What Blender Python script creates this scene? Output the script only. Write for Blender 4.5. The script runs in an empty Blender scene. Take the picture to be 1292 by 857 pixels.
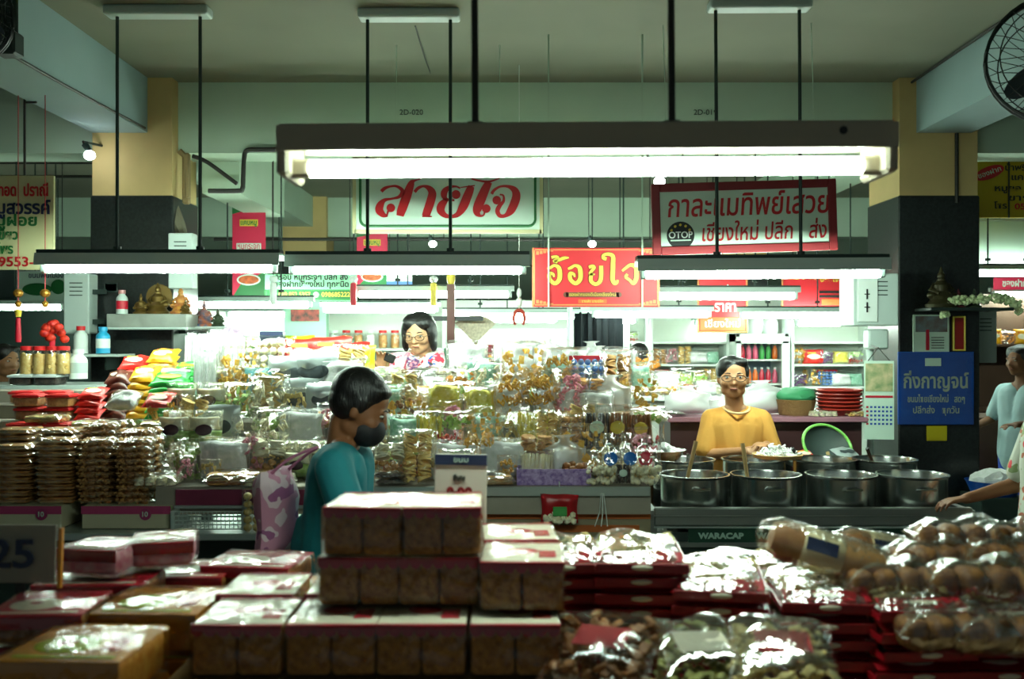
import bpy, bmesh, math, random
from mathutils import Vector, Matrix, Euler, noise
R = math.radians
PI = math.pi
rnd = random.Random(7)
S = bpy.context.scene
COL = S.collection

# ------------------------------------------------------------------ camera
FPX = 1256.1            # focal length in pixels of the 1292 px wide frame (35 mm)
CAMZ = 1.6
cam = bpy.data.objects.new('camera', bpy.data.cameras.new('camera'))
COL.objects.link(cam)
cam.location = (0, 0, CAMZ)
cam.rotation_euler = (R(90), 0, 0)
cam.data.lens = 35
cam.data.sensor_width = 36
cam.data.clip_start = 0.05
cam.data.dof.use_dof = True
cam.data.dof.focus_distance = 5.2
cam.data.dof.aperture_fstop = 3.2
S.camera = cam

# ------------------------------------------------------------------ world, exposure
wd = bpy.data.worlds.new('world')
S.world = wd
wd.use_nodes = True
wd.node_tree.nodes['Background'].inputs[0].default_value = (0.46, 0.60, 0.58, 1)
wd.node_tree.nodes['Background'].inputs[1].default_value = 0.17
S.view_settings.view_transform = 'Standard'
S.view_settings.look = 'None'
S.view_settings.exposure = 0.36
S.view_settings.gamma = 1.0
S.view_settings.use_curve_mapping = False
S.cycles.max_bounces = 7
S.cycles.transparent_max_bounces = 14
S.cycles.sample_clamp_indirect = 6
S.cycles.caustics_reflective = False
S.cycles.caustics_refractive = False
TUBE_COLOR = (0.78, 1.0, 0.84)
TUBE_POWER = 100.0
BACK_POWER = 80.0
LAMP_POWER = 56.0

# ------------------------------------------------------------------ helpers
def P(px, py, d):
    """point at depth d (metres) on the sight line of a pixel of the photograph"""
    return Vector(((px - 646) / FPX * d, d, CAMZ - (py - 428.5) / FPX * d))

def lin(h):
    h = h.lstrip('#')
    v = [int(h[i:i + 2], 16) / 255 for i in (0, 2, 4)]
    return tuple((c / 12.92 if c <= .04045 else ((c + .055) / 1.055) ** 2.4) for c in v) + (1,)

MATS = {}
def mat(name, col='#888888', rough=.6, metal=0, var=0, vscale=8, bump=0, bscale=40, emit=0, ecol=None, spec=.5, stretch=None, col2=None, coat=0):
    if name in MATS:
        return MATS[name]
    m = bpy.data.materials.new(name)
    MATS[name] = m
    m.use_nodes = True
    nt = m.node_tree
    b = nt.nodes['Principled BSDF']
    c = lin(col) if isinstance(col, str) else tuple(col) + (1,)
    b.inputs['Base Color'].default_value = c
    b.inputs['Roughness'].default_value = rough
    b.inputs['Metallic'].default_value = metal
    b.inputs['Specular IOR Level'].default_value = spec
    b.inputs['Coat Weight'].default_value = coat
    b.inputs['Coat Roughness'].default_value = .12
    if emit:
        b.inputs['Emission Color'].default_value = (tuple(ecol) + (1,)) if ecol else c
        b.inputs['Emission Strength'].default_value = emit
    if var or bump or col2:
        tc = nt.nodes.new('ShaderNodeTexCoord')
        mp = nt.nodes.new('ShaderNodeMapping')
        if stretch:
            mp.inputs['Scale'].default_value = stretch
        nt.links.new(tc.outputs['Object'], mp.inputs[0])
    if var or col2:
        n = nt.nodes.new('ShaderNodeTexNoise')
        n.inputs['Scale'].default_value = vscale
        n.inputs['Detail'].default_value = 4
        nt.links.new(mp.outputs[0], n.inputs['Vector'])
        rp = nt.nodes.new('ShaderNodeValToRGB')
        rp.color_ramp.elements[0].position = .33
        rp.color_ramp.elements[1].position = .67
        if col2:
            rp.color_ramp.elements[0].color = c
            rp.color_ramp.elements[1].color = lin(col2)
        else:
            rp.color_ramp.elements[0].color = tuple(max(0, x * (1 - var)) for x in c[:3]) + (1,)
            rp.color_ramp.elements[1].color = tuple(min(1, x * (1 + var)) for x in c[:3]) + (1,)
        nt.links.new(n.outputs['Fac'], rp.inputs[0])
        nt.links.new(rp.outputs[0], b.inputs['Base Color'])
    if bump:
        n2 = nt.nodes.new('ShaderNodeTexNoise')
        n2.inputs['Scale'].default_value = bscale
        n2.inputs['Detail'].default_value = 3
        nt.links.new(mp.outputs[0], n2.inputs['Vector'])
        bp = nt.nodes.new('ShaderNodeBump')
        bp.inputs['Strength'].default_value = bump
        bp.inputs['Distance'].default_value = .01
        nt.links.new(n2.outputs['Fac'], bp.inputs['Height'])
        nt.links.new(bp.outputs[0], b.inputs['Normal'])
    return m

def film(name, base=.07, edge=.55, rough=.12, tint='#ffffff', bscale=22, bstr=.9, milky=0.0):
    """clear crinkled plastic film: see-through, glossy creases"""
    if name in MATS:
        return MATS[name]
    m = bpy.data.materials.new(name)
    MATS[name] = m
    m.use_nodes = True
    nt = m.node_tree
    nt.nodes.remove(nt.nodes['Principled BSDF'])
    out = nt.nodes['Material Output']
    tr = nt.nodes.new('ShaderNodeBsdfTransparent')
    gl = nt.nodes.new('ShaderNodeBsdfGlossy')
    gl.inputs['Roughness'].default_value = rough
    gl.inputs['Color'].default_value = (1, 1, 1, 1)
    tc = nt.nodes.new('ShaderNodeTexCoord')
    mp = nt.nodes.new('ShaderNodeMapping')
    mp.inputs['Scale'].default_value = (1, 1, .6)
    nt.links.new(tc.outputs['Object'], mp.inputs[0])
    n = nt.nodes.new('ShaderNodeTexNoise')
    n.inputs['Scale'].default_value = bscale
    n.inputs['Detail'].default_value = 3
    n.inputs['Distortion'].default_value = 1.2
    nt.links.new(mp.outputs[0], n.inputs['Vector'])
    bp = nt.nodes.new('ShaderNodeBump')
    bp.inputs['Strength'].default_value = bstr
    bp.inputs['Distance'].default_value = .02
    nt.links.new(n.outputs['Fac'], bp.inputs['Height'])
    nt.links.new(bp.outputs[0], gl.inputs['Normal'])
    lw = nt.nodes.new('ShaderNodeLayerWeight')
    lw.inputs[0].default_value = .35
    nt.links.new(bp.outputs[0], lw.inputs['Normal'])
    ma = nt.nodes.new('ShaderNodeMath')
    ma.operation = 'MULTIPLY_ADD'
    ma.use_clamp = True
    nt.links.new(lw.outputs['Fresnel'], ma.inputs[0])
    ma.inputs[1].default_value = edge
    ma.inputs[2].default_value = base
    mx = nt.nodes.new('ShaderNodeMixShader')
    t = lin(tint)
    tr.inputs[0].default_value = t
    nt.links.new(ma.outputs[0], mx.inputs[0])
    if milky:
        df = nt.nodes.new('ShaderNodeBsdfDiffuse')
        df.inputs[0].default_value = t
        m2 = nt.nodes.new('ShaderNodeMixShader')
        m2.inputs[0].default_value = milky
        nt.links.new(tr.outputs[0], m2.inputs[1])
        nt.links.new(df.outputs[0], m2.inputs[2])
        nt.links.new(m2.outputs[0], mx.inputs[1])
    else:
        nt.links.new(tr.outputs[0], mx.inputs[1])
    nt.links.new(gl.outputs[0], mx.inputs[2])
    nt.links.new(mx.outputs[0], out.inputs[0])
    return m

class MB:
    """collects shapes into one mesh"""
    def __init__(s):
        s.bm = bmesh.new()
    def _fin(s, vs, M, mi):
        if M is not None:
            bmesh.ops.transform(s.bm, matrix=M, verts=vs)
        fs = set()
        for v in vs:
            for f in v.link_faces:
                fs.add(f)
        for f in fs:
            f.material_index = mi
        return vs
    def box(s, c, size, rot=None, mi=0, bev=0, seg=1):
        r = bmesh.ops.create_cube(s.bm, size=1)
        vs = r['verts']
        bmesh.ops.scale(s.bm, vec=size, verts=vs)
        if bev:
            es = {e for v in vs for e in v.link_edges}
            rr = bmesh.ops.bevel(s.bm, geom=list(es), offset=bev, segments=seg, affect='EDGES', profile=.5)
            vs = list({v for f in rr['faces'] for v in f.verts} | {v for v in vs if v.is_valid})
        M = Matrix.Translation(c)
        if rot:
            M = M @ Euler(rot).to_matrix().to_4x4()
        return s._fin(vs, M, mi)
    def cone(s, p0, p1, r0, r1=None, seg=12, mi=0, caps=True):
        r1 = r0 if r1 is None else r1
        p0, p1 = Vector(p0), Vector(p1)
        d = p1 - p0
        r = bmesh.ops.create_cone(s.bm, cap_ends=caps, segments=seg, radius1=r0, radius2=r1, depth=d.length)
        M = Matrix.Translation((p0 + p1) / 2) @ d.to_track_quat('Z', 'Y').to_matrix().to_4x4()
        return s._fin(r['verts'], M, mi)
    def ball(s, c, r, sub=2, mi=0, rot=None):
        rr = bmesh.ops.create_icosphere(s.bm, subdivisions=sub, radius=1)
        sc = (r, r, r) if isinstance(r, (int, float)) else r
        M = Matrix.Translation(c)
        if rot:
            M = M @ Euler(rot).to_matrix().to_4x4()
        M = M @ Matrix.Diagonal((*sc, 1))
        return s._fin(rr['verts'], M, mi)
    def lathe(s, prof, seg=24, c=(0, 0, 0), mi=0, rot=None):
        rows = []
        for (r, z) in prof:
            if r < 1e-6:
                rows.append([s.bm.verts.new((0, 0, z))])
            else:
                rows.append([s.bm.verts.new((r * math.cos(2 * PI * k / seg), r * math.sin(2 * PI * k / seg), z)) for k in range(seg)])
        for a, b in zip(rows, rows[1:]):
            for k in range(seg):
                k2 = (k + 1) % seg
                try:
                    if len(a) == 1 and len(b) == 1:
                        continue
                    if len(a) == 1:
                        s.bm.faces.new((a[0], b[k2], b[k]))
                    elif len(b) == 1:
                        s.bm.faces.new((a[k], a[k2], b[0]))
                    else:
                        s.bm.faces.new((a[k], a[k2], b[k2], b[k]))
                except ValueError:
                    pass
        vs = [v for r_ in rows for v in r_]
        M = Matrix.Translation(c)
        if rot:
            M = M @ Euler(rot).to_matrix().to_4x4()
        return s._fin(vs, M, mi)
    def tube(s, pts, r, seg=8, mi=0, closed=False):
        pts = [Vector(p) for p in pts]
        n = len(pts)
        rs = r if isinstance(r, (list, tuple)) else [r] * n
        rings = []
        up = Vector((0.13, 0.2, 1)).normalized()
        for i, p in enumerate(pts):
            a = pts[(i - 1) % n] if (closed or i > 0) else p
            b = pts[(i + 1) % n] if (closed or i < n - 1) else p
            t = (b - a).normalized()
            x = t.cross(up)
            if x.length < 1e-4:
                x = t.cross(Vector((1, 0, 0)))
            x.normalize()
            y = x.cross(t)
            rings.append([s.bm.verts.new(p + (x * math.cos(2 * PI * k / seg) + y * math.sin(2 * PI * k / seg)) * rs[i]) for k in range(seg)])
        m = n if closed else n - 1
        for i in range(m):
            A, B = rings[i], rings[(i + 1) % n]
            for k in range(seg):
                k2 = (k + 1) % seg
                s.bm.faces.new((A[k], A[k2], B[k2], B[k])).material_index = mi
        if not closed:
            s.bm.faces.new(rings[0][::-1]).material_index = mi
            s.bm.faces.new(rings[-1]).material_index = mi
        return [v for r_ in rings for v in r_]
    def prism(s, poly, depth, M=None, mi=0):
        """polygon in x,z, extruded along +y by depth"""
        a = [s.bm.verts.new((x, 0, z)) for x, z in poly]
        b = [s.bm.verts.new((x, depth, z)) for x, z in poly]
        n = len(poly)
        s.bm.faces.new(a)
        s.bm.faces.new(b[::-1])
        for i in range(n):
            j = (i + 1) % n
            s.bm.faces.new((a[j], a[i], b[i], b[j]))
        return s._fin(a + b, M, mi)
    def pillow(s, w, h, d, nu=10, nv=12, c=(0, 0, 0), mi=0, wr=.004, seed=0, gather=0, rot=None, flat=False):
        """closed bag: width w (x), height h (z, from 0), thickness d (y); gather pulls the top together"""
        M = Matrix.Translation(c)
        if rot:
            M = M @ Euler(rot).to_matrix().to_4x4()
        vs = []
        F, B = [], []
        for j in range(nv + 1):
            v = j / nv
            rf, rb = [], []
            for i in range(nu + 1):
                u = 2 * i / nu - 1
                vv = 2 * v - 1
                th = (1 - abs(u) ** 3) ** .6 * (1 - abs(vv) ** 4) ** .6
                ww = w * (1 - .06 * math.sin(PI * v))
                if gather and v > 1 - gather:
                    g = (v - 1 + gather) / gather
                    ww *= 1 - .78 * math.sin(PI * min(1, g * .75 + .02)) ** 1.2
                    th *= 1 - .5 * g
                x = u * ww / 2
                z = v * h
                nz = noise.noise_vector(Vector((x * 14 + seed * 3.1, z * 14, seed)))
                edge = (i in (0, nu) or j in (0, nv))
                y = d / 2 * th
                p = Vector((x, -y, z)) + Vector((nz.x * .4, nz.y * (0 if edge else 1), nz.z * .4)) * wr * 3
                rf.append(s.bm.verts.new(p))
                if edge:
                    rb.append(rf[-1])
                else:
                    q = Vector((x, y, z)) + Vector((nz.z * .4, -nz.x, nz.y * .4)) * wr * 3
                    rb.append(s.bm.verts.new(q))
            F.append(rf)
            B.append(rb)
        for j in range(nv):
            for i in range(nu):
                s.bm.faces.new((F[j][i], F[j][i + 1], F[j + 1][i + 1], F[j + 1][i]))
                try:
                    s.bm.faces.new((B[j][i + 1], B[j][i], B[j + 1][i], B[j + 1][i + 1]))
                except ValueError:
                    pass
        vs = list({v for r_ in F + B for v in r_})
        return s._fin(vs, M, mi)
    def build(s, name, mats, parent=None, smooth=True, loc=None, ang=40):
        me = bpy.data.meshes.new(name)
        bmesh.ops.recalc_face_normals(s.bm, faces=s.bm.faces)
        s.bm.to_mesh(me)
        s.bm.free()
        if not isinstance(mats, (list, tuple)):
            mats = [mats]
        for m in mats:
            me.materials.append(m)
        if smooth:
            me.polygons.foreach_set('use_smooth', [True] * len(me.polygons))
            me.set_sharp_from_angle(angle=R(ang))
        o = bpy.data.objects.new(name, me)
        COL.objects.link(o)
        if parent is not None:
            o.parent = parent
        if loc is not None:
            o.location = loc
        return o

USED = {}
def tag(o, label, cat, group=None, kind=None):
    if label in USED and not group:
        print('DUPLICATE LABEL', label)
    USED[label] = 1
    nw = len(label.split())
    if nw < 4 or nw > 16:
        print('LABEL LENGTH', nw, label)
    o['label'] = label
    o['category'] = cat
    if group:
        o['group'] = group
    if kind:
        o['kind'] = kind
    return o

def thing(name, label, cat, loc=(0, 0, 0), rot=(0, 0, 0), group=None):
    o = bpy.data.objects.new(name, None)
    COL.objects.link(o)
    o.location = loc
    o.rotation_euler = rot
    o.empty_display_size = .1
    return tag(o, label, cat, group)

def raw(name):
    o = bpy.data.objects.new(name, None)
    COL.objects.link(o)
    o.empty_display_size = .1
    o['_free'] = 1
    return o

def dup(root):
    r = root.copy()
    COL.objects.link(r)
    for ch in list(root.children):
        c = ch.copy()
        COL.objects.link(c)
        c.parent = r
        for g in ch.children:
            d = g.copy()
            COL.objects.link(d)
            d.parent = c
    return r

def place(proto, loc, label, cat, rot=(0, 0, 0), scale=1, group=None):
    if proto.get('_free'):
        o = proto
        del o['_free']
    else:
        o = dup(proto)
    o.location = loc
    o.rotation_euler = rot
    o.scale = (scale,) * 3 if isinstance(scale, (int, float)) else scale
    for k in ('label', 'category', 'group'):
        if k in o:
            del o[k]
    return tag(o, label, cat, group)

ORD = ['leftmost', 'second', 'third', 'fourth', 'fifth', 'sixth', 'seventh', 'eighth', 'ninth', 'tenth', 'eleventh', 'twelfth', 'thirteenth',
       'fourteenth', 'fifteenth', 'sixteenth', 'seventeenth', 'eighteenth', 'nineteenth', 'twentieth', 'twenty-first', 'twenty-second', 'twenty-third', 'twenty-fourth', 'twenty-fifth', 'twenty-sixth', 'twenty-seventh', 'twenty-eighth']
def nth(i):
    return 'leftmost' if i == 0 else ORD[i] + ' from left'
VORD = ['bottom', 'second up', 'third up', 'fourth up', 'fifth up', 'sixth up', 'seventh up', 'eighth up', 'ninth up', 'tenth up', 'eleventh up', 'twelfth up']

def struct(o, label=None, cat=None):
    o['kind'] = 'structure'
    if label:
        o['label'] = label
    if cat:
        o['category'] = cat
    return o

# ---- lettering
def text(body, size, m, parent, loc, name='lettering', bold=0, shear=0, align='CENTER', rot=(R(90), 0, 0), ext=.0015, width=None, space=1.0):
    c = bpy.data.curves.new('t', 'FONT')
    c.body = body
    c.size = size
    c.shear = shear
    c.align_x = align
    c.align_y = 'CENTER'
    c.space_character = space
    tmp = bpy.data.objects.new('t', c)
    COL.objects.link(tmp)
    bpy.context.view_layer.update()
    dg = bpy.context.evaluated_depsgraph_get()
    cu = tmp.to_curve(dg)
    polys = []
    for sp in cu.splines:
        if sp.type == 'BEZIER':
            pts = []
            n = len(sp.bezier_points)
            for i in range(n):
                a, b = sp.bezier_points[i], sp.bezier_points[(i + 1) % n]
                straight = (a.handle_right - a.co).length < 1e-6 and (b.handle_left - b.co).length < 1e-6
                for k in range(1 if straight else 4):
                    t = k / 4
                    q = a.co * (1 - t) ** 3 + a.handle_right * 3 * t * (1 - t) ** 2 + b.handle_left * 3 * t * t * (1 - t) + b.co * t ** 3
                    pts.append((q.x, q.y))
        else:
            pts = [(p.co.x, p.co.y) for p in sp.points]
        if len(pts) > 2:
            polys.append(pts)
    tmp.to_curve_clear()
    bpy.data.objects.remove(tmp)
    bpy.data.curves.remove(c)
    def area(p):
        return sum(p[i][0] * p[(i + 1) % len(p)][1] - p[(i + 1) % len(p)][0] * p[i][1] for i in range(len(p))) / 2
    def inside(pt, p):
        r = False
        for i in range(len(p)):
            (x1, y1), (x2, y2) = p[i], p[i - 1]
            if (y1 > pt[1]) != (y2 > pt[1]) and pt[0] < (x2 - x1) * (pt[1] - y1) / (y2 - y1) + x1:
                r = not r
        return r
    if not polys:
        return None
    big = max(polys, key=lambda p: abs(area(p)))
    sgn = area(big) > 0
    outs = [p for p in polys if (area(p) > 0) == sgn]
    holes = [p for p in polys if (area(p) > 0) != sgn]
    bm = bmesh.new()
    for p in outs:
        cc = bpy.data.curves.new('c', 'CURVE')
        cc.dimensions = '2D'
        cc.fill_mode = 'BOTH'
        cc.extrude = ext
        cc.offset = bold * size
        for q in [p] + [h for h in holes if inside(h[0], p)]:
            sp = cc.splines.new('POLY')
            sp.points.add(len(q) - 1)
            for k, (x, y) in enumerate(q):
                sp.points[k].co = (x, y, 0, 1)
            sp.use_cyclic_u = True
        to = bpy.data.objects.new('c', cc)
        COL.objects.link(to)
        bpy.context.view_layer.update()
        dg = bpy.context.evaluated_depsgraph_get()
        me = bpy.data.meshes.new_from_object(to.evaluated_get(dg))
        bm.from_mesh(me)
        bpy.data.meshes.remove(me)
        bpy.data.objects.remove(to)
        bpy.data.curves.remove(cc)
    if width:
        xs = [v.co.x for v in bm.verts]
        w0 = max(xs) - min(xs)
        cx = (max(xs) + min(xs)) / 2
        for v in bm.verts:
            v.co.x = (v.co.x - cx) * width / w0
    me = bpy.data.meshes.new(name)
    bm.to_mesh(me)
    bm.free()
    me.materials.append(m)
    o = bpy.data.objects.new(name, me)
    COL.objects.link(o)
    o.parent = parent
    o.location = loc
    o.rotation_euler = rot
    return o

def spline_pts(pts, n=6):
    out = []
    for i in range(len(pts) - 1):
        p0 = pts[max(0, i - 1)]
        p1, p2 = pts[i], pts[i + 1]
        p3 = pts[min(len(pts) - 1, i + 2)]
        for k in range(n):
            t = k / n
            out.append(tuple(.5 * (2 * b + (c - a) * t + (2 * a - 5 * b + 4 * c - d) * t * t + (3 * b - a - 3 * c + d) * t ** 3) for a, b, c, d in zip(p0, p1, p2, p3)))
    out.append(tuple(pts[-1]))
    return out

def brush(strokes, dots, sx, ox, oy, m, parent, loc, name='lettering', thick=.004, grow=0):
    """painted letters: strokes of (x, y, width) in picture units scaled by sx about (ox, oy); in the x,z plane facing -y"""
    mb = MB()
    bm = mb.bm
    for st in strokes:
        pts = spline_pts(st)
        L, Rr = [], []
        for i, (x, y, w) in enumerate(pts):
            a = pts[max(0, i - 1)]
            b = pts[min(len(pts) - 1, i + 1)]
            tx, ty = b[0] - a[0], b[1] - a[1]
            l = math.hypot(tx, ty) or 1
            nx, ny = -ty / l, tx / l
            w = max(w, 4) + grow
            L.append(((x + nx * w / 2 - ox) * sx, -(y + ny * w / 2 - oy) * sx))
            Rr.append(((x - nx * w / 2 - ox) * sx, -(y - ny * w / 2 - oy) * sx))
        vL = [bm.verts.new((x, 0, z)) for x, z in L]
        vR = [bm.verts.new((x, 0, z)) for x, z in Rr]
        bL = [bm.verts.new((x, thick, z)) for x, z in L]
        bR = [bm.verts.new((x, thick, z)) for x, z in Rr]
        for i in range(len(L) - 1):
            bm.faces.new((vL[i], vL[i + 1], vR[i + 1], vR[i]))
            bm.faces.new((vL[i], bL[i], bL[i + 1], vL[i + 1]))
            bm.faces.new((vR[i], vR[i + 1], bR[i + 1], bR[i]))
    for (x, y, r) in dots:
        mb.cone(((x - ox) * sx, thick, -(y - oy) * sx), ((x - ox) * sx, 0, -(y - oy) * sx), (r + grow / 2) * sx, seg=18)
    return mb.build(name, m, parent, smooth=False, loc=loc)
# ================================================================== materials of the room
M_paint = mat('pale_green_paint', '#b2c8b3', .8, var=.06, vscale=1.3)
M_ceil = mat('ceiling_paint', '#7f806e', .85, var=.08, vscale=.9)
M_cream = mat('cream_paint', '#c2a871', .75, var=.1, vscale=3)
M_granite = mat('dark_granite', '#191e1d', .35, var=.45, vscale=60)
M_floor = mat('terrazzo', '#6d6a60', .5, var=.25, vscale=40)
M_blue = mat('bluish_paint', '#90a8a8', .8, var=.06, vscale=1.5)
M_dark = mat('dark_green_metal', '#24342f', .5, metal=.2)
M_grey = mat('pale_grey_metal', '#b7c6c0', .45, metal=0)
M_brown = mat('taupe_metal', '#b0a592', .5)
M_refl = mat('white_enamel', '#e6efe8', .35)
M_black = mat('black_plastic', '#0c0d0e', .45)
M_tube = mat('lit_tube', '#ffffff', .5, emit=TUBE_POWER, ecol=TUBE_COLOR)
M_tubeb = mat('lit_tube_background', '#ffffff', .5, emit=BACK_POWER, ecol=TUBE_COLOR)
M_tubef = mat('lit_tube_foreground', '#ffffff', .5, emit=LAMP_POWER, ecol=TUBE_COLOR)
M_bulb = mat('lit_bulb', '#ffffff', .5, emit=30, ecol=(.9, 1, 1))
M_cable = mat('dark_cable', '#2b2a25', .6)
M_white = mat('white_paint', '#dfe8e2', .5)
M_steel = mat('brushed_steel', '#9fa5a3', .28, metal=1, bump=.05, bscale=90, stretch=(1, 1, .03))

def slab(name, lo, hi, m):
    mb = MB()
    lo, hi = Vector(lo), Vector(hi)
    mb.box((lo + hi) / 2, hi - lo)
    return struct(mb.build(name, m, smooth=False))

CEIL = 3.31
slab('floor', (-9.2, -2.5, -.1), (9.2, 18.2, 0), M_floor)
slab('ceiling', (-9.2, -2.5, CEIL), (9.2, 18.2, CEIL + .15), M_ceil)
slab('wall_back', (-9.2, 18, 0), (9.2, 18.2, CEIL), M_paint)
slab('wall_left', (-9.2, -2.5, 0), (-9, 18, CEIL), M_blue)
slab('wall_right', (9, -2.5, 0), (9.2, 18, CEIL), M_blue)
nb = 0
for y in (6.62, 12.0, 16.6):
    nb += 1
    slab('trim_%d' % nb, (-9, y, 2.84), (9, y + .32, CEIL), M_paint)
for x0, m in ((-2.74, M_blue), (2.64, M_blue)):
    nb += 1
    slab('trim_%d' % nb, (x0, -2.4, 2.95), (x0 + .36, 6.62, CEIL), m)
    nb += 1
    slab('trim_%d' % nb, (x0, 6.94, 2.95), (x0 + .36, 12.0, CEIL), M_paint)
nb += 1
slab('trim_%d' % nb, (-2.16, 6.94, 2.62), (-1.9, 8.3, CEIL), M_paint)
k = 0
for (x0, x1, y0, y1) in ((-2.74, -2.22, 6.5, 7.0), (2.53, 3.04, 6.5, 7.05), (-2.74, -2.22, 11.9, 12.4), (2.53, 3.04, 11.9, 12.4), (-7.9, -7.4, 6.5, 7.0), (7.6, 8.1, 6.5, 7.0)):
    k += 1
    mb = MB()
    mb.box(((x0 + x1) / 2, (y0 + y1) / 2, 1.27), (x1 - x0 + .02, y1 - y0 + .02, 2.54), mi=1, bev=.008)
    mb.box(((x0 + x1) / 2, (y0 + y1) / 2, (2.5 + CEIL) / 2), (x1 - x0, y1 - y0, CEIL - 2.5))
    struct(mb.build('column_%d' % k, [M_cream, M_granite], smooth=False),
           ['dark granite column with cream top at left', 'dark granite column with cream top at right'][k - 1] if k < 3 else None)

# bay numbers on the beam
M_num = mat('number_paint', '#3c4640', .7)
for t, px in (('2D-020', 519), ('2D-019', 890)):
    p = P(px, 142, 6.615)
    o = text(t, .05, M_num, None, p, name='bay_number', width=.155)
    tag(o, 'small stencilled bay number %s on the pale beam' % t, 'number')

# ------------------------------------------------------------------ strip lamps
def lamp(label, px0, px1, py, d, rods=(), power=None, plate=None, batten=False, cat='lamp', top=CEIL, group=None, tubr=.022, tilt=0):
    a, b = P(px0, py, d), P(px1, py, d)
    L = b.x - a.x
    c = (a + b) / 2
    root = thing('strip_lamp', label, cat, (c.x, d, c.z), (0, tilt, 0), group)
    mb = MB()
    if batten:
        mb.box((0, .005, .066), (L + .1, .04, .012))
    else:
        mb.box((0, .02, .087), (L + .1, .09, .02), mi=0, bev=.003)
    mb.build('top_bar', M_dark, root, smooth=False)
    mb = MB()
    prof = [(-.05, .016), (-.04, .078), (.075, .078), (.09, .046), (.082, .046), (.07, .07), (-.034, .07), (-.043, .016)]
    if batten:
        prof = [(-.022, .026), (-.022, .06), (.03, .06), (.03, .026)]
    poly = [(y, z) for y, z in prof]
    vs = mb.prism(poly, L + .1, Matrix.Translation((-(L + .1) / 2, 0, 0)) @ Matrix(((0, 1, 0, 0), (1, 0, 0, 0), (0, 0, 1, 0), (0, 0, 0, 1))))
    mb.build('reflector', M_grey, root, smooth=False)
    mb = MB()
    mb.cone((-L / 2, 0, 0), (L / 2, 0, 0), tubr, seg=14)
    mb.build('tube', power or M_tube, root)
    for s in (-1, 1):
        mb = MB()
        mb.box((s * (L / 2 + .018), 0, .02), (.03, .034, .085), bev=.006)
        mb.build('tube_holder', M_grey, root, smooth=False)
    for px in rods:
        x = P(px, 0, d).x - c.x
        mb = MB()
        mb.cone((x, .02, .07), (x, .02, top - (.02 if plate else 0) - c.z), .009 if plate else .006, seg=8)
        mb.cone((x, .02, .095), (x, .02, .115), .02, seg=10)
        mb.build('rod', M_dark, root)
    if plate:
        x0, x1 = P(plate[0], 0, d).x - c.x, P(plate[1], 0, d).x - c.x
        mb = MB()
        mb.box(((x0 + x1) / 2, .02, top - c.z - .025), (x1 - x0, .11, .05), bev=.012, seg=2)
        mb.build('ceiling_plate', M_grey, root, smooth=False)
    return root

lamp('long strip lamp over the left snack pile, rods to ceiling', 60, 342, 339, 5.1, (146, 251), plate=(132, 264))
lamp('long strip lamp above the woman in floral blouse', 373, 656, 341, 5.15, (463, 568), plate=(452, 580))
lamp('long strip lamp above the woman in orange blouse', 816, 1108, 346, 5.0, (906, 1012), plate=(897, 1026), tilt=-.006)

# the big lamp over the foreground stall
d = 2.2
a, b = P(392, 213, d), P(1086, 209, d)
L = b.x - a.x
c = (a + b) / 2
root = thing('strip_lamp', 'big taupe strip lamp hanging closest over the foreground stall', 'lamp', (c.x, d, c.z), (0, -.006, 0))
HL = .67
mb = MB()
prof = [(-.06, .029), (-.06, .084), (.12, .084), (.12, .05), (.112, .05), (.112, .074), (-.052, .074), (-.052, .029)]
mb.prism(prof, 2 * HL, Matrix.Translation((-HL + .0, 0, 0)) @ Matrix(((0, 1, 0, 0), (1, 0, 0, 0), (0, 0, 1, 0), (0, 0, 0, 1))))
mb.box((0, .03, .088), (2 * HL, .12, .012))
mb.build('housing', M_brown, root, smooth=False)
mb = MB()
mb.box((0, .108, .062), (2 * HL - .06, .004, .022))
mb.box((0, .03, .071), (2 * HL - .06, .15, .004))
mb.build('reflector', M_refl, root, smooth=False)
for s in (-1, 1):
    mb = MB()
    mb.box((s * (HL - .012), .03, .03), (.028, .17, .105), bev=.008)
    mb.box((s * (HL - .04), 0, 0), (.05, .03, .04), bev=.006)
    mb.build('end_cap', M_brown, root, smooth=False)
mb = MB()
mb.cone((-L / 2, 0, 0), (L / 2, 0, 0), .019, seg=16)
mb.build('tube', M_tubef, root)
for px in (600, 848):
    x = P(px, 0, d).x - c.x
    mb = MB()
    mb.cone((x, .0, .09), (x, .0, CEIL - c.z), .008, seg=10)
    mb.cone((x, .0, .09), (x, .0, .10), .02, seg=12)
    mb.build('rod', M_cable, root)
mb = MB()
mb.cone((P(1053, 0, d).x - c.x, -.062, .066), (P(1053, 0, d).x - c.x, -.056, .066), .009)
mb.build('switch', M_black, root)

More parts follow.
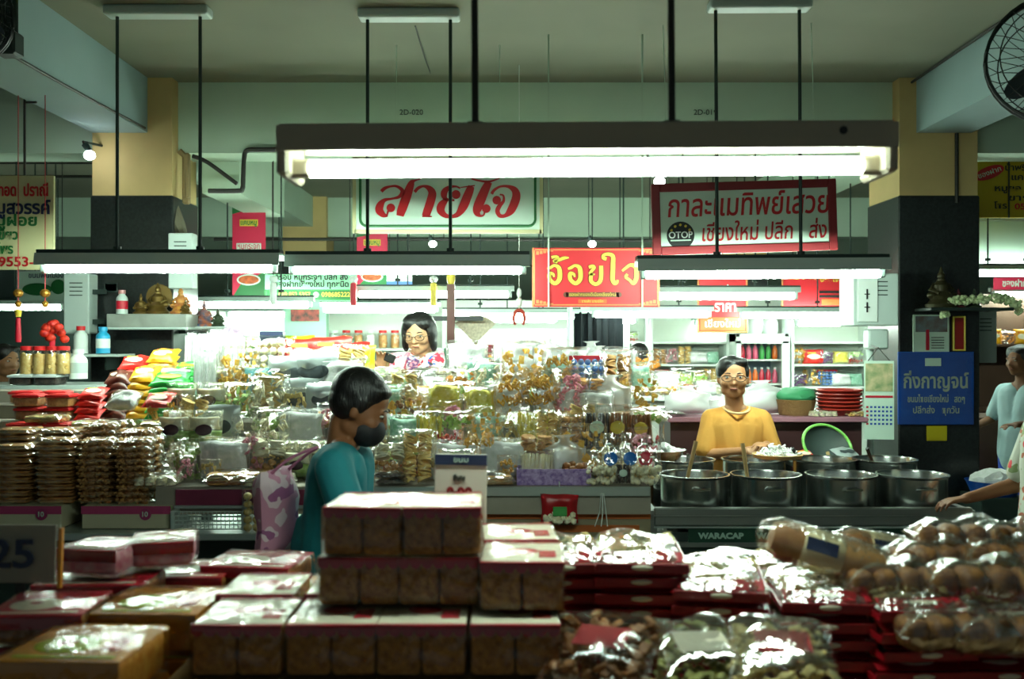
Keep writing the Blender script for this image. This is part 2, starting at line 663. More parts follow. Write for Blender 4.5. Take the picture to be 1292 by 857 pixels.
BACK = [(0, 76, 388, 8.5), (30, 82, 399, 9.6), (36, 84, 408, 10.6), (252, 388, 385, 7.4), (412, 548, 391, 7.8), (455, 640, 372, 7.0), (566, 725, 399, 8.4),
        (752, 892, 397, 7.6), (816, 1000, 374, 6.6), (938, 1064, 398, 7.8), (1008, 1096, 408, 8.6), (1224, 1320, 345, 7.45), (1256, 1330, 372, 8.6),
        (620, 700, 404, 9.6), (290, 372, 397, 9.2), (880, 960, 408, 9.6), (730, 800, 405, 9.4)]
WHERE = ['far left strip lamp under the cream sign', 'short far left strip lamp, middle of a stepped trio', 'lowest short strip lamp at far left behind hanging charms',
         'background strip lamp right of the shrine shelf', 'background strip lamp just under the green sign', 'background strip lamp right of the green sign',
         'background strip lamp left of the dark curtain', 'background strip lamp above the dark curtain', 'background strip lamp directly below the framed dessert sign',
         'background strip lamp above the white fridge', 'background strip lamp beside the grey electric box', 'strip lamp under the white panel at far right',
         'second strip lamp at far right above golden packs', 'small distant strip lamp behind the white price stand', 'small distant strip lamp under the left background row',
         'small distant strip lamp beside the red hanging signs', 'small distant strip lamp behind the dark curtain']
for (x0, x1, py, d), w in zip(BACK, WHERE):
    n = 40 * d / 7
    lamp(w, x0, x1, py, d, (x0 + (x1 - x0) * .25, x0 + (x1 - x0) * .75), power=M_tubeb, tubr=.023, batten=True, top=(CEIL if not (6.5 < d < 7.0) else 2.84))

# bare bulbs
for px, py, d, w in ((546, 308, 9, 'bare bulb hanging left behind the red banner'), (747, 308, 9, 'bare bulb above the red banner with yellow letters'), (113, 196, 6.3, 'bright clip-on bulb on the left column'), (832, 229, 6.2, 'bright bulb at the top of the framed dessert sign')):
    p = P(px, py, d)
    r = thing('bulb_lamp', w, 'bulb', p)
    mb = MB()
    mb.ball((0, 0, 0), (.035, .035, .03), sub=3)
    mb.build('bulb', M_bulb, r)
    mb = MB()
    topz = (2.84 if d < 6.3 and px > 500 else CEIL) - p.z
    mb.cone((0, 0, .025), (-.03, 0, .07), .018, .022, seg=10)
    if px == 113:
        mb.tube([(-.03, 0, .06), (-.05, .02, .09), (0, .22, .1)], .008)
    elif px == 832:
        mb.tube([(-.03, 0, .06), (-.03, .2, .12), (-.03, .43, .3)], .006)
    else:
        mb.tube([(-.03, 0, .06), (-.03, 0, topz)], .004)
    mb.build('socket', M_dark, r)

# conduits and wires
def cable(name, label, pts, r, m=M_cable, cat='pipe', group=None):
    mb = MB()
    mb.tube(spline_pts([tuple(p) for p in pts], 5) if len(pts) > 2 else pts, r, seg=6)
    return tag(mb.build(name, m), label, cat, group)
cable('wire', 'black wire sagging along the left beam', [(-2.37, 2.2, 2.97), (-2.37, 4, 2.955), (-2.365, 5.2, 2.945), (-2.36, 6.4, 2.96)], .008, cat='wire')
cable('conduit', 'grey conduit bending down beside the short beam', [P(372, 189, 6.58), P(330, 189, 6.58), P(312, 190, 6.58), P(308, 200, 6.58), P(307, 222, 6.58), P(306, 238, 6.58), P(300, 241, 6.58), P(263, 241, 6.58)], .016)
cable('conduit', 'thin conduit slanting from column to pipe bend', [P(243, 197, 6.56), P(262, 205, 6.56), P(299, 232, 6.56)], .014)
cable('wire', 'thin wire bending behind the big lamp', [P(380, 196, 6.605), P(365, 190, 6.605), P(358, 182, 6.605), P(357, 160, 6.605)], .012, cat='wire')
cable('wire', 'black wire along the right ceiling edge', [(2.62, 3.4, 3.295), (2.615, 5, 3.3), (2.61, 6.5, 3.28)], .009, cat='wire')
cable('wire', 'thin brown crack-like wire on the ceiling', [P(524, 33, 5.42), P(535, 70, 5.95), P(546, 100, 6.58)], .004, cat='wire')
cable('rail', 'thin dark rail crossing behind the left column', [P(-60, 223, 8.6), P(117, 223, 8.6)], .014, cat='rail')
cable('rail', 'second thin rail higher behind the left column', [P(-60, 206, 9.2), P(117, 206, 9.2)], .008, cat='rail')
mb = MB()
mb.tube([P(270, 302, 9.3), P(560, 302, 9.3), P(840, 304, 9.3)], .016, seg=6)
for px in (300, 560, 820):
    q = P(px, 302, 9.3)
    mb.cone(q, (q.x, q.y, CEIL), .006, seg=6)
tag(mb.build('pipe', M_cable), 'long thin pipe running above the red banner', 'pipe')
cable('conduit', 'vertical conduit on the cream part of right column', [P(1207, 168, 6.485), P(1207, 256, 6.485)], .012)

# ------------------------------------------------------------------ signs
M_red = mat('sign_red', '#b5161c', .45)
M_maroon = mat('maroon_paint', '#7c1d22', .45)
M_signw = mat('sign_white', '#c4dccb', .5)
M_green = mat('sign_green', '#1f6a34', .5)
M_leaf = mat('leaf_green', '#3f9d4c', .5)
M_yel = mat('sign_yellow', '#d3b93b', .5)
M_gold = mat('sign_gold', '#d8c24a', .45)
M_bannr = mat('banner_red', '#c2202a', .5)
M_navy = mat('navy_ink', '#1c2748', .5)
M_ink = mat('black_ink', '#161a18', .5)
M_creamsign = mat('cream_sign', '#c3c193', .6)
M_tan = mat('tan_ink', '#cf7f4b', .5)
M_oval = mat('oval_orange', '#c9602f', .5)
M_blues = mat('sign_blue', '#0a4599', .45, var=.1, vscale=9)

def board(root, w, h, m, fm=None, fw=.03, th=.03, y=0):
    mb = MB()
    mb.box((0, th / 2 + y, 0), (w, th, h), bev=.003)
    mb.build('board', m, root, smooth=False)
    if fm:
        mb = MB()
        for s in (-1, 1):
            mb.box((s * (w / 2 - fw / 2), th / 2 - .006 + y, 0), (fw, th + .012, h), bev=.004)
            mb.box((0, th / 2 - .006 + y, s * (h / 2 - fw / 2)), (w - 2 * fw, th + .012, fw), bev=.004)
        mb.build('frame', fm, root, smooth=False)

def wires(root, xs, z0, z1, r=.004, m=M_cable, y=.02):
    for x in xs:
        mb = MB()
        mb.cone((x, y, z0), (x, y, z1), r, seg=6)
        mb.build('hanger', m, root)

# white sign, red letters
d = 5.75
W0 = 236 * d / FPX
pc = P(565, 246, d)
root = thing('hanging_sign', 'white hanging sign with red Thai lettering and green border', 'sign', pc)
hh = 92 * d / FPX
board(root, W0, hh, M_signw)
mb = MB()
for q, rr in ((0, .012),):
    w2, h2, cr = W0 / 2 - .035, hh / 2 - .03, .04
    pts = []
    for (sx, sz, a0) in ((1, 1, 0), (-1, 1, 90), (-1, -1, 180), (1, -1, 270)):
        for t in range(5):
            an = R(a0 + t * 22.5)
            pts.append((sx * (w2 - cr) + cr * math.cos(an), -.002, sz * (h2 - cr) + cr * math.sin(an)))
    mb.tube(pts, .008, seg=6, closed=True)
mb.build('border', M_green, root)
mb = MB()
for s in (-1, 1):
    mb.box((s * W0 / 2, .02, 0), (.02, .05, hh + .02))
    mb.box((0, .02, s * hh / 2), (W0, .05, .02))
mb.build('frame', M_creamsign, root, smooth=False)
zx = d / FPX / 5.168
SAI = [[(213, 138, 22), (235, 118, 22), (270, 106, 14), (310, 104, 16), (345, 125, 24), (350, 150, 30), (325, 175, 20), (280, 186, 14), (235, 195, 24), (208, 225, 46), (200, 260, 52), (225, 290, 36), (255, 298, 10)],
       [(470, 57, 6), (430, 68, 14), (410, 85, 40), (385, 150, 58), (360, 220, 60), (342, 270, 56), (335, 298, 46)],
       [(250, 300, 8), (252, 285, 10), (258, 265, 14)],
       [(430, 142, 20), (455, 115, 20), (490, 104, 16), (525, 118, 36), (545, 150, 52), (535, 200, 56), (515, 260, 54), (502, 300, 50)], [(480, 300, 10), (542, 302, 8)],
       [(728, 118, 10), (700, 106, 12), (660, 110, 22), (628, 135, 40), (622, 165, 40), (640, 190, 20), (690, 196, 12)],
       [(640, 190, 26), (608, 225, 50), (600, 260, 52), (625, 292, 34), (665, 302, 22), (710, 288, 34), (745, 240, 56), (770, 180, 58), (790, 130, 52), (800, 104, 40)], [(730, 112, 6), (790, 104, 8), (822, 100, 8)],
       [(800, 55, 10), (850, 68, 12), (915, 74, 14), (985, 52, 6)], [(915, 76, 44), (890, 125, 56), (862, 190, 62), (840, 245, 60), (838, 278, 44), (858, 297, 16), (880, 292, 10), (886, 270, 12)],
       [(932, 155, 20), (950, 128, 18), (990, 106, 14), (1040, 106, 20), (1080, 128, 42), (1093, 165, 54), (1080, 215, 56), (1055, 265, 50), (1020, 296, 24), (985, 296, 26), (970, 265, 30), (985, 230, 28), (1010, 200, 18), (1008, 165, 12), (985, 158, 10)]]
brush(SAI, [(275, 245, 28), (700, 158, 29), (897, 250, 28), (965, 195, 28)], zx, 646, 160, M_red, root, (0, -.006, 0))
wires(root, (-.3, .3), hh / 2, CEIL - pc.z, y=.03, r=.0022, m=M_paint)

# framed sign
d = 5.35
pc = P(939, 274, d)
W0, hh = 233 * d / FPX, 90 * d / FPX
root = thing('hanging_sign', 'pale hanging sign in a dark red frame with round emblem', 'sign', pc, (0, -.03, 0))
board(root, W0, hh, M_signw, M_maroon, fw=.045)
text('กาละแมทิพย์เสวย', .165, M_red, root, (.025, -.003, .062), bold=.012, shear=.12, width=.87)
text('เชียงใหม่ ปลีก - ส่ง', .125, M_red, root, (.105, -.003, -.085), bold=.01, shear=.12, width=.67)
mb = MB()
mb.cone((-.345, .002, -.088), (-.345, -.004, -.088), .074, seg=32)
mb.build('emblem', M_ink, root, smooth=False)
mb = MB()
for k in range(5):
    an = R(30 + 30 * k)
    mb.ball((-.345 + .056 * math.cos(an), -.005, -.088 + .056 * math.sin(an)), (.008, .002, .008), sub=1)
mb.build('emblem_stars', M_yel, root)
text('OTOP', .05, M_refl, root, (-.345, -.006, -.088), bold=.015, width=.128)
mb = MB()
mb.box((-.345, -.005, -.115), (.11, .002, .007))
mb.build('emblem_line', M_signw, root, smooth=False)
wires(root, (-.4, .4), hh / 2, CEIL - pc.z, y=.03, r=.0022, m=M_paint)

# red banner
d = 5.6
pc = P(752, 350, d)
W0, hh = 161 * d / FPX, 75 * d / FPX
root = thing('banner', 'red banner with big yellow Thai letters beside framed sign', 'banner', pc)
board(root, W0, hh, M_bannr, th=.012)
mb = MB()
for s in (-1, 1):
    mb.box((s * (W0 / 2 - .012), -.001, 0), (.007, .003, hh - .03))
    mb.box((0, -.001, s * (hh / 2 - .012)), (W0 - .03, .003, .007))
    mb.box((s * (W0 / 2 - .005), -.001, 0), (.008, .002, hh))
    for k in range(5):
        mb.box((s * (W0 / 2 - .03 - .02 * k), -.001, hh / 2 - .03 + k * .003), (.016, .003, .02 - .003 * k))
        mb.box((s * (W0 / 2 - .03 - .02 * k), -.001, -hh / 2 + .03 - k * .003), (.016, .003, .02 - .003 * k))
mb.build('border', M_tan, root, smooth=False)
OI = []
for dx in (0, 198):
    OI.append([(232 + dx, 300, 16), (262 + dx, 288, 26), (300 + dx, 268, 22), (340 + dx, 285, 36), (352 + dx, 330, 40), (348 + dx, 400, 40), (310 + dx, 438, 34), (270 + dx, 418, 34), (252 + dx, 385, 34), (256 + dx, 345, 34), (290 + dx, 352, 22), (296 + dx, 378, 14)])
OI += [[(272, 190, 24), (315, 182, 22), (335, 196, 24), (300, 225, 26), (330, 236, 16)], [(300, 230, 16), (350, 212, 26), (395, 196, 26), (440, 192, 10)]]
OI += [[(630, 285, 26), (668, 274, 28), (682, 290, 26), (660, 318, 26), (645, 345, 30), (668, 352, 18), (690, 352, 10)], [(660, 345, 26), (648, 385, 34), (655, 422, 32), (695, 446, 32), (735, 422, 36), (748, 370, 36), (748, 270, 36)],
       [(800, 205, 30), (770, 195, 30), (772, 170, 26), (815, 158, 28), (860, 178, 36), (862, 250, 40), (860, 330, 40), (858, 400, 40), (878, 436, 36), (902, 430, 22), (905, 405, 18)],
       [(950, 320, 18), (985, 290, 24), (1030, 262, 28), (1078, 280, 38), (1088, 330, 40), (1082, 395, 40), (1058, 438, 32), (1022, 408, 24), (985, 378, 26), (1000, 350, 22)]]
zx = d / FPX / 7.6
M_ob = mat('dark_red_outline', '#7a2a18', .5)
brush(OI, [], zx, 700, 380, M_ob, root, (0, -.0035, 0), name='letter_outline', grow=14)
brush(OI, [], zx, 700, 380, M_gold, root, (0, -.0075, 0), grow=3)
mb = MB()
mb.box((-.02, -.002, -.098), (.30, .004, .03), bev=.0015)
for s in (-1, 1):
    mb.cone((-.02 + s * .15, 0, -.098), (-.02 + s * .15, -.004, -.098), .015, seg=16)
mb.build('caption_pill', mat('pill_brown', '#6b3a2a', .5), root, smooth=False)
text('ของฝากของดีเมืองเชียงใหม่', .026, M_gold, root, (-.02, -.0055, -.098), width=.26)
mb = MB()
mb.box((-.02, -.002, -.135), (.16, .003, .022), bev=.001)
mb.build('caption_strip', M_oval, root, smooth=False)
text('ขายส่ง-ขายปลีก', .02, M_gold, root, (-.02, -.0045, -.135), width=.12)
for px in (692, 810):
    x = P(px, 0, d).x - pc.x
    mb = MB()
    mb.box((x, -.014, (CEIL - pc.z - hh / 2) / 2), (.009, .006, CEIL - pc.z + hh / 2))
    mb.build('hanger', M_paint, root, smooth=False)

# cream sign at the far left
d = 5.6
pc = P(10, 281, d)
W0, hh = 116 * d / FPX, 119 * d / FPX
root = thing('hanging_sign', 'cream sign with red, navy and green Thai lines at far left', 'sign', pc)
board(root, W0, hh, M_creamsign, th=.02)
def lines(root, d, pc, items, y=-.003):
    for t, px, py, size, m, w, b in items:
        q = P(px, py, d)
        text(t, size, m, root, (q.x - pc.x, y, q.z - pc.z), width=w, bold=b)
s = d / FPX
lines(root, d, pc, [('ถั่วทอด (ปราณี)', 22, 241, .09, M_red, 78 * s, .03), ('หมูสวรรค์', 24, 263, .1, M_navy, 80 * s, .03), ('หมูฝอย', 15, 279, .085, M_green, 64 * s, .03),
                    ('ชาเขียว', 1, 297, .075, M_green, 44 * s, .03), ('สมุนไพร', -6, 315, .075, M_green, 46 * s, .03), ('081-9553-', 3, 331, .075, M_red, 80 * s, .02)])
wires(root, (P(29, 0, d).x - pc.x,), hh / 2, 2.84 - pc.z + .1, r=.007)
mb = MB()
mb.tube([(P(29, 0, d).x - pc.x, .02, 2.84 - pc.z + .1), (P(44, 0, d).x - pc.x, .02, 2.84 - pc.z + .1)], .007)
mb.tube([(P(29, 0, d).x - pc.x, .02, 2.84 - pc.z + .08), (P(29, 0, d).x - pc.x, .02, CEIL - pc.z)], .007)
mb.build('hook', M_cable, root)

# yellow sign at right
d = 7.1
pc = P(1290, 229, d)
W0, hh = 130 * d / FPX, 92 * d / FPX
root = thing('hanging_sign', 'yellow sign with red oval and black lines at far right', 'sign', pc)
board(root, W0, hh, mat('yellow_board', '#b39a10', .5), th=.02)
s = d / FPX
mb = MB()
p = P(1248, 218, d) - pc
mb.ball((p.x, 0, p.z), (20 * s, .004, 8 * s), sub=3, rot=(0, R(-20), 0))
mb.build('oval', M_bannr, root)
o = text('ของฝาก', .05, M_signw, root, (p.x, -.006, p.z), width=30 * s)
o.rotation_euler = (R(90), R(-20), 0)
lines(root, d, pc, [('ร้านขนม', 1283, 192, .1, M_red, 66 * s, .02), ('น้ำพริกหนุ่ม', 1296, 212, .06, M_ink, 56 * s, .02), ('แคบหมู', 1296, 224, .06, M_ink, 40 * s, .02),
                    ('หมูยอ-ไส้อั่ว', 1288, 238, .06, M_ink, 66 * s, .02), ('ขายส่ง', 1296, 250, .06, M_ink, 48 * s, .02), ('โทร.', 1262, 260, .06, M_ink, 16 * s, .02), ('053', 1290, 261, .06, M_red, 20 * s, .02)])
wires(root, (P(1272, 0, d).x - pc.x, .3), -hh / 2, CEIL - pc.z, r=.006, y=-.01)
root = thing('panel', 'blank pale green panel below the yellow sign', 'panel', P(1294, 309, 7.6))
board(root, 132 * 7.6 / FPX, 66 * 7.6 / FPX, M_signw, M_grey, fw=.02)
wires(root, (-.3, .3), .2, CEIL - P(1294, 309, 7.6).z)

# red and green hanging banners
M_pink = mat('banner_crimson', '#c01f43', .5)
M_meat = mat('meat_picture', '#b3542a', .6, var=.4, vscale=30)
for px0, px1, py0, py1, d, w in ((293, 335, 256, 376, 8.0, 'red and green banner with oval picture near left column'), (450, 489, 291, 363, 8.2, 'red and green banner with oval picture behind white sign')):
    s = d / FPX
    pc = P((px0 + px1) / 2, (py0 + py1) / 2, d)
    W0, hh = (px1 - px0) * s, (py1 - py0) * s
    root = thing('banner', w, 'banner', pc)
    board(root, W0, hh, M_pink, th=.008)
    mb = MB()
    mb.prism([(-W0 / 2, hh / 2), (-W0 / 2, hh * .38), (-W0 * .1, hh * .42), (W0 * .1, hh / 2)], .003, Matrix.Translation((0, -.003, 0)))
    mb.build('leaf_corner', M_green, root, smooth=False)
    mb = MB()
    mb.prism([(-W0 / 2, -hh / 2), (W0 / 2, -hh / 2), (W0 / 2, -hh * .22), (-W0 / 4, -hh * .36)], .003, Matrix.Translation((0, -.003, 0)))
    mb.build('leaf_corner', M_green, root, smooth=False)
    mb = MB()
    mb.ball((.0, -.004, -hh * .31), (W0 * .36, .004, W0 * .17), sub=3)
    mb.build('oval_border', M_signw, root)
    mb = MB()
    mb.ball((.0, -.008, -hh * .31), (W0 * .31, .004, W0 * .13), sub=3)
    mb.build('oval_picture', M_meat, root)
    mb = MB()
    mb.box((0, -.003, hh * .04), (W0 * .74, .003, W0 * .2), bev=.001)
    mb.build('name_plate', M_signw, root, smooth=False)
    text('หมูกระจก', .07, M_pink, root, (0, -.006, hh * .04), width=W0 * .66, bold=.01)
    mb = MB()
    mb.box((0, -.003, hh * .29), (W0 * .55, .003, W0 * .2), bev=.001)
    mb.build('yellow_patch', M_yel, root, smooth=False)
    text('แคบหมู', .06, M_green, root, (0, -.006, hh * .29), width=W0 * .48, bold=.02)
    wires(root, (-W0 * .4, W0 * .4), hh / 2, CEIL - pc.z)
# flag poster
d = 8.2
pc = P(504, 354, d)
root = thing('poster', 'white, blue and red striped small poster behind strip lamp', 'poster', pc)
s = d / FPX
for nm, z, h2, m in (('white_band', 4, 10, M_refl), ('blue_band', -4, 6, mat('flag_blue', '#3b62b0', .5)), ('red_band', -10, 6, M_bannr)):
    mb = MB()
    mb.box((0, 0, z * s), (32 * s, .01, h2 * s))
    mb.build(nm, m, root, smooth=False)
wires(root, (-.08, .08), 9 * s, CEIL - pc.z, y=0)

# green sign
d = 7.7
pc = P(392, 363, d)
s = d / FPX
root = thing('hanging_sign', 'green sign with black Thai lines and yellow phone row', 'sign', pc)
board(root, 116 * s, 34 * s, mat('pale_green_board', '#8fd0a4', .5), th=.02)
mb = MB()
mb.box((0, -.003, -9.5 * s), (116 * s, .006, 14 * s))
mb.build('lower_band', M_green, root, smooth=False)
mb = MB()
for sx in (-1, 1):
    mb.box((sx * 56 * s, -.007, -9.5 * s), (.008, .004, 12 * s))
    mb.box((0, -.007, -9.5 * s + sx * 6 * s), (112 * s, .004, .006))
mb.build('band_line', M_leaf, root, smooth=False)
lines(root, d, pc, [('กรอบ หมูกระจก ปลีก-ส่ง', 393, 350, .06, M_ink, 92 * s, .03), ('ของฝากเชียงใหม่ ทุกชนิด', 393, 359, .06, M_ink, 94 * s, .03)])
lines(root, d, pc, [('089 852 5357', 372, 372, .05, M_gold, 40 * s, .02), ('098685222', 424, 372, .05, M_gold, 36 * s, .02)], y=-.009)
mb = MB()
mb.cone((7 * s, -.005, -9 * s), (7 * s, -.009, -9 * s), 3.5 * s, seg=16)
mb.build('round_logo', M_signw, root, smooth=False)
wires(root, (-.3, .3), 17 * s, CEIL - pc.z)

# red signs at the back right
for px0, px1, py0, py1, d, w, tx in ((880, 943, 336, 420, 8.0, 'red hanging sign with white letters above the fridge', 1), (986, 1062, 340, 391, 8.0, 'red and yellow sign at right behind the lamps', 2)):
    s = d / FPX
    pc = P((px0 + px1) / 2, (py0 + py1) / 2, d)
    root = thing('hanging_sign', w, 'sign', pc)
    W0, hh = (px1 - px0) * s, (py1 - py0) * s
    board(root, W0, hh, M_bannr, M_tan, fw=.012, th=.015)
    if tx == 1:
        text('ของฝาก', .13, M_refl, root, (0, -.008, .06), width=W0 * .62, bold=.02)
        text('ราคา', .12, M_refl, root, (.02, -.008, -.06), width=W0 * .42, bold=.02)
        mb = MB()
        mb.box((0, -.004, -hh / 2 + .07), (W0 - .04, .008, .11), bev=.003)
        mb.build('lower_strip', M_oval, root, smooth=False)
        text('เชียงใหม่', .08, M_refl, root, (0, -.009, -hh / 2 + .07), width=W0 * .7, bold=.01)
    else:
        text('ขนม ของฝาก', .09, M_gold, root, (-.05, -.008, .11), width=W0 * .55, bold=.02)
        text('อ้อยใจ', .09, M_gold, root, (.14, -.008, .09), width=W0 * .3, bold=.02)
        mb = MB()
        mb.box((.14, -.004, -.02), (.16, .008, .02))
        mb.box((.14, -.004, -.055), (.16, .008, .02))
        mb.build('stripes', M_ink, root, smooth=False)
        mb = MB()
        mb.box((.15, -.004, -.1), (.14, .008, .05), bev=.002)
        mb.build('orange_patch', M_oval, root, smooth=False)
    wires(root, (-W0 * .3, W0 * .3), hh / 2, CEIL - pc.z)
# ================================================================== goods: builders
F_clear = film('clear_film', .03, .45, .1, bscale=20, bstr=.7)
F_front = film('front_film', .03, .5, .1, bscale=8, bstr=.6)
F_crisp = film('crisp_film', .045, .5, .13, bscale=13, bstr=.8)
F_box = film('box_film', .02, .65, .07, bscale=9, bstr=.6)
F_soft = film('soft_film', .06, .45, .2, bscale=9, bstr=.7, milky=.04)
F_milk = film('milky_bag_film', .08, .4, .25, bscale=12, bstr=.8, milky=.35)
M_puff = mat('puffed_rice', '#9c5f22', .7, bump=.8, bscale=150, col2='#c98c40', vscale=70)
M_paper = mat('label_paper', '#e9dfc8', .55)
M_redp = mat('red_paper', '#b3122a', .5)
M_orange = mat('orange_paper', '#c8801a', .45, var=.12, vscale=14)
M_lime = mat('lime_print', '#a9b228', .45)
M_redfoil = mat('red_foil', '#960f1c', .35)
M_card = mat('cardboard', '#8f6f45', .8, var=.08, vscale=10)
M_wood = mat('plain_wood', '#8a6b45', .6, var=.2, vscale=6, stretch=(1, 8, 8))

FOOD = {
    'cracker': ('#dfb25a', '#f0d28c'), 'golden': ('#e09a26', '#f2c65c'), 'cream': ('#eadfb4', '#f4efd8'), 'brown': ('#7c4a22', '#a5692f'),
    'dark': ('#2b2320', '#4a3a30'), 'yellow': ('#dcca3a', '#ece07a'), 'green': ('#8fb552', '#b9d585'), 'mint': ('#8fd6b4', '#c6efdc'),
    'pink': ('#e0788f', '#f2b7c0'), 'red': ('#b3252a', '#d9473c'), 'orange': ('#dc8422', '#eca94a'), 'white': ('#eef2ec', '#ffffff'),
    'nut': ('#b0743a', '#d8a868'), 'khaki': ('#c2a35a', '#dcc98c'), 'purple': ('#6d3f78', '#9a6aa6'), 'olive': ('#7c7a34', '#a9a55c'), 'teal': ('#5fb0b0', '#a3dbd8'), 'blue': ('#3d6fc0', '#86aee6')}
def food(k):
    a, b = FOOD[k]
    return mat('food_' + k, a, .55, col2=b, vscale=45, bump=.25, bscale=90)

def fill(mb, kind, w, h, d, seed=0, mi=0, n=None):
    """pieces of food inside a bag of size w x d x h standing on z = 0"""
    r = random.Random(seed)
    if kind == 'round':
        rad = min(w * .24, .032)
        cols = max(1, int(w / (2.05 * rad)))
        for c in range(cols):
            x = (c - (cols - 1) / 2) * 2.05 * rad
            for dy in ((-d * .2, d * .2) if d > .09 else (0,)):
                z = .006
                while z < h * .86:
                    t = .008
                    mb.cone((x + r.uniform(-.003, .003), dy + r.uniform(-.003, .003), z), (x + r.uniform(-.004, .004), dy, z + t), rad, rad * .93, seg=12, mi=mi)
                    z += t + .002
    elif kind == 'grid':
        nx, nz = int(w / .036), int(h / .036)
        for i in range(nx):
            for j in range(nz):
                mb.ball(((i - (nx - 1) / 2) * .036, r.uniform(-.004, .004), .02 + j * .036), (.0165, d * .4, .0165), sub=2, mi=mi)
    elif kind == 'chips':
        n = n or int(max(24, w * h / .0011))
        for i in range(n):
            u, v, q = r.uniform(-.42, .42), r.uniform(.05, .84), r.uniform(-.3, .3)
            s_ = r.uniform(.014, .026)
            mb.box((u * w, q * d * (1 - abs(2 * v - 1) ** 2 * .5), v * h), (s_ * 1.5, s_ * .18, s_), rot=(r.uniform(-1, 1), r.uniform(-1.5, 1.5), r.uniform(-1, 1)), mi=mi, bev=.002)
    elif kind == 'balls':
        rad = .013
        n = n or int(max(26, w * h / .0007))
        for i in range(n):
            mb.ball((r.uniform(-.42, .42) * w, r.uniform(-.34, .34) * d, r.uniform(.06, .82) * h), rad * r.uniform(.75, 1.2), sub=1, mi=mi)
    elif kind == 'sticks':
        n = n or int(max(12, w / .008))
        for i in range(n):
            x = (i / (n - 1) - .5) * w * .84
            y = r.uniform(-.3, .3) * d
            mb.cone((x, y, .01), (x + r.uniform(-.006, .006), y, h * r.uniform(.78, .88)), .0055, seg=6, mi=mi)
    elif kind == 'twists':
        for i in range(n or int(max(16, w * h / .0016))):
            c = Vector((r.uniform(-.38, .38) * w, r.uniform(-.3, .3) * d, r.uniform(.08, .8) * h))
            e = Euler((r.uniform(-1, 1), r.uniform(-1, 1), r.uniform(-3, 3))).to_matrix()
            pts = [c + e @ Vector((.018 * math.cos(t), .006 * math.sin(t), .014 * math.sin(2 * t))) for t in [k * PI / 4 for k in range(7)]]
            mb.tube(pts, .0055, seg=5, mi=mi)
    elif kind == 'sheets':
        z = .004
        while z < h * .9:
            t = .011
            mb.box((r.uniform(-.004, .004), r.uniform(-.004, .004), z + t / 2), (w * .88, d * .86, t * .82), rot=(0, 0, r.uniform(-.04, .04)), mi=mi, bev=.0035)
            z += t
    elif kind == 'slices':
        n = n or int(w / .02)
        for i in range(n):
            x = (i - (n - 1) / 2) * (w * .86 / n)
            mb.box((x, 0, h * .42), (w * .7 / n, d * .8, h * .74), rot=(0, r.uniform(-.06, .06), 0), mi=mi, bev=.005)
    elif kind == 'lump':
        mb.pillow(w * .9, h * .86, d * .85, 12, 12, (0, 0, .004), mi=mi, wr=.009, seed=seed)

def bag(kind, fk, w, h, d, seed=0, header=None, label=None, gather=0, film_m=None, second=None, tie=None, zfill=.86):
    """standing clear bag of food; header / label: a material for a folded card on top / a sticker in front"""
    root = raw('snack_bag')
    mb = MB()
    if second:
        fill(mb, kind, w, h * .52, d, seed, mi=0)
        mb2 = MB()
        fill(mb2, second[0], w, h * .38, d, seed + 5)
        o2 = mb2.build('topping', food(second[1]), root)
        o2.location = (0, 0, h * .48)
    else:
        fill(mb, kind, w * (.8 if gather else 1), h * (1 - gather * .9), d, seed)
    mb.build('contents', food(fk), root)
    mb = MB()
    mb.pillow(w * 1.04, h, d * 1.15, 10, 14, (0, 0, 0), wr=.004, seed=seed, gather=gather)
    mb.build('wrapper', film_m or F_clear, root)
    if header:
        mb = MB()
        mb.box((0, 0, h * 1.0), (w * .98, .008, h * .2), bev=.002)
        mb.box((0, -.005, h * 1.0), (w * .5, .002, h * .07))
        o = mb.build('header_card', [header], root, smooth=False)
    if label:
        mb = MB()
        mb.ball((0, -d * .55, h * .45), (w * .26, .005, h * .15), sub=2)
        mb.build('sticker', label, root)
    if tie:
        mb = MB()
        z = h * (1 - gather * .52)
        mb.tube([(w * .1 * math.cos(t), d * .16 * math.sin(t), z) for t in [k * PI / 4 for k in range(8)]], .004, seg=5, closed=True)
        mb.build('tie', tie, root)
    return root

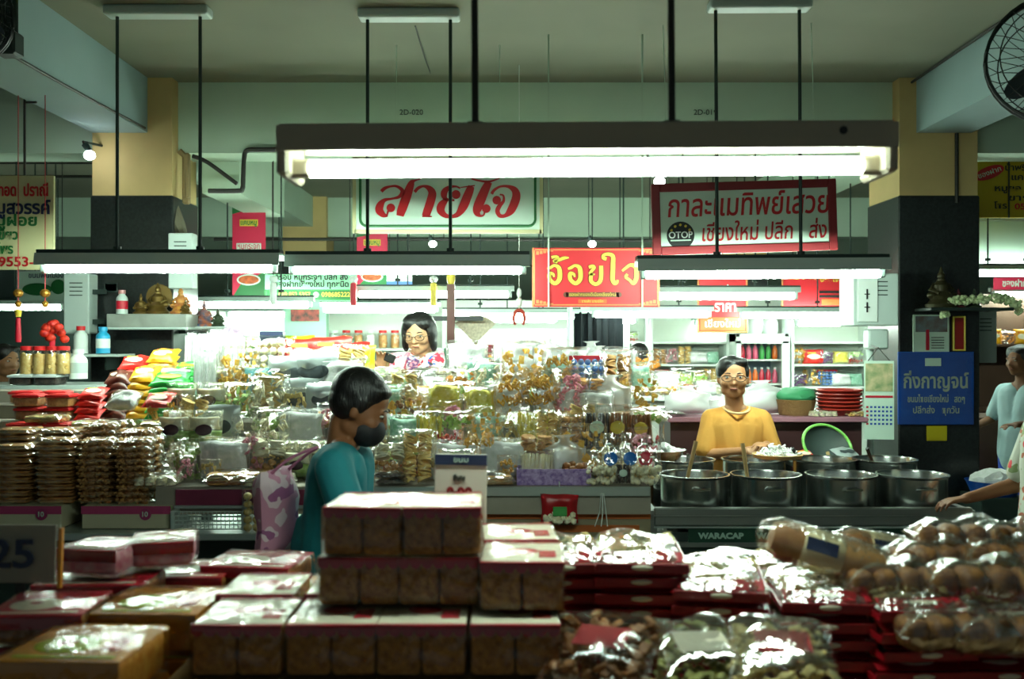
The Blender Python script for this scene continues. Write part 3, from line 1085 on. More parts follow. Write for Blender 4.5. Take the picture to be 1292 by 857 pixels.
def flat_pack(kind, fk, w, d, h, seed=0, film_m=None, label=None, tray=None, name='flat_pack'):
    """pack lying flat: food of height h on an area w x d, film over it"""
    root = raw(name)
    mb = MB()
    r = random.Random(seed)
    if kind == 'sheets':
        fill(mb, 'sheets', w, h, d, seed)
    elif kind == 'rolls':
        n = max(2, int(d / .035))
        for i in range(n):
            y = (i - (n - 1) / 2) * d * .9 / n
            mb.cone((-w * .44, y, h * .45), (w * .44, y, h * .45), h * .42, seg=10)
    elif kind == 'discs':
        nx, ny = max(2, int(w / .05)), max(2, int(d / .05))
        for i in range(nx):
            for j in range(ny):
                c = ((i - (nx - 1) / 2) * w * .9 / nx, (j - (ny - 1) / 2) * d * .9 / ny)
                mb.cone((*c, .003), (*c, h * .8), .024, .021, seg=12)
    elif kind == 'bits':
        for i in range(int(w * d / .0004)):
            c = (r.uniform(-.44, .44) * w, r.uniform(-.44, .44) * d, r.uniform(.15, .75) * h)
            s_ = r.uniform(.012, .022)
            mb.box(c, (s_ * 1.5, s_, s_ * .5), rot=(r.uniform(-.6, .6), r.uniform(-.6, .6), r.uniform(-3, 3)), bev=.003)
    elif kind == 'slab':
        mb.pillow(w * .92, d * .92, h * .8, 14, 14, (0, d * .46, h * .45), wr=.004, seed=seed, rot=(R(90), 0, 0))
    mb.build('contents', food(fk), root)
    mb = MB()
    mb.pillow(w * 1.05, d * 1.06, h * 1.15, 14, 12, (0, d * .53, h * .5), wr=.005, seed=seed, rot=(R(90), 0, 0))
    mb.build('wrapper', film_m or F_clear, root)
    if label:
        mb = MB()
        mb.box((0, -d * .02, h * 1.0), (w * .5, d * .34, .002), rot=(R(-3), 0, 0), bev=.0008)
        mb.build('label_card', label, root, smooth=False)
    if tray:
        mb = MB()
        mb.box((0, 0, .002), (w, d, .004))
        for s in (-1, 1):
            mb.box((s * w / 2, 0, h * .2), (.003, d, h * .4))
            mb.box((0, s * d / 2, h * .2), (w, .003, h * .4))
        mb.build('tray', tray, root, smooth=False)
    return root

def foil_bag(m, w, h, d, seed=0, patch=None, patch2=None):
    root = raw('foil_bag')
    mb = MB()
    mb.pillow(w, h, d, 12, 14, (0, 0, 0), wr=.0055, seed=seed)
    mb.build('pouch', m, root)
    mb = MB()
    for z in (.012, h - .012):
        mb.box((0, 0, z), (w * .96, .004, .018), bev=.001)
    mb.build('sealed_edge', m, root, smooth=False)
    if patch:
        mb = MB()
        mb.ball((0, -d * .47, h * .5), (w * .33, .006, h * .2), sub=3)
        mb.build('printed_oval', patch, root)
    if patch2:
        mb = MB()
        mb.box((0, -d * .42, h * .76), (w * .6, .004, h * .1), bev=.001)
        mb.build('printed_band', patch2, root, smooth=False)
    return root

def tub(lid_m, fk, w=.13, h=.06, d=.1):
    root = raw('plastic_tub')
    mb = MB()
    mb.box((0, 0, h * .45), (w * .88, d * .88, h * .8), bev=.012, seg=2)
    mb.build('contents', food(fk), root)
    mb = MB()
    mb.box((0, 0, h / 2), (w * .96, d * .96, h), bev=.014, seg=2)
    mb.build('tub', F_clear, root)
    mb = MB()
    mb.box((0, 0, h), (w, d, .014), bev=.006, seg=2)
    mb.box((0, 0, h + .008), (w * .8, d * .8, .006), bev=.002)
    mb.build('lid', lid_m, root)
    return root

def jar(fk, lid_m, r=.045, h=.13, kind='balls'):
    root = raw('snack_jar')
    mb = MB()
    fill(mb, kind, r * 1.7, h * .95, r * 1.5, 3)
    mb.cone((0, 0, .004), (0, 0, h * .78), r * .86, seg=14)
    mb.build('contents', food(fk), root)
    mb = MB()
    mb.lathe([(0, 0), (r * .95, 0), (r, .008), (r, h * .82), (r * .8, h * .93), (r * .8, h)], seg=18)
    mb.build('glass', F_clear, root)
    mb = MB()
    mb.lathe([(r * .84, h * .92), (r * .86, h * 1.06), (r * .8, h * 1.08), (0, h * 1.08)], seg=18)
    mb.build('lid', lid_m, root)
    return root

def box_thing(label, cat, lo, hi, m, name='cardboard_box', parts=None, bev=.004):
    lo, hi = Vector(lo), Vector(hi)
    root = thing(name, label, cat, ((lo.x + hi.x) / 2, (lo.y + hi.y) / 2, lo.z))
    sz = hi - lo
    mb = MB()
    mb.box((0, 0, sz.z / 2), sz, bev=bev)
    mb.build('body', m, root, smooth=False)
    return root, sz

# ================================================================== foreground stall
FT = .80
root = thing('market_table', 'dark table under the foreground packs', 'table', (0, 2.0, 0))
mb = MB()
mb.box((0, 0, FT - .02), (5.0, 1.5, .04), bev=.005)
mb.build('tabletop', M_wood, root, smooth=False)
mb = MB()
mb.box((0, .73, .4), (4.9, .02, .72))
mb.box((0, -.73, .4), (4.9, .02, .72))
mb.build('skirt_panel', M_dark, root, smooth=False)
for sx in (-2.4, 2.4):
    for sy in (-.68, .68):
        mb = MB()
        mb.box((sx, sy, .38), (.05, .05, .76))
        mb.build('leg', M_steel, root, smooth=False)

# -- brown puffed rice packs with red edged labels
def rice_pack():
    root = raw('rice_cracker_pack')
    w, d, h = .168, .205, .098
    for sx in (-1, 1):
        mb = MB()
        vs = mb.box((sx * w * .245, 0, h / 2), (w * .47, d * .95, h * .94), bev=.008, seg=2)
        mb.build('cracker_block', M_puff, root)
    mb = MB()
    mb.box((0, 0, h + .0005), (w * .97, d * .97, .0022), bev=.0008)
    mb.build('label_sheet', M_paper, root, smooth=False)
    mb = MB()
    for s in (-1, 1):
        mb.box((0, s * d * .47, h + .002), (w * .98, d * .05, .002))
        mb.box((0, s * (d * .49), h - .004), (w * .98, .003, .012), bev=.001)
    for k in range(7):
        mb.cone(((k - 3) * w * .14, -d * .492, h - .008), ((k - 3) * w * .14, -d * .499, h - .008), w * .068, seg=10)
    mb.ball((0, .01, h + .002), (w * .2, d * .14, .002), sub=2)
    mb.box((w * .3, -.02, h + .002), (w * .2, d * .3, .002))
    mb.build('red_print', M_redp, root, smooth=False)
    mb = MB()
    vs = mb.box((0, 0, h / 2), (w * 1.02, d * 1.01, h * 1.09), bev=.007, seg=2)
    bmesh.ops.subdivide_edges(mb.bm, edges=mb.bm.edges[:], cuts=3, use_grid_fill=True)
    for v in mb.bm.verts:
        nz = noise.noise_vector(v.co * 22)
        v.co += nz * .0028
    mb.build('wrapper', F_box, root)
    return root
PR = rice_pack()
G = 'brown rice cracker packs in the front stack'
RS = []
d0, d1 = 1.9, 2.02
zr = [.852, .954, 1.056, 1.158]
row_b = [(298, 'leftmost'), (417, 'second'), (531, 'third'), (650, 'rightmost')]
for px, w in row_b:
    RS.append((P(px, 0, d0).x, d0 + .10, zr[1], 0, 'brown rice cracker pack, %s of the bottom front row' % w, 1.05))
for px, w in ((452, 'left'), (553, 'middle')):
    RS.append((P(px, 0, d1).x, d1 + .10, zr[2], .01, 'brown rice cracker pack, %s of the middle row' % w, 1))
RS.append((P(660, 0, 1.98).x, 1.98 + .10, zr[2], -.03, 'brown rice cracker pack, right end of the middle row', 1.02))
for px, w in ((460, 'left'), (556, 'right')):
    RS.append((P(px, 0, d1).x, d1 + .10, zr[3], -.06 if w == 'left' else .03, 'brown rice cracker pack, %s one on the very top' % w, .97))
for i, (x, y, z, rz, lab, sc) in enumerate(RS):
    place(PR, (x, y, z), lab, 'cracker pack', (0, 0, rz), (sc, 1, 1), G)
# the row behind
for i, px in enumerate((320, 432, 545, 655)):
    place(PR, (P(px, 0, d0 + .22).x, d0 + .325, zr[1]), 'brown rice cracker pack, %s of the hidden second bottom row' % ('leftmost', 'second', 'third', 'rightmost')[i], 'cracker pack', (0, 0, 0), 1, G)
for i, (px, z) in enumerate(((655, zr[2]), )):
    place(PR, (P(px, 0, d0 + .3).x, 2.30, z), 'brown rice cracker pack standing behind the right end pack', 'cracker pack', (0, 0, .05), 1, G)
root, sz = box_thing('low wooden crate under the brown cracker packs', 'crate', (-.66, 1.88, FT), (.13, 2.44, .952), M_wood, 'wooden_crate')
for k in range(4):
    mb = MB()
    mb.box((0, -sz.y / 2 - .004, .02 + k * .037), (sz.x, .01, .03), bev=.002)
    mb.build('slat', M_wood, root, smooth=False)

# -- orange and red label packs at left
def label_pack(lm, pm, w, d, h, fk='brown'):
    root = raw('label_pack')
    mb = MB()
    mb.box((0, 0, h / 2), (w * .95, d * .95, h * .9), bev=.012, seg=2)
    mb.build('contents', food(fk), root)
    mb = MB()
    mb.box((0, 0, h * .96), (w * .97, d * .97, .003), bev=.001)
    mb.box((0, -d * .485, h * .74), (w * .96, .003, h * .45), bev=.001)
    mb.build('label_sheet', lm, root, smooth=False)
    mb = MB()
    mb.ball((-w * .12, -.01, h * .985), (w * .26, d * .24, .003), sub=3)
    mb.box((0, -d * .38, h * .985), (w * .8, d * .06, .002))
    mb.build('oval_print', pm, root)
    mb = MB()
    mb.box((w * .28, 0, h * .99), (w * .16, d * .4, .002))
    mb.ball((-w * .12, -.01, h * .992), (w * .13, d * .11, .003), sub=2)
    mb.build('small_print', M_redp if pm is not M_paper else M_redfoil, root)
    mb = MB()
    mb.box((0, 0, h / 2), (w * 1.02, d * 1.02, h * 1.12), bev=.010, seg=2)
    bmesh.ops.subdivide_edges(mb.bm, edges=mb.bm.edges[:], cuts=3, use_grid_fill=True)
    for v in mb.bm.verts:
        v.co += noise.noise_vector(v.co * 19 + Vector((w * 50, 0, 0))) * .004
    mb.build('wrapper', F_box, root)
    return root
LO = label_pack(M_orange, M_lime, .23, .22, .085, 'orange')
LR = label_pack(M_redp, M_paper, .2, .2, .06, 'brown')
G2, G3 = 'orange labelled packs at the front left', 'red labelled packs at the front left'
def on(px, py, d):
    """point with the given pixel of a front top edge -> (x, y, z)"""
    return P(px, py, d)
def stack(proto, px, py, d, dep, h, n, lab, cat, group, rz=0, sc=1, jit=.008, zmin=FT, top=None):
    """stack whose top front edge shows at pixel px, py at depth d; n things downwards"""
    p = P(px, py, d)
    for k in range(n):
        z = p.z - h * (k + 1)
        if z < zmin - .001:
            break
        nm = 'topmost' if k == 0 else ('second from top' if k == 1 else 'third from top' if k == 2 else 'fourth from top' if k == 3 else VORD[min(11, n - 1 - k)] )
        place(top if (top is not None and k == 0) else proto, (p.x + rnd.uniform(-jit, jit), d + dep / 2 + rnd.uniform(-jit, jit), z), lab % nm, cat, (0, 0, rz + rnd.uniform(-.05, .05)), sc, group)
    return p.z - h * min(n, int((p.z - zmin + .001) / h))
def under(label, px, d, w, dep, top, m=M_card):
    x = P(px, 0, d).x
    if top - FT > .01:
        box_thing(label, 'box', (x - w / 2, d, FT), (x + w / 2, d + dep, top - .001), m)
z = stack(LO, 78, 828, 1.74, .22, .092, 3, 'orange pack with lime oval, %s of the front left corner pile', 'cracker pack', G2, rz=-.06)
z = stack(LO, 185, 770, 2.02, .22, .092, 3, 'orange pack with lime oval, %s of the pile behind the corner', 'cracker pack', G2, rz=.02)
z = stack(LO, 288, 772, 2.06, .22, .092, 3, 'orange pack with lime oval, %s of pile left of brown packs', 'cracker pack', G2, rz=-.04, sc=(.85, 1, 1))
z = stack(LO, 372, 748, 2.32, .22, .092, 3, 'orange pack with lime oval, %s of pile behind brown packs', 'cracker pack', G2, rz=.12, sc=(.8, .9, 1))
z = stack(LR, 40, 772, 1.99, .2, .066, 4, 'red pack, %s of the pile below the dark price card', 'cracker pack', G3, rz=.1)
z = stack(LR, 318, 712, 2.5, .2, .066, 5, 'red pack, %s of the back pile left of centre', 'cracker pack', G3, rz=-.1, sc=(1.2, 1, 1))
z = stack(LR, 225, 726, 2.45, .2, .066, 4, 'red pack, %s of the back pile further left', 'cracker pack', G3, rz=.06)
z = stack(LR, 110, 735, 2.27, .2, .066, 4, 'red pack, %s of the pile under the two boxed packs', 'cracker pack', G3, rz=0, sc=(1.3, 1, 1))
# two red boxed packs on top
LB = label_pack(M_redfoil, M_paper, .155, .15, .062, 'pink')
for px, dd, rz, w in ((110, 2.28, -.15, 'left'), (190, 2.36, .25, 'right')):
    p = P(px, 692, dd)
    place(LB, (p.x, dd + .09, P(0, 733, 2.27).z + .004), 'glossy red boxed pack, %s one of the raised pair' % w, 'cracker pack', (0, 0, rz), 1, 'raised red pair at the front left')
# price cards
root = thing('price_card', 'dark grey price card with navy number at left edge', 'price card', P(20, 735, 2.16) + Vector((0, 0, .0)))
mb = MB()
mb.box((0, .01, .06), (.165, .004, .125), rot=(R(-4), 0, 0), bev=.001)
mb.build('card', mat('grey_card', '#8d8679', .6), root, smooth=False)
text('25', .085, M_navy, root, (-.012, .002, .058), width=.1, bold=.02, rot=(R(86), 0, 0))
mb = MB()
mb.box((0, .02, -.05), (.02, .006, .12))
mb.build('stand', M_black, root, smooth=False)
mb = MB()
mb.box((.09, .015, .05), (.008, .01, .13), rot=(R(-4), 0, 0))
mb.build('yellow_edge', M_orange, root, smooth=False)
d = 2.42
p0, p1 = P(547, 573, d), P(613, 690, d)
w, h = p1.x - p0.x, p0.z - p1.z
root = thing('price_stand', 'pale upright price stand with navy top band behind brown packs', 'price stand', ((p0.x + p1.x) / 2, d, p1.z), (0, .015, 0))
M_stand = mat('pinkish_card', '#cfc3b8', .6)
mb = MB()
mb.box((0, .004, h / 2), (w, .006, h), bev=.0015)
mb.build('card', M_stand, root, smooth=False)
mb = MB()
mb.box((0, -.001, h - .014), (w, .003, .026))
mb.build('navy_band', M_navy, root, smooth=False)
text('ขนม', .018, M_signw, root, (0, -.0035, h - .014), width=.035)
text('พิเศษ', .02, M_ink, root, (-.004, -.001, h * .74), width=.03, bold=.03)
text('8:98', .045, M_maroon, root, (-.003, -.001, h * .56), width=.064, bold=.05)
mb = MB()
mb.ball((.048, -.004, .075), (.008, .005, .008))
mb.build('red_clip', M_redp, root)
mb = MB()
mb.box((0, .05, -.002), (w, .1, .004))
mb.build('foot', M_stand, root, smooth=False)
box_thing('upright carton carrying the pale price stand', 'box', (p0.x - .01, d - .01, FT), (p1.x + .01, d + .12, p1.z - .005), M_card)

# -- red bottomed flat packs at right
def red_flat(seed, fk='khaki', puff=1.0):
    root = raw('red_flat_pack')
    w, d, h = .2, .3, .034
    mb = MB()
    mb.box((0, 0, .003), (w, d, .005), bev=.001)
    mb.box((0, -d / 2, .013), (w, .004, .02), bev=.0015)
    for s in (-1, 1):
        mb.box((s * w / 2, 0, .009), (.003, d, .014))
    mb.build('red_tray', M_redfoil, root, smooth=False)
    mb = MB()
    mb.ball((.0, -d / 2 - .002, .014), (w * .12, .003, .006), sub=2)
    mb.ball((.0, -d * .36, .032), (w * .2, d * .07, .002), sub=2)
    mb.build('white_oval', M_paper, root)
    mb = MB()
    mb.box((0, -d * .38, .03), (w * .9, d * .17, .002), rot=(R(12), 0, 0))
    mb.build('red_label', M_redfoil, root, smooth=False)
    mb = MB()
    r = random.Random(seed)
    for i in range(70):
        s_ = r.uniform(.014, .026)
        mb.box((r.uniform(-.42, .42) * w, r.uniform(-.3, .45) * d, r.uniform(.01, .03)), (s_ * 1.4, s_, s_ * .4), rot=(r.uniform(-.5, .5), r.uniform(-.5, .5), r.uniform(-3, 3)), bev=.003)
    mb.build('contents', food(fk), root)
    mb = MB()
    mb.pillow(w * .99, d * .98, h * .8 * puff, 14, 16, (0, d * .49, h * (.5 + .1 * (puff - 1))), wr=.003 * puff, seed=seed, rot=(R(90), 0, 0))
    mb.build('wrapper', F_crisp if puff < 1.5 else film('silvery_film', .10, .6, .1, bscale=11, bstr=1.0), root)
    return root
RF = red_flat(4)
RFT = red_flat(14, 'khaki', 2.2)
RF2 = red_flat(9, 'olive')
G4 = 'flat red bottomed packs at the front right'
stack(RF, 705, 705, 2.17, .3, .034, 9, 'flat red pack, %s of stack just right of brown packs', 'snack pack', G4, rz=.03, top=RFT)
stack(RF2, 812, 704, 2.15, .3, .034, 9, 'flat red pack, %s of tall stack right of centre', 'snack pack', G4, rz=-.06, top=RFT)
stack(RF, 922, 738, 2.1, .3, .036, 7, 'flat red pack, %s of stack below the pots, mid right', 'snack pack', G4, rz=-.2, top=RFT)
stack(RF2, 1052, 752, 2.1, .3, .040, 6, 'flat red pack, %s of stack under the bread roll bag', 'snack pack', G4, rz=-.05, top=RFT)
stack(RF, 1165, 760, 2.05, .3, .042, 6, 'flat red pack, %s of stack under the bun bags', 'snack pack', G4, rz=.06, top=RFT)
stack(RF2, 1275, 770, 2.05, .3, .05, 4, 'flat red pack, %s of stack at the right edge', 'snack pack', G4, rz=.02, top=RFT)
stack(RF2, 965, 724, 2.5, .3, .036, 8, 'flat red pack, %s of back stack with silvery film', 'snack pack', G4, rz=.15, top=RFT)
# clear bags lying at the front edge
CB = []
for sd, fk, kind in ((11, 'brown', 'bits'), (12, 'olive', 'bits'), (13, 'khaki', 'bits')):
    CB.append(flat_pack(kind, fk, .2, .22, .07, sd, F_front, label=M_redfoil if sd != 12 else M_paper, name='snack_bag'))
for i, (px, py, d, rz, w) in enumerate(((770, 806, 1.8, -.35, 'clear bag of brown snacks with red label at bottom centre'), (893, 812, 1.82, .1, 'clear bag of olive snacks with pale label at bottom'), (1005, 812, 1.76, -.15, 'clear shiny bag of khaki snacks at bottom right'))):
    p = P(px, py, d)
    place(CB[i], (p.x, d + .1, p.z - .085), w, 'snack bag', (R(16), 0, rz), 1, 'clear bags lying at the front edge')
box_thing('low carton under the clear bags at the front edge', 'box', (.12, 1.72, FT), (.62, 2.06, .90), M_card)
# bread roll bags and bun bags
def roll_bag():
    root = raw('bread_bag')
    mb = MB()
    mb.lathe([(0, -.13), (.034, -.125), (.045, -.10), (.046, -.02), (.044, 0), (.046, .02), (.046, .10), (.036, .125), (0, .13)], seg=18, rot=(0, R(90), 0))
    mb.build('bread', mat('bread_crust', '#8b5a2e', .6, col2='#b98a55', vscale=12, bump=.2), root)
    mb = MB()
    mb.lathe([(.046, -.06), (.0475, -.058), (.0475, .03), (.046, .032)], seg=18, rot=(0, R(90), 0))
    mb.build('paper_band', mat('band_paper', '#d9c79b', .6), root)
    mb = MB()
    mb.box((-.02, -.042, .018), (.07, .004, .03), rot=(R(-28), 0, 0))
    mb.build('band_print', M_navy, root, smooth=False)
    mb = MB()
    mb.lathe([(0, -.16), (.03, -.15), (.052, -.11), (.053, .11), (.05, .13), (.012, .155), (.03, .19)], seg=16, rot=(0, R(90), 0))
    for v in mb.bm.verts:
        v.co += noise.noise_vector(v.co * 30) * .004
    mb.build('wrapper', F_crisp, root)
    return root
def bun_bag(seed):
    root = raw('bun_bag')
    r = random.Random(seed)
    for i in range(4):
        mb = MB()
        mb.box(((i - 1.5) * .064, r.uniform(-.004, .004), .04), (.058, .088, .07), rot=(0, r.uniform(-.08, .08), 0), bev=.02, seg=3)
        bmesh.ops.subdivide_edges(mb.bm, edges=mb.bm.edges[:], cuts=1, use_grid_fill=True)
        for v in mb.bm.verts:
            v.co += noise.noise_vector(v.co * 20 + Vector((seed, i, 0))) * .004
        mb.build('bun', mat('bun_brown', '#623a1a', .6, col2='#94642f', vscale=25, bump=.3, bscale=60), root)
    mb = MB()
    mb.pillow(.29, .13, .1, 14, 10, (0, .065, .045), wr=.008, seed=seed, rot=(R(90), 0, 0))
    mb.build('wrapper', F_crisp, root)
    return root
RB = roll_bag()
p = P(1052, 706, 2.18)
place(RB, (p.x, 2.24, p.z), 'wrapped bread roll with cream paper band lying tilted', 'bread bag', (0, R(17), -.1), 1)
p = P(1120, 700, 2.45)
place(RB, (p.x, 2.5, p.z), 'wrapped bread roll lying behind the banded roll', 'bread bag', (0, R(12), .3), .9)
BB = bun_bag(3)
G5 = 'bags of brown buns at the front right'
for i, (px, py, d, rz, sc, w) in enumerate(((1140, 735, 2.14, .05, .85, 'front left one on the red stack'), (1255, 738, 2.12, -.05, .95, 'front right one at the frame edge'), (1190, 706, 2.25, .1, .85, 'left one of the middle layer'), (1290, 706, 2.25, 0, .9, 'right one of the middle layer'),
                                            (1225, 678, 2.32, -.1, .85, 'topmost left one'), (1300, 682, 2.35, .1, .9, 'topmost right one'), (1215, 800, 1.98, .05, .9, 'lower shadowed left one'), (1290, 805, 1.98, 0, .9, 'lower shadowed right one'))):
    p = P(px, py, d)
    place(BB, (p.x, d + .05, p.z - .045), 'bag of brown buns, %s' % w, 'bun bag', (0, 0, rz), sc, G5)
# ================================================================== the middle snack stall
ROWY = [4.42, 4.68, 4.94, 5.20, 5.46]
ROWZ = [.965, 1.08, 1.20, 1.31, 1.41]
TIER = ['front', 'second', 'third', 'fourth', 'top']
M_step = mat('step_board', '#9b9486', .7, var=.1, vscale=5)
M_trim = mat('aluminium_edge', '#b9c6c2', .35, metal=.6)
M_panel = mat('beige_panel', '#8c8266', .7, var=.12, vscale=4)
M_oband = mat('orange_band', '#b25a1e', .6)
M_magenta = mat('magenta_board', '#7d2a48', .6)

def steps(name, label, x0, x1, rows, base=.05):
    root = thing(name, label, 'stall', ((x0 + x1) / 2, ROWY[0], 0))
    w = x1 - x0
    for k in rows:
        y0 = ROWY[k] - .12 - ROWY[0]
        y1 = ROWY[4] + .22 - ROWY[0] if k == rows[-1] else ROWY[k] + .14 - ROWY[0]
        mb = MB()
        mb.box((0, (y0 + y1) / 2, ROWZ[k] - .012), (w, y1 - y0, .024), bev=.003)
        mb.box((0, y0 + .008, ROWZ[k] - .07), (w, .016, .1))
        mb.build('step', M_step, root, smooth=False)
    return root
st = steps('display_stand', 'stepped snack display in the middle of the market', -.69, .60, range(5))
mb = MB()
mb.box((0, -.06, .47), (1.30, .03, .80))
mb.build('front_panel', M_panel, st, smooth=False)
mb = MB()
mb.box((0, -.078, .84), (1.30, .006, .045))
mb.box((.1, -.078, .775), (1.0, .006, .03))
mb.build('orange_band', M_oband, st, smooth=False)
mb = MB()
mb.box((0, -.13, .945), (1.28, .02, .04), bev=.003)
mb.build('edge_rail', M_trim, st, smooth=False)
for sx in (-.62, .62):
    mb = MB()
    mb.box((sx, .9, .66), (.05, .05, 1.32))
    mb.box((sx, 0, .46), (.05, .05, .92))
    mb.build('leg', M_steel, st, smooth=False)

sb = steps('display_stand', 'stepped snack display at the left behind the passerby', -1.54, -.70, range(5))
mb = MB()
mb.box((.03, -.125, .915), (.72, .012, .075))
mb.build('tray_side', M_magenta, sb, smooth=False)
mb = MB()
mb.box((.03, -.13, .880), (.72, .03, .012))
mb.build('edge_rail', M_trim, sb, smooth=False)
for sx in (-.26, .40):
    mb = MB()
    mb.box((sx, .70, 1.05), (.05, .05, .53))
    mb.box((sx, .10, .86), (.05, .05, .15))
    mb.build('leg', M_steel, sb, smooth=False)
# low counter under the left goods
root = thing('counter', 'long low counter with shelf under the left goods', 'counter', (-2.16, 4.8, 0))
mb = MB()
mb.box((0, 0, .77), (2.9, 1.25, .03), bev=.004)
mb.build('counter_top', M_trim, root, smooth=False)
mb = MB()
mb.box((0, .05, .40), (2.86, 1.05, .72))
mb.build('dark_front', M_dark, root, smooth=False)
for s in (-1.4, -.5, .5, 1.4):
    mb = MB()
    mb.box((s, -.58, .38), (.04, .04, .76))
    mb.build('leg', M_steel, root, smooth=False)
# left tall step block (for tubs and foil packs)
LY = [4.72, 4.92, 5.12, 5.34]
LZ = [1.14, 1.20, 1.27, 1.33]
root = thing('display_stand', 'low stepped boards under the tubs at far left', 'stall', (-2.2, 4.72, .785))
for k in range(4):
    mb = MB()
    y0, y1 = LY[k] - .1 - 4.72, (LY[k] + .1 if k < 3 else 5.42) - 4.72
    mb.box((-.0, (y0 + y1) / 2, (LZ[k] - .785) / 2), (1.14, y1 - y0 - .002, LZ[k] - .785), bev=.002)
    mb.build('step', M_step, root, smooth=False)

BAGPH = {}
def make_protos():
    p = {}
    def add(k, root, phrase, short, name=None):
        p[k] = (root, phrase, short)
        if name:
            root.name = name
    add('goldchips', bag('chips', 'golden', .2, .24, .09, 1), 'clear bag of golden chips', 'golden chips')
    add('crackers', bag('round', 'cracker', .17, .23, .08, 2), 'clear bag of stacked round crackers', 'round crackers')
    add('browncrk', bag('round', 'nut', .15, .2, .09, 3), 'bag of stacked brown biscuits', 'brown biscuits')
    add('yellow', bag('lump', 'yellow', .17, .17, .08, 4), 'clear bag of pale yellow crisps', 'yellow crisps')
    add('yellow2', bag('sticks', 'yellow', .16, .2, .07, 5), 'clear bag of yellow sticks', 'yellow sticks')
    add('twist', bag('twists', 'golden', .17, .22, .08, 6), 'clear bag of golden twists', 'golden twists')
    add('pink', bag('twists', 'pink', .16, .21, .08, 7), 'clear bag of pink sweets', 'pink sweets')
    add('mint', bag('lump', 'mint', .17, .17, .08, 8, film_m=F_crisp), 'clear bag of mint green sweets', 'mint sweets')
    add('nuts', bag('balls', 'brown', .18, .17, .08, 9, gather=.3), 'gathered bag of brown nuts', 'brown nuts')
    add('nut2', bag('balls', 'nut', .14, .19, .09, 10, second=('round', 'cream')), 'bag of cream wafers over brown nuts', 'wafers and nuts')
    add('candy', bag('twists', 'red', .19, .17, .09, 12, second=('chips', 'green'), film_m=F_crisp), 'bag of red and green candies', 'mixed candies')
    add('cream', bag('twists', 'cream', .17, .18, .08, 13), 'clear bag of cream puffs', 'cream puffs')
    add('orange', bag('chips', 'orange', .2, .15, .08, 14), 'clear bag of orange crisps', 'orange crisps')
    add('white', bag('lump', 'white', .2, .2, .1, 15, gather=.28, film_m=F_milk), 'gathered white plastic bag', 'white bag')
    add('white2', bag('lump', 'white', .22, .17, .1, 16, film_m=F_crisp), 'crinkled bag of white sweets', 'white sweets')
    add('redhead', bag('grid', 'blue', .2, .18, .06, 17, header=M_redp), 'blue sweets bag with red header', 'red header bag')
    add('purple', bag('twists', 'purple', .18, .18, .07, 18, film_m=F_crisp), 'clear bag of purple wrapped sweets', 'purple sweets')
    add('green', bag('chips', 'green', .19, .19, .07, 19), 'clear bag of green snacks', 'green snacks')
    add('egg', bag('grid', 'cream', .235, .16, .05, 20), 'clear sheet of cream egg rolls', 'egg roll sheet')
    add('khaki', bag('chips', 'khaki', .17, .16, .08, 21), 'clear bag of khaki chips', 'khaki chips')
    add('black', bag('slices', 'dark', .13, .2, .06, 22, label=M_signw), 'bag of dark cakes with white sticker', 'dark cakes')
    add('brown', bag('slices', 'brown', .13, .2, .06, 23, label=M_yel), 'bag of brown cakes with yellow sticker', 'brown cakes')
    add('ckblue', bag('chips', 'cracker', .13, .22, .08, 24, gather=.42, label=mat('sticker_blue', '#1f6fc4', .45), tie=M_refl), 'tied cookie bag with blue sticker', 'blue sticker bag')
    add('ckred', bag('balls', 'cracker', .13, .22, .08, 25, gather=.42, label=mat('sticker_red', '#d2304a', .45), tie=M_refl), 'tied cookie bag with red sticker', 'red sticker bag')
    add('ckplain', bag('balls', 'cream', .09, .15, .07, 26, gather=.4, tie=M_refl), 'small tied bag of popcorn balls', 'popcorn bag')
    add('flatbrown', flat_pack('sheets', 'nut', .24, .2, .05, 27), 'flat pack of brown cracker sheets', 'brown sheets')
    add('flatwhite', flat_pack('discs', 'cream', .24, .2, .05, 28, F_crisp), 'flat film pack of cream discs', 'cream discs')
    add('flatdark', flat_pack('slab', 'dark', .2, .16, .035, 29, F_crisp), 'flat shiny pack of dark sweets', 'dark flat pack')
    add('flatrice', flat_pack('bits', 'cracker', .22, .18, .045, 30), 'flat pack of mixed crackers', 'mixed crackers')
    add('flatgreen', flat_pack('bits', 'green', .14, .12, .05, 31, F_crisp, label=None), 'small pack of green snacks', 'small green pack')
    add('fgreen', foil_bag(mat('foil_green', '#25a23c', .35), .2, .17, .05, 32, mat('foil_lime', '#9bd62a', .4), M_yel), 'bright green foil snack bag', 'green foil bag')
    add('fyellow', foil_bag(mat('foil_yellow', '#e0a11c', .35), .19, .17, .05, 33, M_paper, M_oval), 'yellow foil snack bag', 'yellow foil bag')
    add('fred', foil_bag(mat('foil_red', '#d2241c', .35), .2, .17, .05, 34, M_paper, M_yel), 'red foil snack bag', 'red foil bag')
    add('fbrown', foil_bag(mat('foil_brown', '#5e2a1e', .35), .17, .13, .05, 35, M_paper), 'brown foil snack bag', 'brown foil bag')
    add('flime', foil_bag(mat('foil_lime2', '#c6d81e', .35), .22, .15, .04, 36, M_signw), 'lime yellow foil bag', 'lime foil bag')
    add('fdkgreen', foil_bag(mat('foil_dark_green', '#12402a', .35), .2, .15, .04, 37, M_yel), 'dark green foil bag', 'dark green bag')
    add('fsilver', foil_bag(mat('foil_silver', '#b8c2c2', .3, metal=.4), .2, .18, .06, 38, mat('print_charcoal', '#3a4246', .5), None), 'silver foil bag with charcoal print', 'silver foil bag')
    add('fteal', foil_bag(mat('foil_teal', '#67b3bb', .35), .19, .13, .05, 39, M_signw), 'pale teal snack pack', 'teal pack')
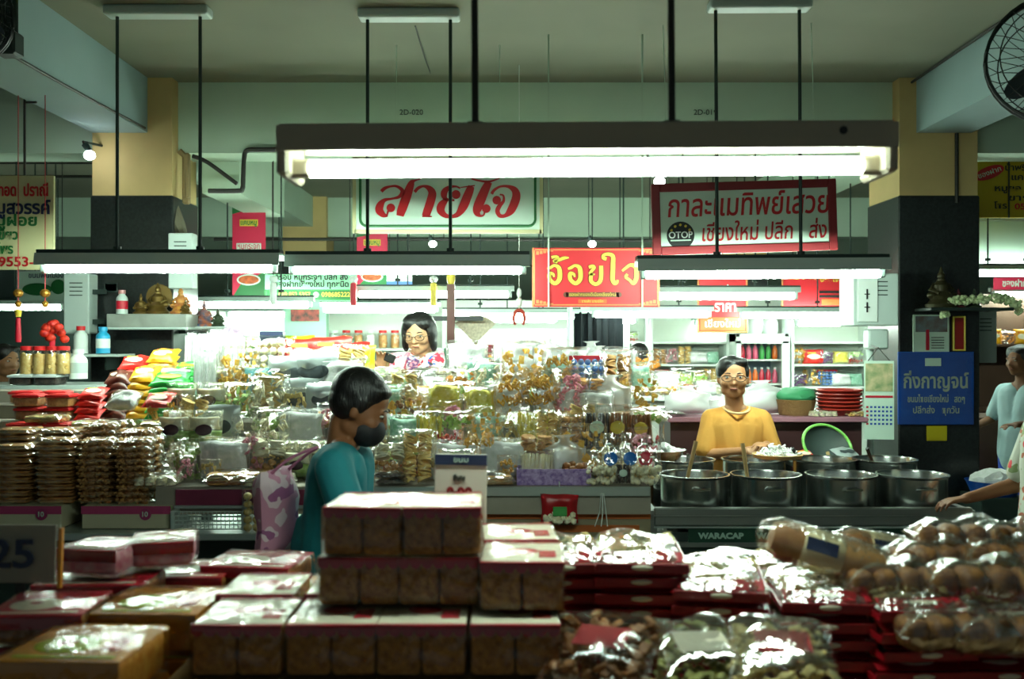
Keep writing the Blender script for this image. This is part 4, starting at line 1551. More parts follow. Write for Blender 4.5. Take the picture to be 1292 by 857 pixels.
    add('fmaroon', foil_bag(mat('foil_maroon', '#6b1f26', .35), .22, .12, .05, 40, M_paper, M_refl), 'maroon pack with white dots', 'maroon pack')
    add('gd', bag('lump', 'green', .12, .14, .06, 41, second=('lump', 'cream'), label=mat('dark_label', '#3a2228', .5)), 'green topped packet with dark label', 'green packet')
    add('sticks', bag('sticks', 'white', .13, .24, .05, 42, film_m=F_crisp), 'long bag of white wafer sticks', 'wafer sticks')
    return p
PRT = make_protos()
SEEN = {}
def put(key, px, k, where, rz=None, sc=1, tilt=None, y=None, z=None, dy=0, prev=None):
    root, ph, sh = PRT[key]
    yy = (ROWY[k] if y is None else y) + dy
    zz = ROWZ[k] if z is None else z
    x = P(px, 0, yy).x
    if y is None:
        yy -= .05
    lab = '%s %s' % (ph, where)
    if lab in SEEN:
        SEEN[lab] += 1
        lab = lab + ', ' + ['', '', 'second', 'third', 'fourth', 'fifth', 'sixth', 'seventh', 'eighth', 'ninth', 'tenth', 'eleventh', 'twelfth'][SEEN[lab]] + ' from left'
    else:
        SEEN[lab] = 1
    fl = ph.startswith(('flat', 'small pack'))
    if tilt is None:
        tilt = 0 if fl else -.22
    place(root, (x, yy, zz + .003 + .045 * abs(math.sin(tilt))), lab, 'snack bag' if not fl else 'snack pack', (tilt, 0, rnd.uniform(-.16, .16) if rz is None else rz), sc if not isinstance(sc, (int, float)) else (sc,) * 3, 'snack bags on the stepped displays')

ROWS = [
    # front tier
    [(206, 'flatwhite', 0.85), (238, 'pink', 0.55), (268, 'khaki', 0.61), (305, 'flatbrown', 1.10), (345, 'flatwhite', 0.98), (455, 'gd', 0.98), (494, 'nut2', 1.05), (527, 'crackers', 1.00), (575, 'candy', 0.84), (618, 'flatbrown', 0.89), (640, 'twist', 0.53),
     (768, 'ckblue', 0.95), (792, 'ckblue', 0.95), (812, 'ckred', 0.95)],
    # second tier
    [(222, 'gd', 1.28), (262, 'gd', 1.28), (300, 'flatrice', 1.22), (345, 'cream', 1.04), (385, 'flatwhite', 1.10), (440, 'green', 0.98), (478, 'khaki', 0.84), (512, 'mint', 0.95), (540, 'yellow2', 0.89), (574, 'candy', 1.05), (612, 'goldchips', 0.84),
     (650, 'flatwhite', 0.95), (690, 'crackers', 0.79), (720, 'browncrk', 0.84), (752, 'black', 1.05), (778, 'brown', 1.05), (806, 'brown', 1.00)],
    # third tier
    [(232, 'gd', 1.28), (268, 'gd', 1.28), (308, 'green', 0.98), (340, 'cream', 1.22), (378, 'khaki', 0.98), (412, 'fsilver', 0.98), (450, 'mint', 0.98), (486, 'mint', 1.00), (516, 'nuts', 1.05), (560, 'yellow', 1.10), (606, 'yellow', 0.95),
     (645, 'twist', 1.05), (682, 'twist', 1.16), (720, 'pink', 1.21), (752, 'white2', 0.84), (782, 'flatbrown', 0.84), (812, 'flatwhite', 0.95)],
    # fourth tier
    [(222, 'white2', 0.85), (262, 'sticks', 0.95), (303, 'goldchips', 1.04), (335, 'fteal', 1.04), (365, 'fsilver', 1.10), (398, 'fsilver', 1.22), (432, 'white2', 1.10), (470, 'purple', 0.57), (508, 'candy', 0.52), (548, 'white2', 0.50), (580, 'orange', 0.89), (618, 'cream', 0.95),
     (660, 'goldchips', 1.16), (706, 'twist', 1.10), (742, 'redhead', 1.00), (778, 'browncrk', 1.16), (818, 'flatrice', 1.05)],
    # top tier
    [(250, 'sticks', 1.05), (275, 'sticks', 1.05), (298, 'sticks', 1.00), (340, 'egg', 1.28), (385, 'fred', 1.10), (418, 'fred', 1.16), (450, 'flime', 0.98), (490, 'flatwhite', 0.73), (522, 'purple', 0.53), (553, 'flatwhite', 0.73), (590, 'white2', 1.05), (622, 'flatwhite', 0.84), (652, 'white2', 1.05),
     (690, 'white', 0.95), (722, 'white2', 0.84), (755, 'white', 0.73)],
]
for k, row in enumerate(ROWS):
    for i, (px, key, sc) in enumerate(row):
        nb_ = PRT[row[i - 1][1]][2] if i else None
        where = ('on %s tier, right of %s' % (TIER[k], nb_)) if i else 'on the %s tier, leftmost' % TIER[k]
        put(key, px, k, where, sc=sc)
# extra bags behind the top tier
for i, (px, key, z, sc) in enumerate(((372, 'flime', 1.50, .95), (400, 'flime', 1.49, .8), (425, 'fdkgreen', 1.49, .9), (448, 'fred', 1.47, .8), (600, 'fmaroon', 1.47, 1), (578, 'fdkgreen', 1.45, .8), (692, 'fmaroon', 1.44, .6), (668, 'white', 1.46, .9), (700, 'white', 1.46, 1), (640, 'white2', 1.46, .8), (318, 'fgreen', 1.46, .7), (302, 'fred', 1.46, .7))):
    put(key, px, 4, 'behind the %s top tier' % ('left' if px < 470 else 'middle'), sc=sc, y=5.63, z=z - .03, tilt=-.35)
box_thing('long carton at the back of the top tier, left', 'box', (-1.60, 5.57, 1.411), (-.72, 5.68, 1.43), M_card)
box_thing('long carton at the back of the top tier, middle', 'box', (-.66, 5.57, 1.411), (.6, 5.68, 1.43), M_card)


# second layer of bags standing close behind each tier's front bags
POOLL = ['cream', 'gd', 'khaki', 'green', 'flatwhite', 'goldchips', 'white2', 'gd', 'crackers', 'pink', 'khaki', 'fsilver', 'nut2', 'fteal']
POOLC = ['goldchips', 'white2', 'yellow', 'cream', 'twist', 'crackers', 'pink', 'white2', 'orange', 'mint', 'browncrk', 'candy', 'khaki', 'white', 'nuts', 'yellow2']
POOLW = ['white2', 'cream', 'white', 'flatwhite', 'goldchips', 'white2', 'mint', 'white', 'orange']
rf = random.Random(77)
for k in range(5):
    n = 0
    xs = list(range(212 if k < 4 else 320, 830, 33))
    for px in xs:
        if k == 4 and 470 < px < 590:
            continue
        pool = POOLL if px < 470 else (POOLC if k < 3 else POOLW)
        key = pool[(n * 3 + k * 5) % len(pool)]
        root, ph, sh = PRT[key]
        fl = ph.startswith('flat')
        sc = rf.uniform(.95, 1.15) if not fl else .75
        if k == 4:
            sc *= .8
        if k == 3 and 470 < px < 600:
            sc *= .55
        y = ROWY[k] + .075
        place(root, (P(px + rf.randint(-5, 5), 0, y).x, y, ROWZ[k] + .003), '%s at rear of %s tier, %s' % (ph, TIER[k], nth(n)), 'snack bag', (0, 0, rf.uniform(-.12, .12)), (sc, sc * .65, sc), 'snack bags on the stepped displays')
        n += 1
    # packs lying over the tier edge
    n = 0
    for px in range(226 if k else 470, 820 if k else 640, 62):
        key = ['flatrice', 'flatwhite', 'flatgreen', 'flatbrown', 'flatdark'][(n * 2 + k) % 5]
        root, ph, sh = PRT[key]
        y = ROWY[k] - .13
        if k == 0:
            continue
        place(root, (P(px + rf.randint(-8, 8), 0, y).x, y, ROWZ[k] + .002), '%s over the %s tier edge, %s' % (ph, TIER[k], nth(n)), 'snack pack', (R(38), 0, rf.uniform(-.3, .3)), (.6, .55, .6), 'packs lying on the tier edges')
        n += 1

# small goods in front
root = thing('tray', 'purple patterned tray holding sticks and brown balls', 'tray', (P(698, 0, 4.40).x, 4.40, ROWZ[0] + .001))
M_pflor = mat('purple_floral', '#7a5aa0', .5, col2='#c3a8d8', vscale=60)
mb = MB()
w, dd, h = .318, .14, .07
mb.box((0, 0, .004), (w, dd, .008))
for s in (-1, 1):
    mb.box((0, s * dd / 2, h / 2), (w, .006, h), bev=.001)
    mb.box((s * w / 2, 0, h / 2), (.006, dd, h), bev=.001)
mb.build('body', M_pflor, root, smooth=False)
stk = bag('sticks', 'cream', .15, .10, .06, 51)
place(stk, (P(678, 0, 4.40).x, 4.40, ROWZ[0] + .045), 'bag of cream sticks standing in the purple tray', 'snack bag', (-.1, 0, 0))
for i in range(14):
    r_ = random.Random(i)
    mb = MB()
    mb.ball((0, 0, 0), (.019, .017, .016), sub=2)
    for v in mb.bm.verts:
        v.co += noise.noise_vector(v.co * 60 + Vector((i, 0, 0))) * .003
    o = mb.build('brown_sweet', food('brown'), None, loc=(P(730, 0, 4.4).x + ((i % 5) - 2) * .027, 4.36 + (i // 5) * .035, ROWZ[0] + .055 + (i % 3) * .012))
    tag(o, 'brown ball sweet heaped at right end of purple tray', 'sweet', 'brown ball sweets in the purple tray')
for i, (px, key, sc, w) in enumerate(((750, 'ckplain', 1, 'left'), (768, 'ckplain', .95, 'second from left'), (786, 'black', .55, 'dark middle'), (806, 'ckplain', 1, 'second from right'), (823, 'ckplain', 1, 'right'))):
    root, ph, sh = PRT[key]
    place(root, (P(px, 0, 4.34).x, 4.34, ROWZ[0] + .003), 'small tied bag at the right corner of front tier, %s one' % w, 'snack bag', (-.1, 0, 0), sc, 'small tied bags at the corner')
for i, (px, z) in enumerate(((494, 0), (492, .03), (606, 0), (612, .03))):
    root, ph, sh = PRT['flatdark']
    place(root, (P(px, 0, 4.32).x, 4.335, ROWZ[0] + .003 + z), 'flat shiny pack of dark sweets, %s one %s the price stand' % ('lower' if z == 0 else 'upper', 'left of' if px < 560 else 'right of'), 'snack pack', (0, 0, .04 * i), (.75, .45, .8), 'dark flat packs on the front edge')
# hanging goods
root = thing('hanging_bag', 'red snack bag hanging below the middle front edge', 'snack bag', P(706, 660, 4.28))
mb = MB()
mb.pillow(.165, .125, .05, 12, 12, (0, 0, 0), wr=.005, seed=60)
mb.build('pouch', mat('bag_red', '#a3141c', .35), root)
mb = MB()
mb.box((0, -.034, .055), (.06, .006, .04), bev=.002)
mb.build('green_patch', M_leaf, root, smooth=False)
mb = MB()
fill(mb, 'balls', .16, .06, .03, 61, n=40)
o = mb.build('printed_snacks', food('cream'), root)
o.location = (0, -.018, .0)
mb = MB()
mb.cone((0, .0, .11), (0, .02, .175), .003, seg=6)
mb.build('string', M_refl, root)
root = thing('hanging_bag', 'clear bag of yellow balls hanging beside the wire basket', 'snack bag', P(330, 683, 4.22))
mb = MB()
for i in range(4):
    for j in range(6):
        mb.ball(((i - 1.5) * .039, 0, .025 + j * .033), (.0185, .022, .0175), sub=2)
mb.build('contents', food('khaki'), root)
mb = MB()
mb.pillow(.18, .26, .05, 10, 12, (0, 0, 0), wr=.004, seed=62)
mb.build('wrapper', F_clear, root)
mb = MB()
mb.tube([(0, 0, .25), (0, .03, .268), (0, .085, .262)], .004, seg=6)
mb.build('hook', M_steel, root)
mb = MB()
for k in range(3):
    mb.tube([(P(758, 0, 4.28).x + k * .006, 4.275, .94), (P(756 + 4 * k, 0, 4.28).x, 4.26, .86), (P(750 + 8 * k, 0, 4.28).x, 4.262, .80)], .0022, seg=5)
tag(mb.build('string', M_refl), 'white strings hanging from the front edge near the corner', 'string')
# boxes, basket under the left goods
for (x0, x1, w) in ((-10, 77, 'left one'), (103, 215, 'right one')):
    a, b = P(x0, 0, 4.27), P(x1, 0, 4.27)
    root, sz = box_thing('cream carton with pink band under brown packs, %s' % w, 'box', (a.x, 4.27, .787), (b.x, 4.62, .885), mat('cream_carton', '#c8c3a4', .7), 'cardboard_box')
    mb = MB()
    mb.box((0, -sz.y / 2 - .001, sz.z - .017), (sz.x + .002, .004, .034))
    mb.build('pink_band', mat('band_pink', '#b03a6c', .6), root, smooth=False)
    mb = MB()
    mb.cone((sz.x * .22, -sz.y / 2, sz.z - .035), (sz.x * .22, -sz.y / 2 - .005, sz.z - .035), .025, seg=20)
    mb.build('round_mark', mat('mark_pink', '#9c3566', .6), root, smooth=False)
    text('10', .03, M_signw, root, (sz.x * .22, -sz.y / 2 - .0065, sz.z - .035), width=.024, bold=.02)
a, b = P(219, 0, 4.22), P(304, 0, 4.22)
root = thing('wire_basket', 'pale wire basket under the magenta tray edge', 'basket', ((a.x + b.x) / 2, 4.33, .787))
w = b.x - a.x
mb = MB()
n = 16
for i in range(n + 1):
    x = -w / 2 + w * i / n
    mb.tube([(x, -.09, .005), (x, -.1, .08)], .0016, seg=4)
    mb.tube([(x, .09, .005), (x, .1, .08)], .0016, seg=4)
    mb.tube([(x, -.09, .005), (x, .09, .005)], .0016, seg=4)
for z in (.005, .025, .043, .062, .08):
    q = .09 + z * .1
    mb.tube([(-w / 2, -q, z), (w / 2, -q, z), (w / 2, q, z), (-w / 2, q, z)], .0022, seg=5, closed=True)
mb.build('wires', M_grey, root)
for s in (-1, 1):
    mb = MB()
    mb.box((s * (w / 2 + .008), 0, .043), (.018, .21, .084), bev=.004)
    mb.build('end_frame', M_grey, root, smooth=False)

# brown packet stacks at the left
BP = flat_pack('sheets', 'nut', .165, .19, .026, 70, F_crisp, name='cracker_packet')
BP2 = flat_pack('bits', 'nut', .165, .19, .026, 71, F_crisp, name='cracker_packet')
GB = 'brown cracker packets in the left stacks'
for c, (px, n, pr, w) in enumerate(((12, 9, BP, 'leftmost'), (66, 10, BP, 'second'), (118, 10, BP2, 'third'), (166, 10, BP2, 'rightmost'))):
    for k in range(n):
        p = P(px, 0, 4.30)
        place(pr, (p.x + rnd.uniform(-.006, .006), 4.30 + .1 + rnd.uniform(-.008, .008), .887 + k * .0285), 'brown cracker packet, %s in the %s front stack' % ('topmost' if k == n - 1 else VORD[k], w), 'snack packet', (0, 0, rnd.uniform(-.06, .06)), 1, GB)
    for k in range(n + (1 if c % 2 else 2)):
        p = P(px + 16, 0, 4.54)
        place(pr, (p.x + rnd.uniform(-.006, .006), 4.525 + rnd.uniform(-.005, .005), .887 + k * .0285), 'brown cracker packet, %s in the %s back stack' % ('topmost' if k == n + (0 if c % 2 else 1) else VORD[k], w), 'snack packet', (0, 0, rnd.uniform(-.05, .05)), (1, .95, 1), GB)
# far left tubs
M_lidred = mat('lid_red', '#d01f22', .4)
TB = tub(M_lidred, 'nut', .13, .055, .12)
LT = [(32, 0, 1.14, 4.72, 'leftmost on the lowest board'), (78, 0, 1.14, 4.72, 'second on the lowest board'), (40, 0, 1.2, 4.92, 'leftmost on the second board'), (78, .0, 1.2, 4.92, 'second on the second board'), (38, 0, 1.265, 4.92, 'stacked at left of second board'), (80, 0, 1.265, 4.92, 'stacked at right of second board'),
      (32, 0, 1.27, 5.12, 'left on the third board'), (72, 0, 1.27, 5.12, 'right on the third board')]
for px, _, z, y, w in LT:
    place(TB, (P(px, 0, y).x, y, z + .002), 'snack tub with red lid, %s' % w, 'tub', (0, 0, rnd.uniform(-.1, .1)), 1, 'red lidded tubs at the far left')
FX = flat_pack('rolls', 'khaki', .18, .14, .035, 72, F_crisp, name='snack_pack')
for k, (px, y, z) in enumerate(((115, 4.72, 1.142), (118, 4.72, 1.185), (150, 4.72, 1.142), (152, 4.72, 1.185), (192, 4.72, 1.142), (60, 4.72, 1.21), (205, 4.72, 1.185), (10, 4.72, 1.142))):
    place(FX, (P(px, 0, y).x, y, z), 'flat pack of khaki rolls, %s of those behind the brown packets' % ['front lower left', 'front upper left', 'lower middle', 'upper middle', 'lower right', 'one on the red tubs', 'upper right', 'far left'][k], 'snack pack', (0, 0, rnd.uniform(-.1, .1)), 1, 'khaki roll packs at the left')
def leafstack(key, px, y, z, n, dz, word, sc=1, tl=R(-62)):
    root, ph, sh = PRT[key]
    for k in range(n):
        place(root, (P(px, 0, y).x + rnd.uniform(-.006, .006), y - .04 + k * .012, z + k * dz), '%s, %s in the leaning pile %s' % (ph, 'topmost' if k == n - 1 else VORD[k], word), 'snack bag', (tl, 0, rnd.uniform(-.12, .12)), sc, 'foil bags in the leaning piles at left')
leafstack('fred', 112, 4.92, 1.205, 4, .034, 'beside the tubs', (.65, .7, .6))
leafstack('fbrown', 144, 5.0, 1.205, 6, .034, 'right of the red pile', (.75, 1, .9))
leafstack('fyellow', 176, 5.02, 1.205, 6, .036, 'right of the brown pile', (.75, .9, .9))
leafstack('fgreen', 208, 4.95, 1.205, 6, .032, 'right of the yellow pile', (.95, .9, .8))
leafstack('fgreen', 232, 5.16, 1.275, 5, .034, 'behind the first green pile', (.7, .9, .8))
leafstack('fyellow', 200, 5.24, 1.335, 5, .036, 'behind the first yellow pile', (.8, .9, .8))
leafstack('fred', 165, 5.26, 1.335, 4, .036, 'behind the brown pile', (.7, .9, .8))
for i, (px, key, y, z, sc) in enumerate(((150, 'white2', 4.72, 1.235, .7), (195, 'fred', 4.75, 1.235, .7), (222, 'white2', 4.78, 1.145, .7))):
    put(key, px, 0, 'lying at left before the foil piles', sc=sc, y=y, z=z, tilt=-1.0)
# jars, trays and bottles by the left column
root = thing('shelf_unit', 'dark shelf unit carrying cookie jars at far left', 'shelf', (P(50, 0, 5.75).x, 5.75, 0))
mb = MB()
mb.box((0, .1, .66), (.75, .5, 1.32))
mb.build('body', M_dark, root, smooth=False)
mb = MB()
mb.box((0, .1, 1.33), (.8, .54, .02))
mb.build('top', M_grey, root, smooth=False)
JP = jar('cracker', M_lidred, .042, .15)
for i, px in enumerate((34, 50, 66, 80)):
    place(JP, (P(px, 0, 5.7).x, 5.7, 1.40), 'tall cookie jar, %s of four on clear trays' % ('leftmost', 'second', 'third', 'rightmost')[i], 'jar', (0, 0, i), 1, 'cookie jars at the far left')
TB2 = tub(mat('lid_clear', '#cfd8d8', .3), 'dark', .14, .05, .16)
for i, px in enumerate((32, 64)):
    place(TB2, (P(px, 0, 5.7).x + (0 if i else 0), 5.7, 1.341), 'low clear tray under the cookie jars, %s one' % ('left', 'right')[i], 'tray', (0, 0, 0), 1, 'low clear trays under the jars')
def bottle(label, m, capm, px, py, d, r, h, lab=None):
    root = thing('bottle', label, 'bottle', P(px, py, d))
    mb = MB()
    mb.lathe([(0, 0), (r, 0), (r, h * .62), (r * .9, h * .7), (r * .55, h * .8), (r * .5, h * .86), (0, h * .86)], seg=20)
    mb.build('body', m, root)
    mb = MB()
    mb.lathe([(r * .62, h * .84), (r * .62, h), (0, h)], seg=16)
    mb.build('cap', capm, root)
    if lab:
        mb = MB()
        mb.lathe([(r * 1.01, h * .2), (r * 1.02, h * .55)], seg=20)
        mb.build('label', lab, root)
    return root
M_blueb = mat('bottle_blue', '#2fa8d8', .35)
sh = P(105, 447, 6.2)
root = thing('wall_shelf', 'narrow pale shelf at the left column with blue bottle', 'shelf', sh)
mb = MB()
mb.box((0, .1, -.008), (.46, .3, .016), bev=.002)
mb.build('board', M_grey, root, smooth=False)
for s in (-.1, .12):
    mb = MB()
    mb.prism([(-.006, -.016), (.006, -.016), (.006, -.1), (-.006, -.1)], .2, Matrix.Translation((s, .05, 0)))
    mb.build('bracket', M_dark, root, smooth=False)
bottle('light blue plastic bottle with white label on the shelf', M_blueb, M_blueb, 130, 446, 6.2, .042, .165, M_refl)
bottle('white plastic bottle with red cap left of blue bottle', M_white, M_lidred, 102, 446, 6.2, .042, .17)
bottle('tall translucent white bottle left below the shelf', M_white, M_white, 99, 478, 5.75, .05, .17, M_grey)
# red paper flower and red ribbons
root = thing('paper_flower', 'red paper flower ornament above the cookie jars', 'ornament', P(66, 438, 5.74))
mb = MB()
for i in range(18):
    r_ = random.Random(i)
    mb.ball((r_.uniform(-.06, .06), r_.uniform(-.04, .04), .09 + r_.uniform(-.05, .05)), (.028, .02, .024), sub=2)
mb.build('petals', mat('paper_red', '#d63a1e', .5, col2='#b01218', vscale=25), root)
mb = MB()
mb.cone((0, 0, -.03), (0, 0, .06), .012, .02)
mb.build('stem', M_redp, root)
for i, (px, w) in enumerate(((23, 'left'), (57, 'right'))):
    p = P(px, 345, 5.5)
    root = thing('hanging_charm', 'hanging charm of gold beads %s of the far left pair' % w, 'charm', p, (0, 0, 0), 'hanging charms at the far left')
    mb = MB()
    mb.tube([(0, 0, 1.0), (0, 0, -.2)], .0025, seg=5)
    mb.build('cord', M_redp, root)
    mb = MB()
    mb.ball((0, 0, -.11), (.028, .028, .024), sub=2)
    mb.ball((0, 0, -.17), (.018, .018, .02), sub=2)
    mb.build('bead', mat('charm_gold', '#a8762a', .35, metal=.6), root)
    if i == 0:
        mb = MB()
        mb.cone((0, 0, -.2), (0, 0, -.24), .02, .014)
        mb.build('bead', M_yel, root)
        mb = MB()
        mb.lathe([(0, -.24), (.012, -.25), (.017, -.36), (.014, -.38), (0, -.38)], seg=12)
        mb.build('tassel', M_redp, root)
# shrine shelf on the left column
c = P(189, 405, 6.3)
root = thing('shrine_shelf', 'grey marble shrine shelf fixed to the left column', 'shelf', (c.x, 6.36, c.z))
mb = MB()
mb.box((0, 0, 0), (.5, .24, .085), bev=.004)
mb.build('body', mat('grey_marble', '#8b9088', .4, var=.15, vscale=9), root, smooth=False)
mb = MB()
mb.box((0, -.0, -.048), (.53, .26, .014), bev=.003)
mb.build('lower_ledge', M_grey, root, smooth=False)
M_bronze = mat('old_bronze', '#6a5426', .4, metal=.6)
def figure(label, x, y, z, h, m, halo=False):
    root = thing('statuette', label, 'statuette', (x, y, z))
    mb = MB()
    mb.lathe([(0, 0), (.36 * h, 0), (.38 * h, .08 * h), (.3 * h, .13 * h), (.26 * h, .2 * h), (.3 * h, .28 * h), (.18 * h, .4 * h), (.2 * h, .55 * h), (.1 * h, .66 * h), (.1 * h, .7 * h)], seg=16)
    for s in (-1, 1):
        mb.ball((s * .24 * h, -.05 * h, .3 * h), (.14 * h, .12 * h, .09 * h), sub=2)
        mb.tube([(s * .17 * h, 0, .58 * h), (s * .28 * h, -.02 * h, .44 * h), (s * .12 * h, -.18 * h, .34 * h)], .05 * h, seg=8)
    mb.build('body', m, root)
    mb = MB()
    mb.ball((0, 0, .78 * h), (.09 * h, .1 * h, .11 * h), sub=3)
    mb.cone((0, 0, .86 * h), (0, 0, h), .06 * h, .004, seg=10)
    mb.build('head', m, root)
    if halo:
        mb = MB()
        mb.cone((0, .12 * h, .55 * h), (0, .16 * h, .55 * h), .42 * h, .4 * h, seg=20)
        mb.build('backplate', m, root)
    return root
zt = c.z + .0425
figure('seated bronze statuette in the middle of shrine shelf', c.x + .04, 6.33, zt, .2, M_bronze, True)
figure('smaller bronze statuette left of the seated one', c.x - .06, 6.31, zt, .13, M_bronze)
figure('reddish statuette at the right end of shrine shelf', c.x + .19, 6.32, zt, .18, mat('terracotta_gold', '#9a5230', .5, col2='#c08a3a', vscale=40))
figure('small dark statuette beside the reddish one', c.x + .235, 6.27, zt, .09, M_bronze)
bottle('clear glass bottle with red label left on shrine shelf', M_grey, mat('cap_pink', '#c98a8a', .4), 154, 398, 6.25, .035, .15, M_redp).location.z = zt
root = thing('picture', 'small teal framed picture on the dark column', 'picture', P(140, 363, 6.49))
board(root, .09, .06, mat('teal_picture', '#3b7c7c', .5, col2='#8aa79a', vscale=30), M_dark, fw=.008, th=.01)
c2 = P(262, 412, 6.4)
root = thing('wall_shelf', 'small pale side shelf right of the shrine shelf', 'shelf', c2 + Vector((0, .15, 0)))
mb = MB()
mb.box((0, 0, -.007), (.22, .26, .014), bev=.002)
mb.build('board', M_grey, root, smooth=False)
mb = MB()
mb.box((-.2, .06, -.03), (.3, .02, .03))
mb.build('bracket', M_dark, root, smooth=False)
figure('dark green statuette on gold base at side shelf', c2.x + .03, c2.y + .12, c2.z, .12, mat('jade_dark', '#2b3a26', .4))
figure('blue and red statuette at left of side shelf', c2.x - .06, c2.y + .12, c2.z, .17, mat('painted_figure', '#3a5a78', .5, col2='#b0603a', vscale=30))
# electric boxes
def ebox(label, px0, px1, py0, py1, d, dep=.14):
    a, b = P(px0, py0, d), P(px1, py1, d)
    root = thing('electric_box', label, 'electric box', ((a.x + b.x) / 2, d, b.z))
    w, h = b.x - a.x, a.z - b.z
    mb = MB()
    mb.box((0, dep / 2, h / 2), (w, dep, h), bev=.006)
    mb.build('cabinet', M_grey, root, smooth=False)
    mb = MB()
    for k in range(4):
        mb.box((0, -.002, h * .84 - k * .026), (w * .5, .006, .006))
    mb.build('vents', M_dark, root, smooth=False)
    return root, w, h
e, w, h = ebox('pale electric box hanging left of the dark column', 80, 112, 345, 421, 6.3)
for q in (.7, .2):
    mb = MB()
    mb.box((w / 2 + .03, .07, h * q), (.1, .03, .03))
    mb.build('bracket', M_dark, e, smooth=False)
e, w, h = ebox('pale electric box on the inner side of left column', 212, 243, 294, 364, 6.3, .1)
mb = MB()
mb.box((-.02, .16, h * .5), (.03, .2, .2))
mb.build('bracket', M_dark, e, smooth=False)
# bracket / broom things on left column inner side
mb = MB()
mb.tube([P(216, 250, 6.62), P(226, 285, 6.56), P(238, 318, 6.5)], [.03, .045, .02], seg=8)
tag(mb.build('folded_umbrella', mat('faded_cloth', '#6f6b58', .8)), 'faded folded umbrella hanging at the left column', 'umbrella')
mb = MB()
mb.box((P(234, 0, 6.6).x, 6.62, P(0, 225, 6.6).z), (.05, .04, .34), bev=.01)
mb.tube([P(226, 190, 6.6), P(236, 200, 6.62), P(237, 250, 6.6)], .02, seg=6)
tag(mb.build('meter_board', mat('old_wood', '#8c7750', .7)), 'narrow wooden meter board on the column side', 'board')
# lilac fan leaflet and blue purse on the pile back
mb = MB()
mb.box((0, 0, 0), (.16, .01, .11), bev=.002)
o = mb.build('card_sign', mat('lilac_card', '#b08fb0', .6), None, smooth=False, loc=(P(290, 0, 5.62).x, 5.62, 1.615))
box_thing('small carton holding up the lilac card', 'box', (P(290, 0, 5.62).x - .05, 5.58, 1.431), (P(290, 0, 5.62).x + .06, 5.67, 1.54), M_card)
o.rotation_euler = (0, R(-25), 0)
tag(o, 'lilac card leaning behind the white wafer sticks', 'card')
root = thing('box', 'navy box with arched white label behind egg rolls', 'box', (P(342, 0, 5.58).x, 5.58, 1.581))
box_thing('small carton holding up the navy box', 'box', (P(342, 0, 5.58).x - .07, 5.575, 1.431), (P(342, 0, 5.58).x + .07, 5.675, 1.58), M_card)
mb = MB()
mb.box((0, .04, .03), (.13, .08, .07), bev=.003)
mb.build('body', M_navy, root, smooth=False)
mb = MB()
mb.ball((0, 0, .008), (.04, .004, .02), sub=2)
mb.build('label', M_paper, root)
# ================================================================== pot counter
x0, x1 = P(825, 0, 4.36).x, P(1226, 0, 4.36).x
root = thing('steel_counter', 'steel counter carrying the cooking pots', 'counter', ((x0 + x1) / 2, 4.36, 0))
w = x1 - x0
M_dsteel = mat('dull_steel', '#858a86', .4, metal=.6, bump=.05, bscale=60, stretch=(.05, 1, 1))
mb = MB()
mb.box((0, 0, .825), (w, .03, .08), bev=.006)
mb.box((0, -.014, .828), (w, .012, .008), bev=.002)
mb.build('front_rail', M_dsteel, root, smooth=False)
mb = MB()
mb.box((0, .39, .70), (w, .78, .02))
mb.build('pot_shelf', M_dsteel, root, smooth=False)
mb = MB()
mb.box((0, .78, .80), (w, .03, .10))
for s in (-1, 1):
    mb.box((s * w / 2, .39, .80), (.03, .78, .10))
mb.build('side_rail', M_dsteel, root, smooth=False)
mb = MB()
mb.box((0, .03, .70), (w, .02, .10))
mb.box((0, .035, .36), (w, .01, .6))
mb.build('lower_front', M_dark, root, smooth=False)
mb = MB()
mb.box((0, .0, .778), (w, .014, .007))
mb.build('light_strip', M_trim, root, smooth=False)
M_dgreen = mat('dark_green_board', '#0d3a2a', .5)
mb = MB()
mb.box((.0, .012, .736), (w * .78, .016, .07))
mb.build('green_board', M_dgreen, root, smooth=False)
M_wtxt = mat('faded_white_print', '#a3c4b6', .6)
for px in (909, 982, 1055):
    text('WARACAP', .034, M_wtxt, root, (P(px, 0, 4.37).x - (x0 + x1) / 2, .002, .738), width=.2, bold=.05)
for sx in (-1, 1):
    for y in (.05, .75):
        mb = MB()
        mb.box((sx * (w / 2 - .03), y, .35), (.04, .04, .69))
        mb.build('leg', M_steel, root, smooth=False)

M_pot = mat('pot_steel', '#b9bdba', .22, metal=1, bump=.04, bscale=30, stretch=(1, 1, .02))
def pot(r, h, fk=None):
    root = raw('cooking_pot')
    mb = MB()
    mb.lathe([(0, .004), (r * .94, 0), (r * .98, .012), (r, .03), (r, h - .012), (r * 1.05, h - .004), (r * 1.05, h), (r * 1.0, h), (r * .975, h - .012), (r * .97, .03), (0, .012)], seg=40)
    mb.build('body', M_pot, root)
    mb = MB()
    mb.lathe([(0, h * .78), (r * .97, h * .78)], seg=32)
    for v in mb.bm.verts:
        v.co.z += noise.noise(v.co * 30) * .004
    mb.build('stew', food(fk or 'dark'), root)
    for s in (-1, 1):
        mb = MB()
        mb.tube([(s * r * 1.0, -.04, h * .8), (s * r * 1.17, -.035, h * .82), (s * r * 1.17, .035, h * .82), (s * r * 1.0, .04, h * .8)], .006, seg=6)
        mb.build('handle', M_pot, root)
    return root
PT = pot(.153, .275)
GP = 'steel pots on the counter'
for i, (px, w_) in enumerate(((876, 'front row, leftmost'), (966, 'front row, second from left'), (1061, 'front row, third from left'), (1151, 'front row, rightmost'))):
    place(PT, (P(px, 0, 4.56).x, 4.56, .711), 'steel cooking pot, %s' % w_, 'pot', (0, 0, R(90)), 1, GP)
